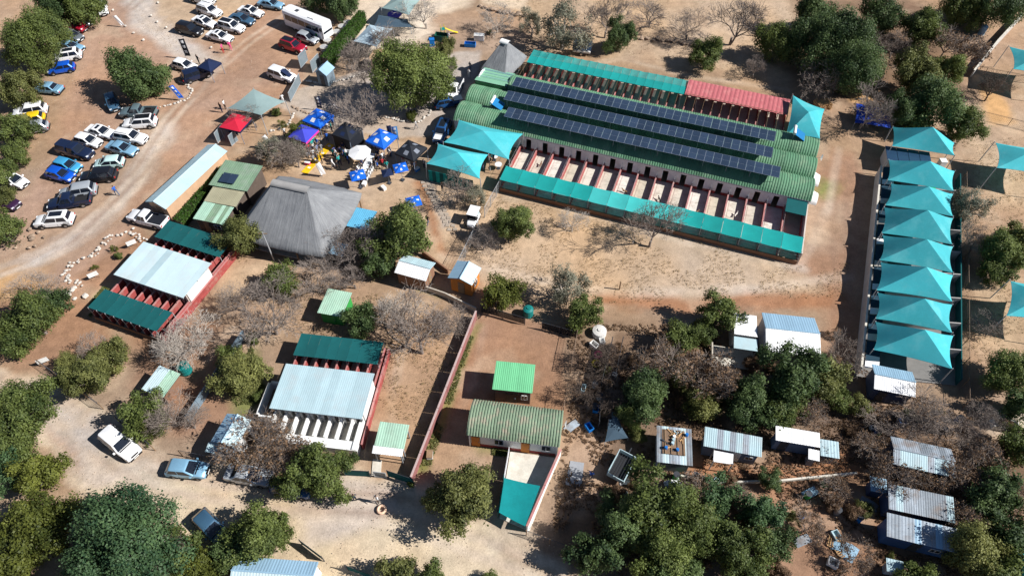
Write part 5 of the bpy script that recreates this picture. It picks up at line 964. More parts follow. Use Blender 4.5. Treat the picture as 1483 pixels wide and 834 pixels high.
KIND = dict(  # length, width, roof height, belt, hood height, cabin base (rear, front), cabin top (rear, front), wheel
 hatch=(3.95, 1.70, 1.48, .95, .88, (-1.86, 1.0), (-1.45, .18), .31), sedan=(4.6, 1.76, 1.43, .93, .86, (-1.55, .98), (-.95, .15), .31), suv=(4.65, 1.86, 1.70, 1.06, 1.02, (-2.15, 1.05), (-1.85, .35), .36),
 bakkie=(5.25, 1.86, 1.76, 1.08, 1.04, (-.62, 1.15), (-.5, .52), .36), single=(5.0, 1.78, 1.70, 1.05, 1.0, (-.05, 1.15), (.05, .55), .36), van=(4.7, 1.85, 1.95, 1.1, 1.05, (-2.2, 1.55), (-2.1, .9), .36))
PROTO = {}
def proto(k):
    if k in PROTO: return PROTO[k]
    L, W, H, B, Hd, (cb0, cb1), (ct0, ct1), wr = KIND[k]; h, w_ = L/2, W/2; parts = []; pick = k in ('bakkie', 'single')
    b = MB(); zb = .24
    bed = (lambda x: pick and x < cb0)
    st = [(-h, w_*.86, .4, B-.12), (-h+.12, w_*.95, zb+.06, B-.02), (-h*.6, w_, zb, B), (cb0, w_, zb, B), (0 if cb0 < -.1 else .5, w_, zb, B), (cb1, w_*.985, zb, B), (cb1+.25*(h-cb1), w_*.97, zb, (B+Hd)/2), (h-.35, w_*.93, zb, Hd-.06), (h-.1, w_*.86, zb+.05, Hd-.2), (h, w_*.74, .36, Hd-.34)]
    if pick:
        fl = .72; pre = [(-h, w_*.95, .4, fl), (-h+.1, w_, zb+.06, fl), (cb0-.05, w_, zb, fl)]
        b.loft([sec(x, ww, z0, z1) for x, ww, z0, z1 in pre]); b.loft([sec(x, ww, z0, z1) for x, ww, z0, z1 in st if x >= cb0])
        for s in (-1, 1): b.box(-h+.02, cb0, s*(w_-.07)-.06, s*(w_-.07)+.06, fl-.02, B)
        b.box(-h+.005, -h+.09, -w_+.14, w_-.14, fl-.02, B)
    else: b.loft([sec(x, ww, z0, z1) for x, ww, z0, z1 in st])
    wt = w_*.76; b.loft([ring(cb0+.02, cb1, w_*.93, B-.05), ring(ct0, ct1, wt, H-.05), ring(ct0+.12, ct1-.12, wt-.12, H)])
    bm_ = b.mesh('body', paint('white'), smooth=True); bm_.set_sharp_from_angle(angle=radians(32)); parts.append(('body', bm_, True))
    parts.append(('grille', MB().box(h-.12, h+.012, -w_*.42, w_*.42, Hd-.36, Hd-.22).mesh('grille', BLKPLAST), False))
    for s in (-1, 1):
        for xs_ in ((cb1-.15,) if k == 'single' else (cb1-.15, (cb0+cb1)/2-.1, max(cb0+.25, -1.1))): parts.append(('door_seam', MB().box(xs_-.012, xs_+.012, s*(w_+.004)-.004, s*(w_+.004)+.004, .4, B-.25).mesh('door_seam', BLKPLAST), False))
        for xw in (-.305*L, .3*L): parts.append(('wheel_arch', MB().add([(xw, s*(w_+.003), wr)]+[(xw+(wr+.07)*cos(pi*j/10), s*(w_+.003), wr+(wr+.07)*sin(pi*j/10)) for j in range(11)], [(0, j+1, j+2) for j in range(10)]).mesh('wheel_arch', BLKPLAST, recalc=False), False))
    parts.append(('scuttle', MB().box(cb1+.02, cb1+.14, -w_*.7, w_*.7, B-.01, B+.012).mesh('scuttle', BLKPLAST), False))
    g = lambda n, mb: parts.append((n, mb.mesh(n, GLASS, recalc=True), False)); z0, z1 = B-.03, H-.05; wb = w_*.93
    g('windscreen', pane((cb1, -wb+.06, z0), (cb1, wb-.06, z0), (ct1, wt-.06, z1), (ct1, -wt+.06, z1), .014)); g('rear_window', pane((cb0+.02, -wb+.06, z0+.08), (cb0+.02, wb-.06, z0+.08), (ct0, wt-.06, z1), (ct0, -wt+.06, z1), .014))
    for s in (-1, 1):
        mid = (cb0+cb1)/2-.1; mt_ = (ct0+ct1)/2-.02
        if k == 'single': g('side_window', pane((cb0+.1, s*wb, z0), (cb1-.1, s*wb, z0), (ct1-.06, s*wt, z1), (ct0+.06, s*wt, z1), .014, .05))
        else: g('side_window', pane((cb0+.16, s*wb, z0), (mid, s*wb, z0), (mt_, s*wt, z1), (ct0+.1, s*wt, z1), .014, .05)); g('side_window', pane((mid, s*wb, z0), (cb1-.1, s*wb, z0), (ct1-.04, s*wt, z1), (mt_, s*wt, z1), .014, .05))
        parts.append(('headlight', MB().box(h-.34, h-.1, s*w_*.66-.15, s*w_*.66+.15, Hd-.3, Hd-.14).mesh('headlight', LAMPW), False)); parts.append(('tail_light', MB().box(-h-.01, -h+.09, s*w_*.78-.1, s*w_*.78+.1, B-.38, B-.16).mesh('tail_light', LAMPR), False))
        parts.append(('mirror', MB().box(cb1-.32, cb1-.16, s*(w_+.1)-.1, s*(w_+.1)+.08, B-.02, B+.13).mesh('mirror', paint('white')), True))
    parts.append(('bumper', MB().box(h-.14, h+.04, -w_*.72, w_*.72, .28, .5).mesh('bumper', BLKPLAST), False)); parts.append(('bumper', MB().box(-h-.05, -h+.1, -w_*.8, w_*.8, .3, .52).mesh('bumper', BLKPLAST), False))
    parts.append(('number_plate', MB().box(h+.04, h+.05, -.26, .26, .34, .45).mesh('number_plate', WHITE), False))
    if pick: parts.append(('load_bed', MB().box(-h+.1, cb0-.02, -w_+.15, w_-.15, .705, .735).box(-1.7, -1.0, -w_+.14, -w_+.34, .73, .9).box(-1.7, -1.0, w_-.34, w_-.14, .73, .9).mesh('load_bed', BLKPLAST), False))
    PROTO[k] = (parts, L, W, wr); return PROTO[k]
RAIL = {}
def vehicle(k, col, u, v, du, dv, label, roof=None, extra=None, group=None, name=None):
    parts, L, W, wr = proto(k); p = G(u, v, .75); q = G(u+du, v+dv, .75); ang = atan2(q.y-p.y, q.x-p.x); t = thing(name or ('pickup_truck' if k in ('bakkie', 'single') else 'parked_car'), label, 'pickup' if k in ('bakkie', 'single') else 'van' if k == 'van' else 'car', (p.x, p.y, 0), ang, group)
    for n, me, isp in parts: inst(n, me, t, None, paint(col) if isp else None)
    for sx in (-.305, .3):
        for s in (-1, 1):
            o = inst('wheel', WH[wr][0], t, T(L*sx, s*(W/2-.1), wr)); inst('rim', WH[wr][1], o)
    kk = KIND[k]; H = kk[2]; (a0, a1) = kk[6]
    if roof == 'sun': MB().box(a0+.45, a1-.2, -.42, .42, H-.005, H+.012).build('sunroof', GLASS, t)
    if roof == 'black': MB().box(a0+.1, a1-.1, -W*.27, W*.27, H-.004, H+.014).build('roof_panel', paint('black'), t)
    if roof == 'rails':
        for s in (-1, 1): MB().tube((a0+.2, s*W*.3, H+.05), (a1-.2, s*W*.3, H+.05), .03, n=5).build('roof_rail', DKSTEEL, t)
    if extra == 'cover': MB().box(-L/2+.06, kk[5][0]-.05, -W/2+.1, W/2-.1, kk[3]+.002, kk[3]+.05).build('bed_cover', BLACKCV, t)
    if extra == 'canopy': b = MB(); b.loft([ring(-L/2+.06, kk[5][0]-.04, W/2-.06, kk[3]), ring(-L/2+.22, kk[5][0]-.04, W/2-.22, H-.02)]); b.build('canopy', paint(col), t)
    if extra == 'wrap': MB().slab([(L/2-.5, -.35, 1.03), (L/2-.5, .35, 1.03), (.3, .35, H+.03), (.3, -.35, H+.03)], .02).build('banner_stripe', BLUEDK, t)
    if extra == 'white_front': MB().box(.9, 2.2, -.6, .6, 1.05, 1.07).build('bonnet_wrap', paint('white'), t)
    return t
V = vehicle; R_, Dn = (12, 2), (3, 10)
V('hatch', 'white', 147, 11, 4, 12, 'white hatchback half under the leafy tree at the dirt drive')
V('hatch', 'silver', 119, 28, 10, 3, 'silver-blue hatchback behind the dark red car')
V('suv', 'red', 106, 37, 10, 2, 'dark red car parked under the broad leafy tree')
V('hatch', 'grey', 104, 51, 10, 3, 'dark grey hatchback between the dark red and the pale blue car')
V('sedan', 'lightblue', 101, 67, 12, 2, 'pale blue car tucked behind the white sport utility under the tree')
V('suv', 'white', 95, 81, -12, 2, 'white sport utility car beside the bright blue hatchback', 'sun')
V('hatch', 'blue', 88, 98, -12, 2, 'bright blue hatchback under the broad leafy tree')
V('sedan', 'lightblue', 68, 127, -12, -1, 'pale blue sedan with dark glass beside the olive tree')
V('suv', 'white', 43, 160, -12, 2, 'white sport utility car next to the yellow car')
V('hatch', 'yellow', 43, 172, -12, 2, 'yellow small car between a white car and the tree')
V('hatch', 'silver', 48, 184, -12, 2, 'pale silver car half hidden below the yellow car')
V('hatch', 'steelblue', 162, 147, 4, 10, 'dark blue hatchback in the shade of the stone ring tree')
V('bakkie', 'greygreen', 200, 162, -12, 0, 'grey-green pick-up parked nose to the stone ring tree')
V('suv', 'white', 202, 177, -12, 1, 'white car with a long black roof', 'black')
V('sedan', 'white', 146, 190, 12, 3, 'white saloon with black sunroof at the head of the parked rows', 'sun')
V('hatch', 'white', 127, 203, 12, 3, 'plain white hatchback behind the navy double cab')
V('suv', 'white', 189, 198, 12, 2, 'white sport utility car with silver roof rails beside the pale blue saloon', 'rails')
V('sedan', 'lightblue', 176, 214, 12, 3, 'pale blue saloon between two white cars')
V('bakkie', 'navy', 109, 218, 12, 3, 'black-navy pick-up with covered load bed between two rows of cars', None, 'canopy')
V('hatch', 'skyblue', 97, 239, 12, 3, 'sky blue hatchback beside the deep blue one')
V('hatch', 'blue', 87, 252, 12, 3, 'deep blue hatchback beside the sky blue one')
V('hatch', 'mint', 157, 235, -12, 1, 'pale mint hatchback beside the black sport utility car')
V('suv', 'black', 142, 254, -12, 1, 'black sport utility car beside the pale mint hatchback')
V('suv', 'silver', 112, 277, -12, 2, 'silver sport utility car above the dark double cab')
V('bakkie', 'navy', 100, 291, -12, 2, 'dark navy double cab pick-up next to the white sport utility car')
V('suv', 'white', 78, 318, -12, 1, 'white sport utility car with big glass roof beside the dirt track', 'sun')
V('bakkie', 'white', 213, 316, -12, -3, 'white double cab with black load cover nosing out of the long shed', None, 'cover')
V('hatch', 'white', 20, 260, 10, 4, 'white car half hidden under the trees at the car park edge')
V('hatch', 'purple', 8, 291, 10, 4, 'dark purple car under the yellowish tree')
V('suv', 'white', 303, 15, 12, 4, 'white estate car at the end of the upper group', 'rails')
V('sedan', 'white', 296, 31, 12, 4, 'white saloon with black sunroof beside the black open-boot car', 'sun')
V('suv', 'black', 274, 42, 12, 3, 'black car at the drive edge with a white panel at its tail')
V('sedan', 'white', 318, 52, 12, 3, 'white saloon with sunroof beside the two people in pink', 'sun')
V('suv', 'white', 335, 38, 12, 3, 'white sport utility car beside the steel blue car', 'black')
V('sedan', 'steelblue', 350, 27, 12, 3, 'steel blue saloon between two white cars in the upper group')
V('sedan', 'white', 363, 16, 12, 3, 'white saloon beside the steel blue saloon', 'black')
V('sedan', 'lightblue', 392, 5, 12, 2, 'pale blue saloon parked beyond the coach')
V('suv', 'white', 293, -2, 12, 3, 'white car behind the white estate of the upper group')
V('hatch', 'silver', 445, 54, 12, 4, 'silver-white small van beside the coach')
V('suv', 'red', 424, 66, 12, 4, 'dark red car with black roof beside the coach', 'black')
V('suv', 'white', 408, 108, 12, 4, 'white car wrapped with a navy banner at the gate', None, 'wrap')
V('hatch', 'white', 267, 94, 12, 3, 'white hatchback behind the navy display car')
V('suv', 'navy', 285, 107, 12, -4, 'navy display car beside the stone ring')
V('suv', 'midblue', 640, 190, -5, 11, 'blue car with white bonnet and dark sunroof beside the turquoise sail', 'sun', 'white_front')
V('bakkie', 'white', 657, 130, -5, 11, 'white pick-up behind the large courtyard tree', None, 'cover')
V('hatch', 'midblue', 648, 147, 10, -2, 'small blue and white utility car by the courtyard kerb', 'black', 'white_front')
def golf_cart():
    p = G(685, 316, .8); q = G(680, 327, .8); t = thing('golf_cart', 'small white covered golf cart beside the wire fence', 'cart', (p.x, p.y, 0), atan2(q.y-p.y, q.x-p.x)); w_ = .62
    b = MB(); b.loft([sec(x, ww, .25, zt) for x, ww, zt in ((-1.25, w_*.8, .7), (-1.1, w_, .8), (-.35, w_, .78), (-.3, w_, .5), (.45, w_, .5), (.5, w_*.95, .95), (1.0, w_*.85, .8), (1.25, w_*.6, .6))]); b.build('body', paint('white'), t)
    MB().box(-1.2, .55, -.66, .66, 1.78, 1.84).build('roof', paint('white'), t); MB().box(-.35, .05, -.5, .5, .52, .72).build('seat', BLKPLAST, t); MB().box(-1.15, -.4, -.5, .5, .8, 1.05).build('cargo_box', TIN, t)
    for x in (-1.12, .5):
        for s in (-1, 1): MB().tube((x, s*.56, .7), (x*.95, s*.58, 1.79), .025, n=5).build('roof_post', DKSTEEL, t)
    MB().add([(.56, -.52, .95), (.56, .52, .95), (.52, .52, 1.7), (.52, -.52, 1.7)], [(0, 1, 2, 3)]).build('windscreen', GLASS, t)
    for x in (-.8, .85):
        for s in (-1, 1): o = inst('wheel', WH[.31][0], t, T(x, s*.55, .26, 0, .84)); inst('rim', WH[.31][1], o)
golf_cart()
V('suv', 'white', 173, 641, 10, 8, 'white estate car parked on the dirt road bend above the big tree')
V('hatch', 'lightblue', 271, 678, 12, 1, 'silver-blue hatchback parked along the road')
V('sedan', 'silver', 360, 687, 12, 2, 'silver saloon under the brown-leaved tree at the roadside')
V('hatch', 'midblue', 422, 705, 12, 2, 'blue car hidden by the tree before the white pens')
V('hatch', 'steelblue', 305, 762, 8, 8, 'dark blue car between two roadside trees')
def coach():
    p, q = G(478, 49, 1.2), G(416, 24, 1.2); c = (p+q)/2; t = thing('coach', 'white coach with black window band parked beside the hedge', 'bus', (c.x, c.y, 0), atan2(p.y-q.y, p.x-q.x)); h = 4.35; w_ = 1.2; Wm = paint('white')
    b = MB(); b.loft([[(x, y*k, z) for y, z in ((-w_, .45), (-w_, 2.6), (-w_*.92, 2.95), (-w_*.6, 3.1), (w_*.6, 3.1), (w_*.92, 2.95), (w_, 2.6), (w_, .45))] for x, k in ((-h, .94), (-h+.2, 1), (h-.3, 1), (h, .9))]); b.build('body', Wm, t)
    for s in (-1, 1):
        for i in range(5): MB().box(-h+.5+i*1.5, -h+1.9+i*1.5, s*(w_+.012)-.01, s*(w_+.012)+.01, 1.55, 2.5).build('side_window', GLASS, t)
        for x in (-h+2.0, h-1.7): o = inst('wheel', WHB[0], t, T(x, s*(w_-.15), .48)); inst('rim', WHB[1], o)
        MB().box(h-.35, h+.15, s*(w_+.2)-.06, s*(w_+.2)+.06, 2.1, 2.5).build('mirror', BLKPLAST, t); MB().box(h-.02, h+.03, s*.75-.18, s*.75+.18, .75, .95).build('headlight', LAMPW, t); MB().box(-h-.02, -h+.02, s*.95-.1, s*.95+.1, .8, 1.2).build('tail_light', LAMPR, t)
    MB().add([(h+.012, -1.0, 1.35), (h+.012, 1.0, 1.35), (h-.03, .95, 2.55), (h-.03, -.95, 2.55)], [(0, 1, 2, 3)]).build('windscreen', GLASS, t); MB().box(-h-.015, -h, -.95, .95, 1.6, 2.5).build('rear_window', GLASS, t)
    MB().box(1.0, 2.3, -.6, .6, 3.08, 3.24).build('roof_unit', WHITE, t); MB().box(-2.2, -1.6, -.3, .3, 3.08, 3.16).build('roof_hatch', DKSTEEL, t); MB().box(2.6, 3.0, -w_-.016, -w_-.002, .6, 1.2).build('green_decal', GREENP, t)
coach()
def solar_trailer():
    p = G(843, 71, .8); t = thing('solar_trailer', 'blue trailer carrying upright solar panels beside the neat dark tree', 'trailer', (p.x, p.y, 0), radians(-12))
    MB().box(-1.4, 1.4, -.7, .7, .5, .75).build('chassis', WHITE, t); MB().tube((1.4, 0, .55), (2.2, 0, .45), .05, n=5).build('drawbar', DKSTEEL, t)
    r = MB().box(-1.5, 1.5, .5, .56, .75, 1.9).build('rack', POLE, t)
    for i in range(4):
        for j in range(2): MB().add([(-1.5+i*.76, -.62+j*.62, .95+j*.55), (-.78+i*.76, -.62+j*.62, .95+j*.55), (-.78+i*.76, -.04+j*.62, 1.47+j*.55), (-1.5+i*.76, -.04+j*.62, 1.47+j*.55)], [(0, 1, 2, 3)]).build('solar_panel', SOLAR, t)
    MB().box(-1.4, 1.4, -.74, -.7, .55, .8).build('white_board', WHITE, t)
    for s in (-1, 1): o = inst('wheel', WH[.31][0], t, T(0, s*.8, .31)); inst('rim', WH[.31][1], o)
solar_trailer()
def cage_trailer():
    p, q = G(890, 694, .9), G(910, 656, .9); c = (p+q)/2; t = thing('cage_trailer', 'white-rimmed open trailer with black mesh load bed by the bent net fence', 'trailer', (c.x, c.y, 0), atan2(q.y-p.y, q.x-p.x)); h, w_ = 1.4, .85
    MB().box(-h, h, -w_, w_, .5, .62).build('floor', BLKPLAST, t)
    for s in (-1, 1): MB().box(-h, h, s*w_-.035, s*w_+.035, .62, 1.2).build('side_board', TIN, t); MB().box(s*h-.035, s*h+.035, -w_+.04, w_-.04, .62, 1.2).build('end_board', TIN, t); o = inst('wheel', WH[.36][0], t, T(0, s*(w_+.2), .36)); inst('rim', WH[.36][1], o)
    for i in range(7): MB().tube((-h+.1, -w_+.2+i*.26, 1.1), (h-.1, -w_+.2+i*.26, 1.1), .02, n=4).build('bar', DKSTEEL, t)
    MB().tube((h, 0, .55), (h+1.0, 0, .5), .05, n=5).build('drawbar', DKSTEEL, t)
cage_trailer()
# ------------------------------------------------------------------ people and dogs
def skin_mesh(V_, E_, R, sub=1):
    me = bpy.data.meshes.new('fig'); me.from_pydata(V_, E_, []); o = bpy.data.objects.new('fig', me); COL.objects.link(o); o.modifiers.new('s', 'SKIN'); sv = me.skin_vertices[0].data
    for i, r in enumerate(R): sv[i].radius = (r, r) if not isinstance(r, tuple) else r
    sv[0].use_root = True; o.modifiers.new('d', 'SUBSURF').levels = sub
    dg = bpy.context.evaluated_depsgraph_get(); dg.update(); out = bpy.data.meshes.new_from_object(o.evaluated_get(dg)); bpy.data.objects.remove(o); return out
SKIN = mat('skin', (.24, .13, .08), .6, .08, 3); HAIR = mat('dark_hair', (.02, .015, .012), .7, .1, 3)
def human(pose):
    st = {'stand': (.03, .0), 'walk': (.26, .22), 'sit': (0, 0)}[pose]; V_ = []; E_ = []; R = []
    def add(p, r, par=None):
        V_.append(p); R.append(r)
        if par is not None: E_.append((par, len(V_)-1))
        return len(V_)-1
    z = .95 if pose != 'sit' else .55
    pel = add((0, 0, z), (.15, .11)); wa = add((0, 0, z+.2), (.13, .1), pel); ch = add((0, 0, z+.42), (.17, .11), wa); nk = add((0, 0, z+.56), .055, ch); hd = add((.01, 0, z+.66), (.085, .09), nk); ht = add((.01, 0, z+.77), (.07, .075), hd)
    for s in (-1, 1):
        sh = add((0, s*.19, z+.47), .06, ch); el = add((.04 if pose != 'walk' else -s*.1, s*.26, z+.2), .045, sh); wr = add((.16 if pose != 'walk' else -s*.02, s*.24, z+.0 if pose != 'sit' else z+.12), .034, el); pm = add((V_[wr][0]+.03, s*.235, V_[wr][2]-.07), (.03, .02), wr)
        for k in range(4): add((V_[pm][0]+.015*(k-1.5), s*(.235-.008), V_[pm][2]-.085+.012*abs(k-1.4)), .009, pm)
        add((V_[pm][0]+.05, s*.21, V_[pm][2]-.03), .01, pm)
        hp = add((0, s*.1, z-.06), .09, pel)
        if pose == 'sit': kn = add((.42, s*.13, z-.05), .062, hp); an = add((.42, s*.13, .09), .042, kn); add((.56, s*.14, .045), .04, an)
        else: kn = add((s*st[0]*.6+.02, s*.11, .5), .062, hp); an = add((s*st[0], s*.11, .09), .042, kn); add((s*st[0]+.15, s*.12, .045), .04, an)
    me = skin_mesh(V_, E_, R, 1)
    for m in (SKIN, WHITECV, BLUEDK, HAIR): me.materials.append(m)
    for p in me.polygons:
        c = p.center; zz = c.z-z
        if zz > .72 or (zz > .6 and c.x < -.02): k = 3
        elif zz > .53: k = 0
        elif abs(c.y) > .205 and zz < .22: k = 0
        elif zz > .0 and not (pose == 'sit' and c.x > .12 and abs(c.y) < .19): k = 1
        elif c.z < .08: k = 3
        else: k = 2
        p.material_index = k
    me.polygons.foreach_set('use_smooth', [True]*len(me.polygons)); me.name = 'person'; return me
HUM = {k: human(k) for k in ('stand', 'walk', 'sit')}
CLOTH = {'white': (.75, .75, .75), 'blue': (.02, .12, .5), 'navy': (.015, .02, .06), 'black': (.015, .015, .018), 'pink': (.7, .08, .25), 'red': (.5, .03, .04), 'grey': (.25, .26, .28), 'tan': (.4, .3, .2), 'teal': (.02, .35, .33), 'denim': (.06, .1, .2)}
def cm(n): return mat('cloth_'+n, CLOTH[n], .9, .1, 4)
def person(u, v, rz, pose, top, legs, label, group=None, z=0):
    p = G(u, v, 0); o = bpy.data.objects.new('person', HUM[pose]); link(o); o.location = (p.x, p.y, z); o.rotation_euler = (0, 0, rz); s = random.uniform(.96, 1.04); o.scale = (s, s, s); setmat(o, 1, cm(top)); setmat(o, 2, cm(legs)); return tag(o, label, 'person', group)
for a in [(324, 77, 0, 'stand', 'pink', 'red', 'person in pink top and red trousers in the car park beside the white saloon'), (335, 73, 2, 'walk', 'pink', 'pink', 'person in all pink walking beside the white saloon'), (171, 283, 2.5, 'walk', 'blue', 'denim', 'person in blue shirt walking across the car park dirt'), (603, 187, 3.3, 'walk', 'white', 'grey', 'person in white shirt walking in the paved courtyard'), (679, 113, 1, 'stand', 'white', 'white', 'person in white standing in the shade of the thatched pyramid'), (681, 103, 1, 'stand', 'grey', 'denim', 'person in grey near the shade of the thatched pyramid'), (650, 60, 1, 'stand', 'white', 'tan', 'person in white and tan beside the small courtyard trees'),
          (289, 93, 1, 'stand', 'black', 'black', 'person in black standing behind the navy display car'), (302, 98, 3, 'stand', 'navy', 'black', 'person in navy at the nose of the navy display car'), (327, 158, 0, 'stand', 'white', 'black', 'person in white top and black trousers beside the red gazebo'), (322, 163, 1, 'stand', 'black', 'navy', 'person in black beside the red gazebo'), (411, 150, 2, 'stand', 'white', 'white', 'person all in white at the gate path'), (414, 199, 2, 'stand', 'white', 'black', 'person in white near the violet gazebo on the lawn'),
          (451, 212, 1, 'stand', 'white', 'denim', 'person in white top by the end of the violet gazebo'), (457, 208, 4, 'stand', 'teal', 'black', 'person in teal by the violet gazebo'), (449, 223, 2, 'walk', 'red', 'navy', 'person in red top at the edge of the yellow mat'), (455, 229, 5, 'stand', 'white', 'grey', 'person in white top and grey trousers at the yellow mat'), (447, 233, 5, 'stand', 'grey', 'black', 'person in grey top at the yellow mat'), (465, 219, 3, 'walk', 'navy', 'black', 'person in navy walking on the yellow mat'),
          (487, 229, 1, 'stand', 'white', 'navy', 'person in white shirt in the group next to the white umbrella'), (494, 226, 2, 'stand', 'navy', 'black', 'person in navy in the group next to the white umbrella'), (499, 232, 3, 'stand', 'blue', 'white', 'person in blue and white in the group next to the white umbrella'), (506, 236, 3, 'stand', 'black', 'denim', 'person in black in the group next to the white umbrella'), (483, 243, 0, 'walk', 'white', 'white', 'person all in white walking on the lawn'), (490, 246, 0, 'walk', 'black', 'black', 'person all in black walking on the lawn'),
          (515, 725, 2, 'stand', 'navy', 'black', 'person in navy carrying nothing on the dirt road by the gate'), (548, 727, 4, 'stand', 'white', 'black', 'person in white top and black trousers on the dirt road by the gate'), (855, 692, 1, 'stand', 'blue', 'navy', 'person in blue on the sandy yard beside the grey slab'), (641, 278, 1, 'stand', 'black', 'black', 'person in black in front of the striped curtain'), (620, 325, 1, 'walk', 'black', 'denim', 'person in black beside the dense round tree'), (565, 228, 2, 'stand', 'navy', 'navy', 'person in navy beside the black gazebo'), (595, 238, 2, 'stand', 'blue', 'white', 'person in blue shirt under the black gazebo'), (603, 236, 2, 'stand', 'white', 'black', 'person in white shirt under the black gazebo')]:
    person(*a)
def dog_mesh():
    V_ = [(0, 0, .46), (.3, 0, .48), (-.28, 0, .47), (.45, 0, .62), (.55, 0, .70), (.7, 0, .66), (-.42, 0, .5), (-.55, 0, .62), (.52, .06, .8), (.52, -.06, .8)]; E_ = [(0, 1), (0, 2), (1, 3), (3, 4), (4, 5), (2, 6), (6, 7), (4, 8), (4, 9)]; R = [.11, .13, .10, .075, .075, .035, .04, .02, .02, .02]
    for s in (-1, 1):
        for x, b in ((.27, 1), (-.27, 2)):
            i = len(V_); V_ += [(x, s*.09, .34), (x+(.05 if b == 2 else -.01), s*.09, .22 if b == 1 else .27), (x-(.05 if b == 2 else .0), s*.09, .13), (x-(.02 if b == 2 else -.01), s*.09, .02), (x+.06, s*.09, .02)]; R += [.065, .042, .03, .028, .025]; E_ += [(b, i), (i, i+1), (i+1, i+2), (i+2, i+3), (i+3, i+4)]
    me = skin_mesh(V_, E_, R, 1); me.materials.append(mat('dog_tan', (.35, .2, .1), .9, .15, 6)); me.polygons.foreach_set('use_smooth', [True]*len(me.polygons)); me.name = 'dog'; return me
DOG = dog_mesh()
def dog(loc, rz, c, label, group=None):
    o = bpy.data.objects.new('dog', DOG); link(o); o.location = loc; o.scale = (.8, .8, .72); o.rotation_euler = (0, 0, rz); setmat(o, 0, mat('dog_'+c, {'tan': (.4, .24, .1), 'black': (.02, .02, .02), 'white': (.65, .6, .55), 'brown': (.2, .09, .05)}[c], .9, .15, 6)); tag(o, label, 'dog', group)
for x, y, rz, c, l in [(3.6, 6.2, 1.2, 'brown', 'brown dog standing in the second front pen of the long block'), (15.6, 5.0, 2.5, 'tan', 'tan dog in a front pen of the long block next to paler nets'), (25.0, 4.2, .4, 'tan', 'tan dog by a front pen divider further along the long block'), (20.2, 5.0, 1.8, 'black', 'black dog at the shaded divider of a front pen'), (29.9, 5.5, .9, 'white', 'white dog in a front pen towards the end of the long block')]:
    p = BL(x, y, .05); dog(p, rz, c, l)
# ------------------------------------------------------------------ event tents, flags and furniture
def gazebo(label, px, m, h=2.3, rise=.75, valance=None, logo=None, side=None):
    c, ang, L, W = rect(px, h); L = W = (L+W)/2+.25; t = thing('gazebo', label, 'gazebo', (c.x, c.y, 0), ang); a_ = L/2; vm = valance or m
    cn = MB(); cn.add([(-a_, -a_, h), (a_, -a_, h), (a_, a_, h), (-a_, a_, h), (0, 0, h+rise)], [(0, 1, 4), (1, 2, 4), (2, 3, 4), (3, 0, 4)]); co = cn.build('canopy', m, t)
    for i, (p, q) in enumerate((((-a_, -a_), (a_, -a_)), ((a_, -a_), (a_, a_)), ((a_, a_), (-a_, a_)), ((-a_, a_), (-a_, -a_)))): MB().add([(*p, h-.001), (*q, h-.001), (*q, h-.3), (*p, h-.3)], [(0, 1, 2, 3)]).build('valance', vm, co)
    for sx in (-1, 1):
        for sy in (-1, 1): MB().bbox(sx*(a_-.06), sy*(a_-.06), h/2-.05, .06, .06, h).build('leg', SOLFR, t)
    if logo:
        for i in range(4):
            M = Matrix.Rotation(i*pi/2, 4, 'Z'); s = rise/a_
            f = lambda x, r: M @ Vector((x, -a_*r, h+rise*(1-r)+.015)); MB().add([f(-.34, .82), f(.34, .82), f(.3, .45), f(-.3, .45)], [(0, 1, 2, 3)]).build('printed_logo', logo, co)
    if side:
        for k in side: M = Matrix.Rotation(k*pi/2, 4, 'Z'); MB().add([M @ Vector(q) for q in ((-a_+.05, -a_+.04, .03), (a_-.05, -a_+.04, .03), (a_-.05, -a_+.04, h-.3), (-a_+.05, -a_+.04, h-.3))], [(0, 1, 2, 3)]).build('side_cloth', m, t)
    return t
gazebo('red gazebo with speckled roof at the car park gate', [(331, 165), (362, 172), (352, 190), (322, 183)], REDCV, 2.2, .5, BLUEDK)
gazebo('bright blue gazebo with white logos next to two blue banners', [(453, 158), (480, 168), (468, 184), (441, 173)], BLUETARP, logo=WHITECV)
gazebo('violet-blue gazebo with a pink edge under the loose grey tree', [(432, 182), (460, 190), (446, 206), (420, 196)], PURPLECV, valance=PINKCV)
gazebo('black gazebo with closed sides beside the yellow mat', [(492, 178), (522, 188), (512, 203), (484, 192)], BLACKCV, 2.4, .6, side=(0, 1, 3), logo=BLUEDK)
gazebo('blue gazebo with round white logos behind the white umbrella', [(547, 187), (573, 198), (558, 214), (531, 203)], BLUETARP, logo=WHITECV)
gazebo('black gazebo with grey lettering panels beside the turquoise sails', [(588, 205), (620, 217), (600, 231), (572, 218)], BLACKCV, logo=mat('grey_print', (.2, .22, .26), .8))
gazebo('black gazebo near the navy display car', [(296, 84), (314, 90), (310, 104), (292, 98)], BLUEDK, 2.0, .6)
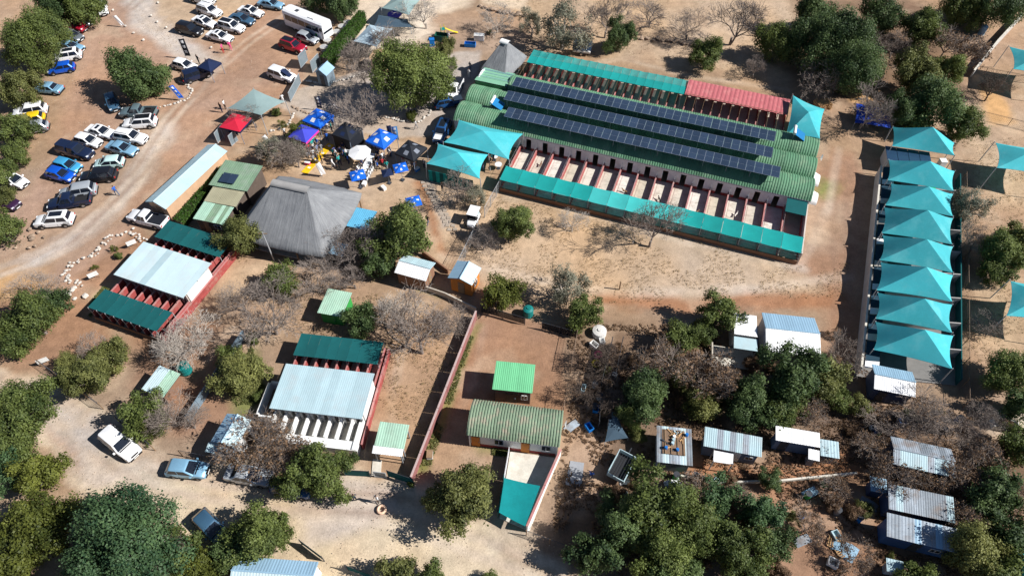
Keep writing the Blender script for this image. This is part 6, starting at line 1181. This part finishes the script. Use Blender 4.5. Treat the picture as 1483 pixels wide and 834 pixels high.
def umbrella(label, u, v, r, h, m, square=False, prints=None):
    p = G(u, v, h); t = thing('umbrella', label, 'umbrella', (p.x, p.y, 0), .4 if not square else -.45); n = 4 if square else 8
    cn = MB(); cn.add([(0, 0, h+.35)]+[(r*cos(2*pi*i/n), r*sin(2*pi*i/n), h) for i in range(n)], [(0, i+1, (i+1) % n+1) for i in range(n)]); co = cn.build('canopy', m, t); MB().tube((0, 0, 0), (0, 0, h+.4), .03, n=6).build('pole', SOLFR, t); MB().bbox(0, 0, .05, .5, .5, .1).build('base', DKSTEEL, t)
    if prints:
        for i in range(n):
            a_ = 2*pi*(i+.5)/n; k = lambda rr, da: Vector((rr*cos(a_+da), rr*sin(a_+da), h+.35*(1-rr/(r*cos(pi/n)))+.02)); MB().add([k(r*.3, -.25), k(r*.55, -.2), k(r*.55, .2), k(r*.3, .25)], [(0, 1, 2, 3)]).build('printed_logo', prints, co)
    return t
umbrella('large round white umbrella at the head of the long white table', 521, 221, 1.55, 2.3, WHITECV)
umbrella('blue and white square umbrella at the foot of the long white table', 518, 254, 1.35, 2.2, BLUETARP, True, WHITECV)
umbrella('bright blue square umbrella beside the black gazebo', 580, 243, 1.25, 2.2, BLUETARP, True, WHITECV)
umbrella('dark navy square umbrella between the table and the blue one', 561, 250, 1.05, 1.9, BLUEDK, True, None)
umbrella('bright blue square umbrella standing alone on the lawn near the dense tree', 599, 292, 1.3, 1.9, BLUETARP, True, WHITECV)
def flag(label, u, v, h, wd, m, rz, lean=(0, 0), prt=None):
    p = G(u, v); t = thing('banner_flag', label, 'banner', p, rz); MB().tube((0, 0, 0), (lean[0]*h, lean[1]*h, h), .02, n=5).build('pole', SOLFR, t); mb = MB().grid(lambda a_, b_: (lean[0]*h*(.15+.83*b_)+wd*a_+.03, lean[1]*h*(.15+.83*b_)+.06*sin(a_*5+b_*3), h*(.15+.83*b_)), 4, 10); c = mb.build('cloth', m, t, smooth=True)
    if prt: 
        for k in (.3, .55, .78): MB().grid(lambda a_, b_: (lean[0]*h*(k+.13*b_)+wd*(.22+.5*a_)+.03, lean[1]*h*(k+.13*b_)+.06*sin((.22+.5*a_)*5+((k+.13*b_)-.15)/.83*3)-.012, h*(k+.13*b_)), 3, 3).build('printed_text', prt, c)
flag('tall black and white banner beside the dirt drive', 270, 86, 3.6, .85, BLACKCV, .1, prt=WHITECV); flag('blue banner leaning over the white stone ring', 262, 146, 2.6, .7, BLUETARP, .3, (-.35, .1), WHITECV)
flag('blue banner behind the bright blue gazebo', 460, 160, 2.5, .75, BLUEDK, 0, prt=WHITECV); flag('blue banner leaning beside the black closed gazebo', 492, 170, 2.6, .6, BLUEDK, .2, (-.3, 0), WHITECV); flag('pale blue printed banner next to the round-logo gazebo', 570, 206, 2.8, .8, mat('pale_blue_print', (.1, .3, .6), .7), 0, prt=WHITECV); flag('navy printed banner next to the pale blue one', 563, 204, 2.7, .6, BLUEDK, .1)
flag('small white banner beside the gravel drive', 178, 40, 2.0, .5, WHITECV, .3, (-.4, .2)); flag('white banner by the thatched hall corner', 467, 257, 2.4, .6, WHITECV, .6, (-.15, .1)); flag('white banner beside the violet gazebo', 394, 215, 2.4, .5, WHITECV, .8, (-.3, .1))
a_, b_ = G(479.6, 209), G(440.7, 251)
tm = thing('mat_strip', 'strip of yellow floor tiles leading across the event lawn', 'mat', b_, atan2(a_.y-b_.y, a_.x-b_.x)); Lm = (a_-b_).length
for i in range(8):
    for j in range(2): MB().box(i*Lm/8+.02, (i+1)*Lm/8-.02, -.5+j*.5+.015, j*.5-.015, 0, .05).build('tile', YELLOW, tm); 
    if i % 2: MB().box(i*Lm/8+.2, i*Lm/8+.5, -.2, .2, .05, .056).build('printed_mark', WHITECV, tm)
a_, b_ = G(541, 228), G(521, 264); ang = atan2(b_.y-a_.y, b_.x-a_.x); d = (b_-a_); n_ = Vector((-d.y, d.x, 0)).normalized(); k = 3
for i in range(k):
    c = a_.lerp(b_, (i+.5)/k); t = thing('trestle_table', ['white-clothed table nearest the round white umbrella', 'middle white-clothed table of the long row', 'white-clothed table nearest the square umbrella'][i], 'table', (c.x, c.y, 0), ang, 'tables set end to end on the lawn'); L2 = d.length/k/2-.02
    MB().box(-L2, L2, -.42, .42, .72, .76).build('tabletop', WHITECV, t); MB().add([(-L2, -.425, .755), (L2, -.425, .755), (L2, -.45, .35), (-L2, -.45, .35)], [(0, 1, 2, 3)]).add([(-L2, .425, .755), (L2, .425, .755), (L2, .45, .35), (-L2, .45, .35)], [(0, 1, 2, 3)]).build('tablecloth', WHITECV, t)
    for sx in (-1, 1):
        for sy in (-1, 1): MB().bbox(sx*(L2-.12), sy*.34, .36, .05, .05, .72).build('leg', SOLFR, t)
    for j in range(5): MB().tube((random.uniform(-L2+.1, L2-.1), random.uniform(-.3, .3), .762), (0, 0, 0), .01, n=3) if 0 else None
ns = 9
CH = MB().box(-.22, .22, -.22, .22, .42, .46).box(-.22, -.19, -.22, .22, .46, .85).mesh('seat', WHITE)
CHL = MB().box(-.02, .02, -.02, .02, 0, .42).mesh('leg', WHITE)
rs = random.Random(3); cols = ['white', 'navy', 'black', 'blue', 'white', 'grey', 'teal', 'navy', 'white']
for s in (-1, 1):
    for i in range(ns):
        f = (i+.5)/ns; c = a_.lerp(b_, f)+n_*s*.85; rz = atan2(-n_.y*s, -n_.x*s)+rs.uniform(-.2, .2)
        t = thing('chair', 'white plastic chair drawn up to the long white table', 'chair', (c.x, c.y, 0), rz, 'white chairs at the long table'); inst('seat', CH, t)
        for x in (-.18, .18):
            for y in (-.18, .18): inst('leg', CHL, t, T(x, y, 0))
        if rs.random() < .85 and not (s < 0 and i < 2):
            o = bpy.data.objects.new('person', HUM['sit']); link(o); o.location = (c.x, c.y, 0); o.rotation_euler = (0, 0, rz); o.scale = (.97, .97, .97); cc = rs.choice(cols); setmat(o, 1, cm(cc)); setmat(o, 2, cm(rs.choice(['navy', 'black', 'denim']))); tag(o, 'person in %s top seated at the long white table' % cc, 'person', 'people seated at the long table in %s' % cc)

# more visitors and furniture on the lawn
TOPS = ['white', 'navy', 'black', 'blue', 'grey', 'red', 'teal', 'white', 'black', 'navy']
vr = random.Random(21)
spots = [(452+vr.gauss(0, 9), 222+vr.gauss(0, 9), 'standing beside the yellow mat') for _ in range(17)]+[(498+vr.gauss(0, 9), 232+vr.gauss(0, 7), 'standing beside the round white umbrella') for _ in range(17)]+[(598+vr.gauss(0, 10), 240+vr.gauss(0, 6), 'standing at the black lettered gazebo') for _ in range(9)]+[(548+vr.gauss(0, 8), 240+vr.gauss(0, 8), 'standing behind the chairs of the long table') for _ in range(14)]+[(475+vr.gauss(0, 9), 190+vr.gauss(0, 6), 'standing between the blue and the black gazebo') for _ in range(6)]+[(545+vr.gauss(0, 7), 216+vr.gauss(0, 3), 'standing under the round-logo gazebo') for _ in range(5)]+[(712+vr.gauss(0, 6), 238+vr.gauss(0, 6), 'standing under the edge of the larger turquoise sail') for _ in range(4)]
for i, (u, v, wh) in enumerate(spots):
    c1 = TOPS[vr.randrange(10)]; c2 = vr.choice(['navy', 'black', 'denim', 'tan', 'grey']); person(u, v, vr.uniform(0, 6.28), vr.choice(['stand', 'stand', 'walk']), c1, c2, 'person in %s top and %s trousers %s' % (c1, c2, wh), 'visitors in %s and %s %s' % (c1, c2, wh))
def cafe_table(label, u, v, m, grp):
    p = G(u, v); t = thing('cafe_table', label, 'table', p, vr.uniform(0, 3), grp); MB().tube((0, 0, .7), (0, 0, .74), .5, .5, 16).build('tabletop', m, t); MB().tube((0, 0, .03), (0, 0, .7), .04, n=6).build('stem', DKSTEEL, t); MB().tube((0, 0, 0), (0, 0, .04), .28, .26, 12).build('base', DKSTEEL, t)
for u, v, l in [(716, 232, 'round white table under the larger turquoise sail'), (722, 244, 'round white table beside the front pens under the sail edge'), (504, 226, 'round white table beside the round white umbrella'), (456, 214, 'round white table at the violet gazebo')]: cafe_table(l, u, v, WHITECV, None)
for u, v, l in [(592, 236, 'white serving table under the black lettered gazebo'), (470, 183, 'white serving table under the bright blue gazebo'), (550, 213, 'white serving table under the round-logo gazebo'), (341, 192, 'dark serving table under the red gazebo')]:
    p = G(u, v); t = thing('serving_table', l, 'table', p, -.45); MB().box(-.9, .9, -.35, .35, .72, .76).build('tabletop', WHITECV if 'white' in l else BLUEDK, t); MB().box(-.88, .88, -.36, -.34, .05, .72).build('cloth_front', WHITECV if 'white' in l else BLUEDK, t)
    for sx in (-.8, .8):
        for sy in (-.28, .28): MB().bbox(sx, sy, .36, .05, .05, .72).build('leg', SOLFR, t)
for u, v, l, m in [(604, 247, 'blue crate beside the black lettered gazebo', BLUEP), (528, 268, 'white cool box near the square umbrella', WHITE), (556, 274, 'white cool box lying alone on the lawn', WHITE), (446, 238, 'pink crate at the yellow mat', PINKP)]:
    p = G(u, v); t = thing('cool_box', l, 'box', p, vr.uniform(0, 3)); MB().box(-.35, .35, -.22, .22, 0, .38).build('tub', m, t); MB().box(-.37, .37, -.24, .24, .382, .45).build('lid', WHITE, t)
# ------------------------------------------------------------------ walls, fences, stones and small things
wire_fence('wire_fence', 'tall wire fence with pale posts between the lawn and the dry paddock', [(727, 270), (702, 315), (664, 392)], 1.8, POLE, 2.2)
wire_fence('wire_fence', 'wire fence along the path beside the turquoise sail row', [(1392, 262), (1394, 420), (1394, 590)], 1.5, mat('rusty_wire', (.2, .14, .1), .8), 2.6, pm=WOOD)
wire_fence('roadside_fence', 'dark wire fence between the road bend and the olive trees', [(62, 530), (150, 592), (225, 652), (305, 668)], 1.3, DKSTEEL, 2.4, pm=WOOD)
wire_fence('roadside_fence', 'netted fence beside the gate of the white pens', [(500, 688), (537, 690)], 1.3, DKSTEEL, 2.0, netm=DKNET); wire_fence('roadside_fence', 'dark netted fence from the gate to the pink-topped wall', [(563, 690), (600, 702), (640, 715)], 1.5, DKSTEEL, 2.0, netm=DKNET)
wire_fence('roadside_fence', 'dark fence at the lower road edge beside the pale blue tin roof', [(438, 788), (470, 812), (540, 838)], 1.3, DKSTEEL, 2.2, netm=DKNET); wire_fence('roadside_fence', 'wire fence along the sandy road below the concrete yard', [(762, 775), (830, 800), (905, 845)], 1.3, DKSTEEL, 2.4, pm=WOOD)
wire_fence('yard_fence', 'rusty pole fence along the brown dirt yard', [(835, 490), (826, 540), (815, 600)], 1.6, mat('rusty_wire', (.2, .14, .1)), 2.4); wire_fence('yard_fence', 'netted run fence beside the leaf-strewn yard', [(885, 500), (870, 560), (866, 620)], 1.6, DKSTEEL, 2.2, netm=mat('thin_black_net', (.02, .025, .03), .9, alpha=.7)); wire_fence('yard_fence', 'second netted run fence closer to the dark leafy tree', [(900, 500), (888, 560), (882, 618)], 1.6, DKSTEEL, 2.2)
wire_fence('yard_fence', 'fence along the top of the brown dirt yard', [(697, 452), (760, 470), (835, 490)], 1.3, DKSTEEL, 2.4, netm=mat('thin_black_net', (.02, .025, .03))); wire_fence('field_fence', 'thin wire fence crossing the dry field behind the trees', [(1290, 75), (1340, 92), (1483, 120)], 1.2, DKSTEEL, 3.0, pm=WOOD); wire_fence('field_fence', 'thin fence below the orange sand by the sail run', [(1420, 172), (1500, 192)], 1.2, DKSTEEL, 3.0, pm=WOOD)
wall_run('garden_wall', 'blue-grey sheet wall running beside the round olive tree', [(356, 488), (318, 545), (274, 612)], 1.3, .1, mat('blue_grey_sheet', (.16, .22, .27), .6, .15), None, 'wall', 1.8)
wall_run('slanting_wall', 'slanting white wall climbing past the brown thorn thicket', [(1475, 30), (1440, 68), (1405, 112)], 1.2, .2, mat('dull_white_wall', (.5, .47, .44)), CONC_PALE, 'wall', 2.2)
wall_run('yard_kerb', 'low pale kerb wall crossing the red soil below the shacks', [(985, 690), (1040, 700), (1130, 697), (1240, 686)], .35, .18, CONC_PALE, None, 'wall', 2.6); wall_run('retaining_wall', 'low brown brick wall between the white shed and the log cabin', [(612, 368), (650, 396)], .7, .2, BRICKBR, None, 'wall', 1.5); wall_run('garden_wall', 'low grey wall below the white shed and the log cabin', [(610, 418), (645, 430), (690, 452)], .8, .15, CONC, None, 'wall', 1.8)
stone_edge('stone_ring', 'curved row of whitewashed stones around the car park tree', [(258, 118), (272, 124), (279, 133), (272, 144), (252, 151), (233, 155)], .36)
stone_edge('flower_bed_edging', 'curving white rock border of the flower bed by the netted kennels', [(118, 411), (98, 407), (97, 390), (115, 376), (137, 370), (147, 359), (163, 342), (187, 336), (210, 347)], .34, rows=2, jit=.7)
stone_edge('courtyard_kerb', 'white stone kerb curving along the paved courtyard drive', [(440, 118), (475, 122), (510, 112), (545, 100)], .4, step=.38); stone_edge('courtyard_kerb', 'white stone ring under the large courtyard tree', [(560, 170), (585, 176), (606, 177), (622, 166), (627, 148)], .4, step=.38); stone_edge('gate_kerb', 'short white stone kerb beside the gate shrubs', [(426, 165), (420, 178), (404, 188), (392, 190)], .4, step=.4); stone_edge('lawn_kerb', 'brown and white stone row along the lawn behind the blue gazebo', [(423, 155), (440, 163), (462, 166)], .45, STB, step=.45)
stone_edge('dry_stone_wall', 'dark dry-stone wall beside the white sand court', [(696, 10), (735, 20), (775, 26)], .7, STB, cat='stone wall', rows=2); stone_edge('dry_stone_wall', 'low dry-stone wall behind the dry lawn and the neat trees', [(922, 56), (960, 60), (1010, 66)], .7, STB, cat='stone wall', rows=2); stone_edge('rock_pile', 'heap of pinkish rocks beside the dirt track', [(28, 360), (40, 352), (52, 346), (58, 338), (46, 342)], .6, STB, cat='rocks', jit=1.2, rows=2); stone_edge('rock_pile', 'small grey rock heap at the end of the netted kennels', [(98, 424), (104, 430), (112, 432)], .6, STW, cat='rocks', jit=.8, rows=2)
for u, v in [(156, 5), (164, 16), (182, 39), (194, 49), (208, 59), (219, 24), (228, 33), (241, 41), (306, 70), (229, 5)]:
    p = G(u, v); s = .26; o = inst('marker_stone', random.choice(STW), None, T(p.x, p.y, .15, random.uniform(0, 6), (s, s*.8, s*1.1))); tag(o, 'white painted marker stone beside the gravel drive', 'stone', 'white marker stones along the drive')
for u, v, l in [(475, 62, 'flat'), (488, 50, 'flat'), (496, 42, ''), (470, 72, ''), (504, 36, '')]:
    p = G(u, v); t = thing('concrete_planter', 'round pale concrete planter in the row between coach and hedge', 'planter', p, 0, 'round planters beside the hedge'); MB().tube((0, 0, -.05), (0, 0, .55), .62, .68, 14).build('bowl', CONC_PALE, t); MB().tube((0, 0, .55), (0, 0, .57), .55, .55, 14).build('soil', mat('grey_soil', (.4, .4, .4), .9), t)
# gate house, gate leaves, paving
building('gate_hut', 'small grey-blue gabled gate hut at the paved entrance', 'hut', [(462, 92), (480, 97), (478, 112), (459, 107)], 2.1, 2.9, 'gable', mat('grey_hut', (.16, .21, .25), .7), TINBLUE, TINBLUE, turn=True, sw=.6, doors=(('l', 0, .7, 0, 1.8, DKSTEEL),))
def gate(label, p0, p1, h):
    A, B = G(*p0), G(*p1); t = thing('gate_leaf', label, 'gate', A); d = B-A; fr = MB(); fr.tube((0, 0, .1), d+Vector((0, 0, .1)), .04, n=5); fr.tube((0, 0, h), d+Vector((0, 0, h)), .04, n=5); fr.tube((0, 0, 0), (0, 0, h), .05, n=6); fr.tube(d, d+Vector((0, 0, h)), .05, n=6); fr.build('frame', POLE, t)
    MB().beam(d*.03+Vector((0, 0, .15)), d*.97+Vector((0, 0, .15)), .02, h-.2).build('mesh_infill', mat('gate_mesh', (.2, .25, .28), .7, alpha=.75), t)
gate('grey mesh gate leaf beside the dark red parked car', (436, 100), (446, 88), 2.2); gate('grey mesh gate leaf next to the gabled gate hut', (453, 106), (464, 94), 2.0); gate('long grey mesh gate panel at the paved entrance', (421, 148), (436, 120), 1.6); gate('small grey mesh gate between the red gazebo and the long shed', (316, 208), (326, 196), 1.8); gate('second small grey gate beside the long shed', (336, 212), (345, 204), 1.8); gate('white-framed gate of the open white pens', (543, 690), (560, 692), 1.2)
pt = thing('stone_path', 'path of pale paving slabs from the lawn towards the wire fence', 'path', G(614, 264))
pth = px_path([(616, 264), (628, 285), (640, 305), (655, 332)], .62); o0 = G(614, 264)
for i, p in enumerate(pth):
    for s in (-.36, .36):
        x, y = p.x-o0.x+s+random.uniform(-.05, .05), p.y-o0.y+random.uniform(-.05, .05); MB().box(-.26, .26, -.24, .24, -.05, .03).build('paving_slab', mat('shade_dulled_slab', (.36, .3, .24), .9, .2), pt, M=T(x, y, 0, random.uniform(-.2, .2)))  # slab colour toned down, partly to paint in shade on the path
sheet_ground('concrete_pad', [(826, 667), (846, 670), (842, 705), (818, 702)], .03, mat('grey_slab', (.3, .31, .33), .9, .15)); sheet_ground('concrete_path', [(540, 664), (553, 666), (551, 690), (538, 688)], .04, CONC_PALE)
# roofs glimpsed among the trees
building('pump_house', 'flat bright blue sheet roof between the thatched hall and the dense tree', 'building', [(516, 301), (545, 307), (533, 334), (500, 327)], 1.9, 2.0, 'mono', WHITE, [POOL], None, sw=.8); building('shelter', 'small slate-blue roof under the twiggy trees below the hall', 'shelter', [(480, 350), (503, 355), (498, 372), (476, 367)], 2.0, 2.2, 'mono', WHITE, TINBLUE, None, sw=.7, open_post=True)
building('kiosk', 'small tan-roofed kiosk beside the bare tree behind the courtyard tree', 'building', [(549, 70), (574, 77), (560, 93), (533, 85)], 2.2, 2.7, 'gable', BRICKTAN, [mat('tan_roof', (.5, .33, .2), .8, .15)], [mat('tan_roof', (.5, .33, .2))], sw=.6)
building('scrap_shelter', 'low dark blue sheet roof at the scrap yard beyond the white-roofed shack', 'shelter', [(1262, 690), (1285, 695), (1283, 715), (1258, 710)], 1.6, 1.7, 'mono', DKB, TINBLUE, None, sw=.7); building('scrap_shelter', 'tiny pale sheet roof in front of the blue-walled barrack', 'shelter', [(1285, 808), (1310, 814), (1308, 832), (1282, 826)], 1.4, 1.5, 'mono', TINRUST, TIN, None, sw=.6)
# tanks, drums, hoops, bins
def tank(label, u, v, r, h, m):
    p = G(u, v, h*.6); t = thing('water_tank', label, 'tank', (p.x, p.y, 0)); n = 20; rings = []
    for z, k in ((0, 1), (h*.2, 1), (h*.22, .97), (h*.4, .97), (h*.42, 1), (h*.6, 1), (h*.62, .97), (h*.8, .97), (h*.82, 1), (h*.9, .96), (h, .55)): rings.append([(r*k*cos(2*pi*i/n), r*k*sin(2*pi*i/n), z) for i in range(n)])
    MB().loft(rings).build('tank_body', m, t, smooth=False); MB().tube((0, 0, h), (0, 0, h+.1), r*.3, r*.28, 12).build('lid', m, t)
tank('teal plastic water tank beside the pale green dog shelter', 266, 532, .65, 1.3, WATERTANK); tank('teal water tank in the tree shade above the brown yard', 765, 450, .6, 1.2, WATERTANK); tank('white water tank at the paddock edge by the green tree', 868, 480, .8, .75, mat('dirty_white_plastic', (.6, .58, .55), .7, .15)); tank('pale blue-green tank behind the dark trees at the thorn thicket', 1425, 42, .5, 1.6, TINBLUE)
def hoop(label, u, v, m):
    p = G(u, v); o = bpy.data.objects.new('tyre_swing', None); t = thing('painted_tyre', label, 'tyre', p); mb = MB(); n = 16
    mb.loft([[((.36+.13*cos(b))*cos(2*pi*i/n), (.36+.13*cos(b))*sin(2*pi*i/n), .13+.13*sin(b)) for b in [2*pi*j/8 for j in range(8)]] for i in range(n)]+[[(.36+.13*cos(2*pi*j/8), 0, .13+.13*sin(2*pi*j/8)) for j in range(8)]], cap=False); mb.build('ring', m, t, smooth=True); bpy.data.objects.remove(o)
hoop('pink painted tyre lying in the dark yard', 866, 514, PINKP); hoop('yellow painted tyre lying in the dark yard', 863, 527, YELLOWP); hoop('white and orange ring lying on the dirt road by the gate', 553, 738, mat('white_orange', (.75, .5, .35), .8))
def crate(name, label, cat, u, v, dims, m, rz=0, z=0, grp=None, lid=None):
    p = G(u, v); x, y, h = dims; t = thing(name, label, cat, (p.x, p.y, z), rz, grp); b = MB(); b.box(-x/2, x/2, -y/2, y/2, 0, .06)
    b.build('bottom', m, t)
    for s in (-1, 1): MB().box(-x/2, x/2, s*(y/2-.03)-.03, s*(y/2-.03)+.03, .061, h).build('side', m, t); MB().box(s*(x/2-.03)-.03, s*(x/2-.03)+.03, -y/2+.062, y/2-.062, .061, h).build('side', m, t)
    if lid: MB().box(-x/2-.03, x/2+.03, -y/2-.03, y/2+.03, h+.002, h+.06).build('lid', lid, t)
crate('dog_box', 'orange plastic box under the edge of the pale green dog shelter', 'box', 250, 572, (.7, .6, .5), ORANGEP, .3, lid=ORANGEP); crate('rubbish_bin', 'blue bin beside the small courtyard trees', 'bin', 626, 66, (.8, .7, 1.1), BLUEP, .2, lid=BLUEP); crate('skip', 'dark green skip near the sand play area', 'skip', 640, 58, (2.2, 1.2, 1.0), mat('dark_green_paint', (.01, .09, .06), .6), -.2); crate('skip', 'teal low skip on the grass by the thatched pyramid', 'skip', 681, 67, (1.8, .8, .6), BLUEP, -.1); crate('market_stand', 'white table-like stand beside the thatched pyramid', 'stand', 694, 58, (1.6, .8, .9), WHITE, -.1, lid=WHITE)
crate('green_box', 'bright green box in the gap below the second turquoise sail', 'box', 1345, 278, (1.0, .7, .6), mat('bright_green', (.02, .5, .12), .5), -.2, .06, lid=mat('bright_green', (.02, .5, .12))); crate('cool_box', 'white box in the glazed pen yard under the first sail', 'box', 1362, 240, (.8, .8, .9), WHITE, 0, lid=WHITE); crate('cart', 'white cart on the sandy patch beyond the barracks', 'cart', 1452, 618, (2.4, 1.1, .7), WHITE, -.25); crate('bench_box', 'small white bench box in the bare yard beside the long wall', 'box', 623, 660, (.55, .8, .5), WHITE, 0, lid=WOOD); crate('barrow', 'blue barrow beside the bent net', 'barrow', 853, 620, (.6, .9, .5), BLUEP, .5)
jr = random.Random(9)
for i in range(46):
    u, v = jr.choice([(jr.uniform(1150, 1280), jr.uniform(690, 830)), (jr.uniform(1220, 1400), jr.uniform(595, 630)), (jr.uniform(820, 900), jr.uniform(480, 640)), (jr.uniform(900, 1050), jr.uniform(690, 720))]); k = jr.choice(['crate', 'board', 'drum'])
    cn = jr.choice(['weathered brown', 'grey', 'white', 'blue', 'tan'])
    if k == 'crate': crate('scrap_crate', 'small %s crate among the scrap on the ground' % cn, 'crate', u, v, (jr.uniform(.5, 1), jr.uniform(.4, .8), jr.uniform(.3, .6)), {'weathered brown': WOOD, 'grey': TIN, 'white': WHITE, 'blue': BLUEP, 'tan': WOODTAN}[cn], jr.uniform(0, 3), 0, '%s crates lying among the scrap' % cn)
    elif k == 'board':
        p = G(u, v); t = thing('scrap_sheet', 'bent metal sheet lying among the scrap', 'scrap', (p.x, p.y, 0), jr.uniform(0, 3), 'metal sheets lying among the scrap'); MB().grid(lambda a_, b_: (a_*1.6-.8, b_*.8-.4, .05+.14*sin(a_*3)), 6, 2).build('sheet', jr.choice([TIN, TINRUST, TINWHITE, TINBLUE]), t); MB().box(-.6, .6, -.05, .05, -.03, .05).build('batten', WOOD, t)
    else:
        dn = jr.choice(['blue', 'rusty grey', 'black', 'green']); p = G(u, v); t = thing('drum', 'old %s drum standing among the scrap' % dn, 'drum', (p.x, p.y, 0), 0, '%s drums standing among the scrap' % dn); MB().tube((0, 0, 0), (0, 0, .85), .29, n=14).build('shell', {'blue': BLUEP, 'rusty grey': TINRUST, 'black': DKSTEEL, 'green': GREENP}[dn], t); MB().tube((0, 0, .85), (0, 0, .88), .31, n=14).build('rim', DKSTEEL, t)
def pallet(label, u, v, rz):
    p = G(u, v); t = thing('pallet', label, 'pallet', (p.x, p.y, 0), rz)
    for i in range(7): MB().box(-.6, .6, -.6+i*.185, -.5+i*.185, .1, .125).build('slat', WOODTAN, t)
    for x in (-.55, 0, .55): MB().box(x-.05, x+.05, -.6, .6, 0, .099).build('bearer', WOOD, t)
pallet('tan wooden pallet lying in the dirt clearing', 1218, 796, .4); pallet('second tan wooden pallet leaning into the dirt clearing rubbish', 1209, 786, 1.1)
def woodpile(label, u, v, n, ln):
    p = G(u, v); t = thing('log_pile', label, 'logs', (p.x, p.y, 0), .2)
    for i in range(n):
        l = i//9; x = (i % 9)*.24-1.0+.1*(l % 2); MB().tube((x, -ln/2+random.uniform(-.15, .15), .12+l*.2), (x, ln/2+random.uniform(-.15, .15), .12+l*.2), .11, n=7).build('log', WOODTAN, t)
woodpile('stack of tan cut logs behind the turquoise corner sail', 1190, 155, 36, 1.6)
def draped(label, name, pts, m, cat):
    c = sum((G(*p[:2], p[2]) for p in pts), Vector())/len(pts); b = Vector((c.x, c.y, 0)); t = thing(name, label, cat, b); Q = [G(*p[:2], p[2])-b for p in pts]
    inst('cloth', canopy_mesh(Q, .25, .06, 10, m), t)
    for q in Q: MB().tube((q.x, q.y, -.05), q, .03, n=5).build('post', POLE, t)
draped('dark bent shade net slumped at the head of the netted run', 'slumped_net', [(882, 607, 1.8), (893, 603, 1.8), (910, 634, .5), (876, 640, .5)], mat('slate_net', (.06, .1, .14), .9, .15, trans=.15), 'net')
draped('blue tarpaulin shelter behind the rounded grey bare tree', 'tarpaulin', [(1240, 150, 1.6), (1292, 158, 1.8), (1290, 186, 1.2), (1238, 178, 1.1)], mat('deep_blue_tarp', (.012, .05, .36), .6, .15), 'tarpaulin')
draped('black shade net beneath the sand play sail', 'shade_net', [(548, 22, 2.0), (590, 28, 2.0), (598, 40, 1.8), (540, 40, 1.8)], mat('slate_net', (.06, .1, .14)), 'net')
def sign(label, u, v, rz):
    p = G(u, v); t = thing('sign_board', label, 'sign', p, rz); MB().box(-.55, .55, -.02, .02, .5, 1.15).build('board', WHITE, t)
    for x in (-.45, .45): MB().tube((x, .03, -.1), (x, .03, 1.1), .03, n=5).build('post', WOOD, t)
sign('white sign board in the flower bed nearest the tin roof of the netted kennels', 194, 358, .6); sign('white sign board at the lower end of the flower bed', 139, 404, .6); sign('small white sign at the road bend fence', 67, 528, .5)
pp = G(897, 419); t = thing('fence_post', 'lone dark wooden post standing in the dry paddock', 'post', pp); MB().tube((0, 0, -.1), (0, 0, 1.4), .09, .08, 7).build('pole', WOOD, t); MB().tube((0, 0, 1.4), (0, 0, 1.46), .1, .02, 7).build('cap', WOOD, t)
def power_pole(label, u, v, h):
    p = G(u, v); t = thing('utility_pole', label, 'pole', p); MB().tube((0, 0, -.1), (0, 0, h), .09, .06, 8).build('pole', POLE, t); MB().box(-.5, .5, -.04, .04, h-.3, h-.22).build('crossarm', WOOD, t)
power_pole('slender grey pole at the foot of the thatched hall', 397, 377, 5.0)
def tan_play():
    p = G(645, 52); t = thing('play_slide', 'small yellow and teal play slide on the sand', 'slide', p, .4); MB().grid(lambda a_, b_: (a_*2.2, b_*.5-.25+0, 1.3*(1-a_)**1.3+.1), 8, 2).build('chute', YELLOWP, t); MB().box(-.7, 0, -.35, .35, 1.25, 1.35).build('deck', TEAL, t)
    for x in (-.65, -.05):
        for y in (-.3, .3): MB().tube((x, y, 0), (x, y, 1.9), .04, n=5).build('post', YELLOWP, t)
    p = G(572, 26); t = thing('trampoline', 'round blue and purple trampoline under the play sail', 'trampoline', p); MB().tube((0, 0, .6), (0, 0, .66), 1.2, 1.2, 18).build('mat', mat('purple_mat', (.08, .05, .35), .7), t)
    for i in range(6): MB().tube((1.1*cos(i*1.047), 1.1*sin(i*1.047), 0), (1.1*cos(i*1.047), 1.1*sin(i*1.047), .6), .03, n=5).build('leg', BLUEP, t)
tan_play()
print('objects', len(bpy.data.objects))
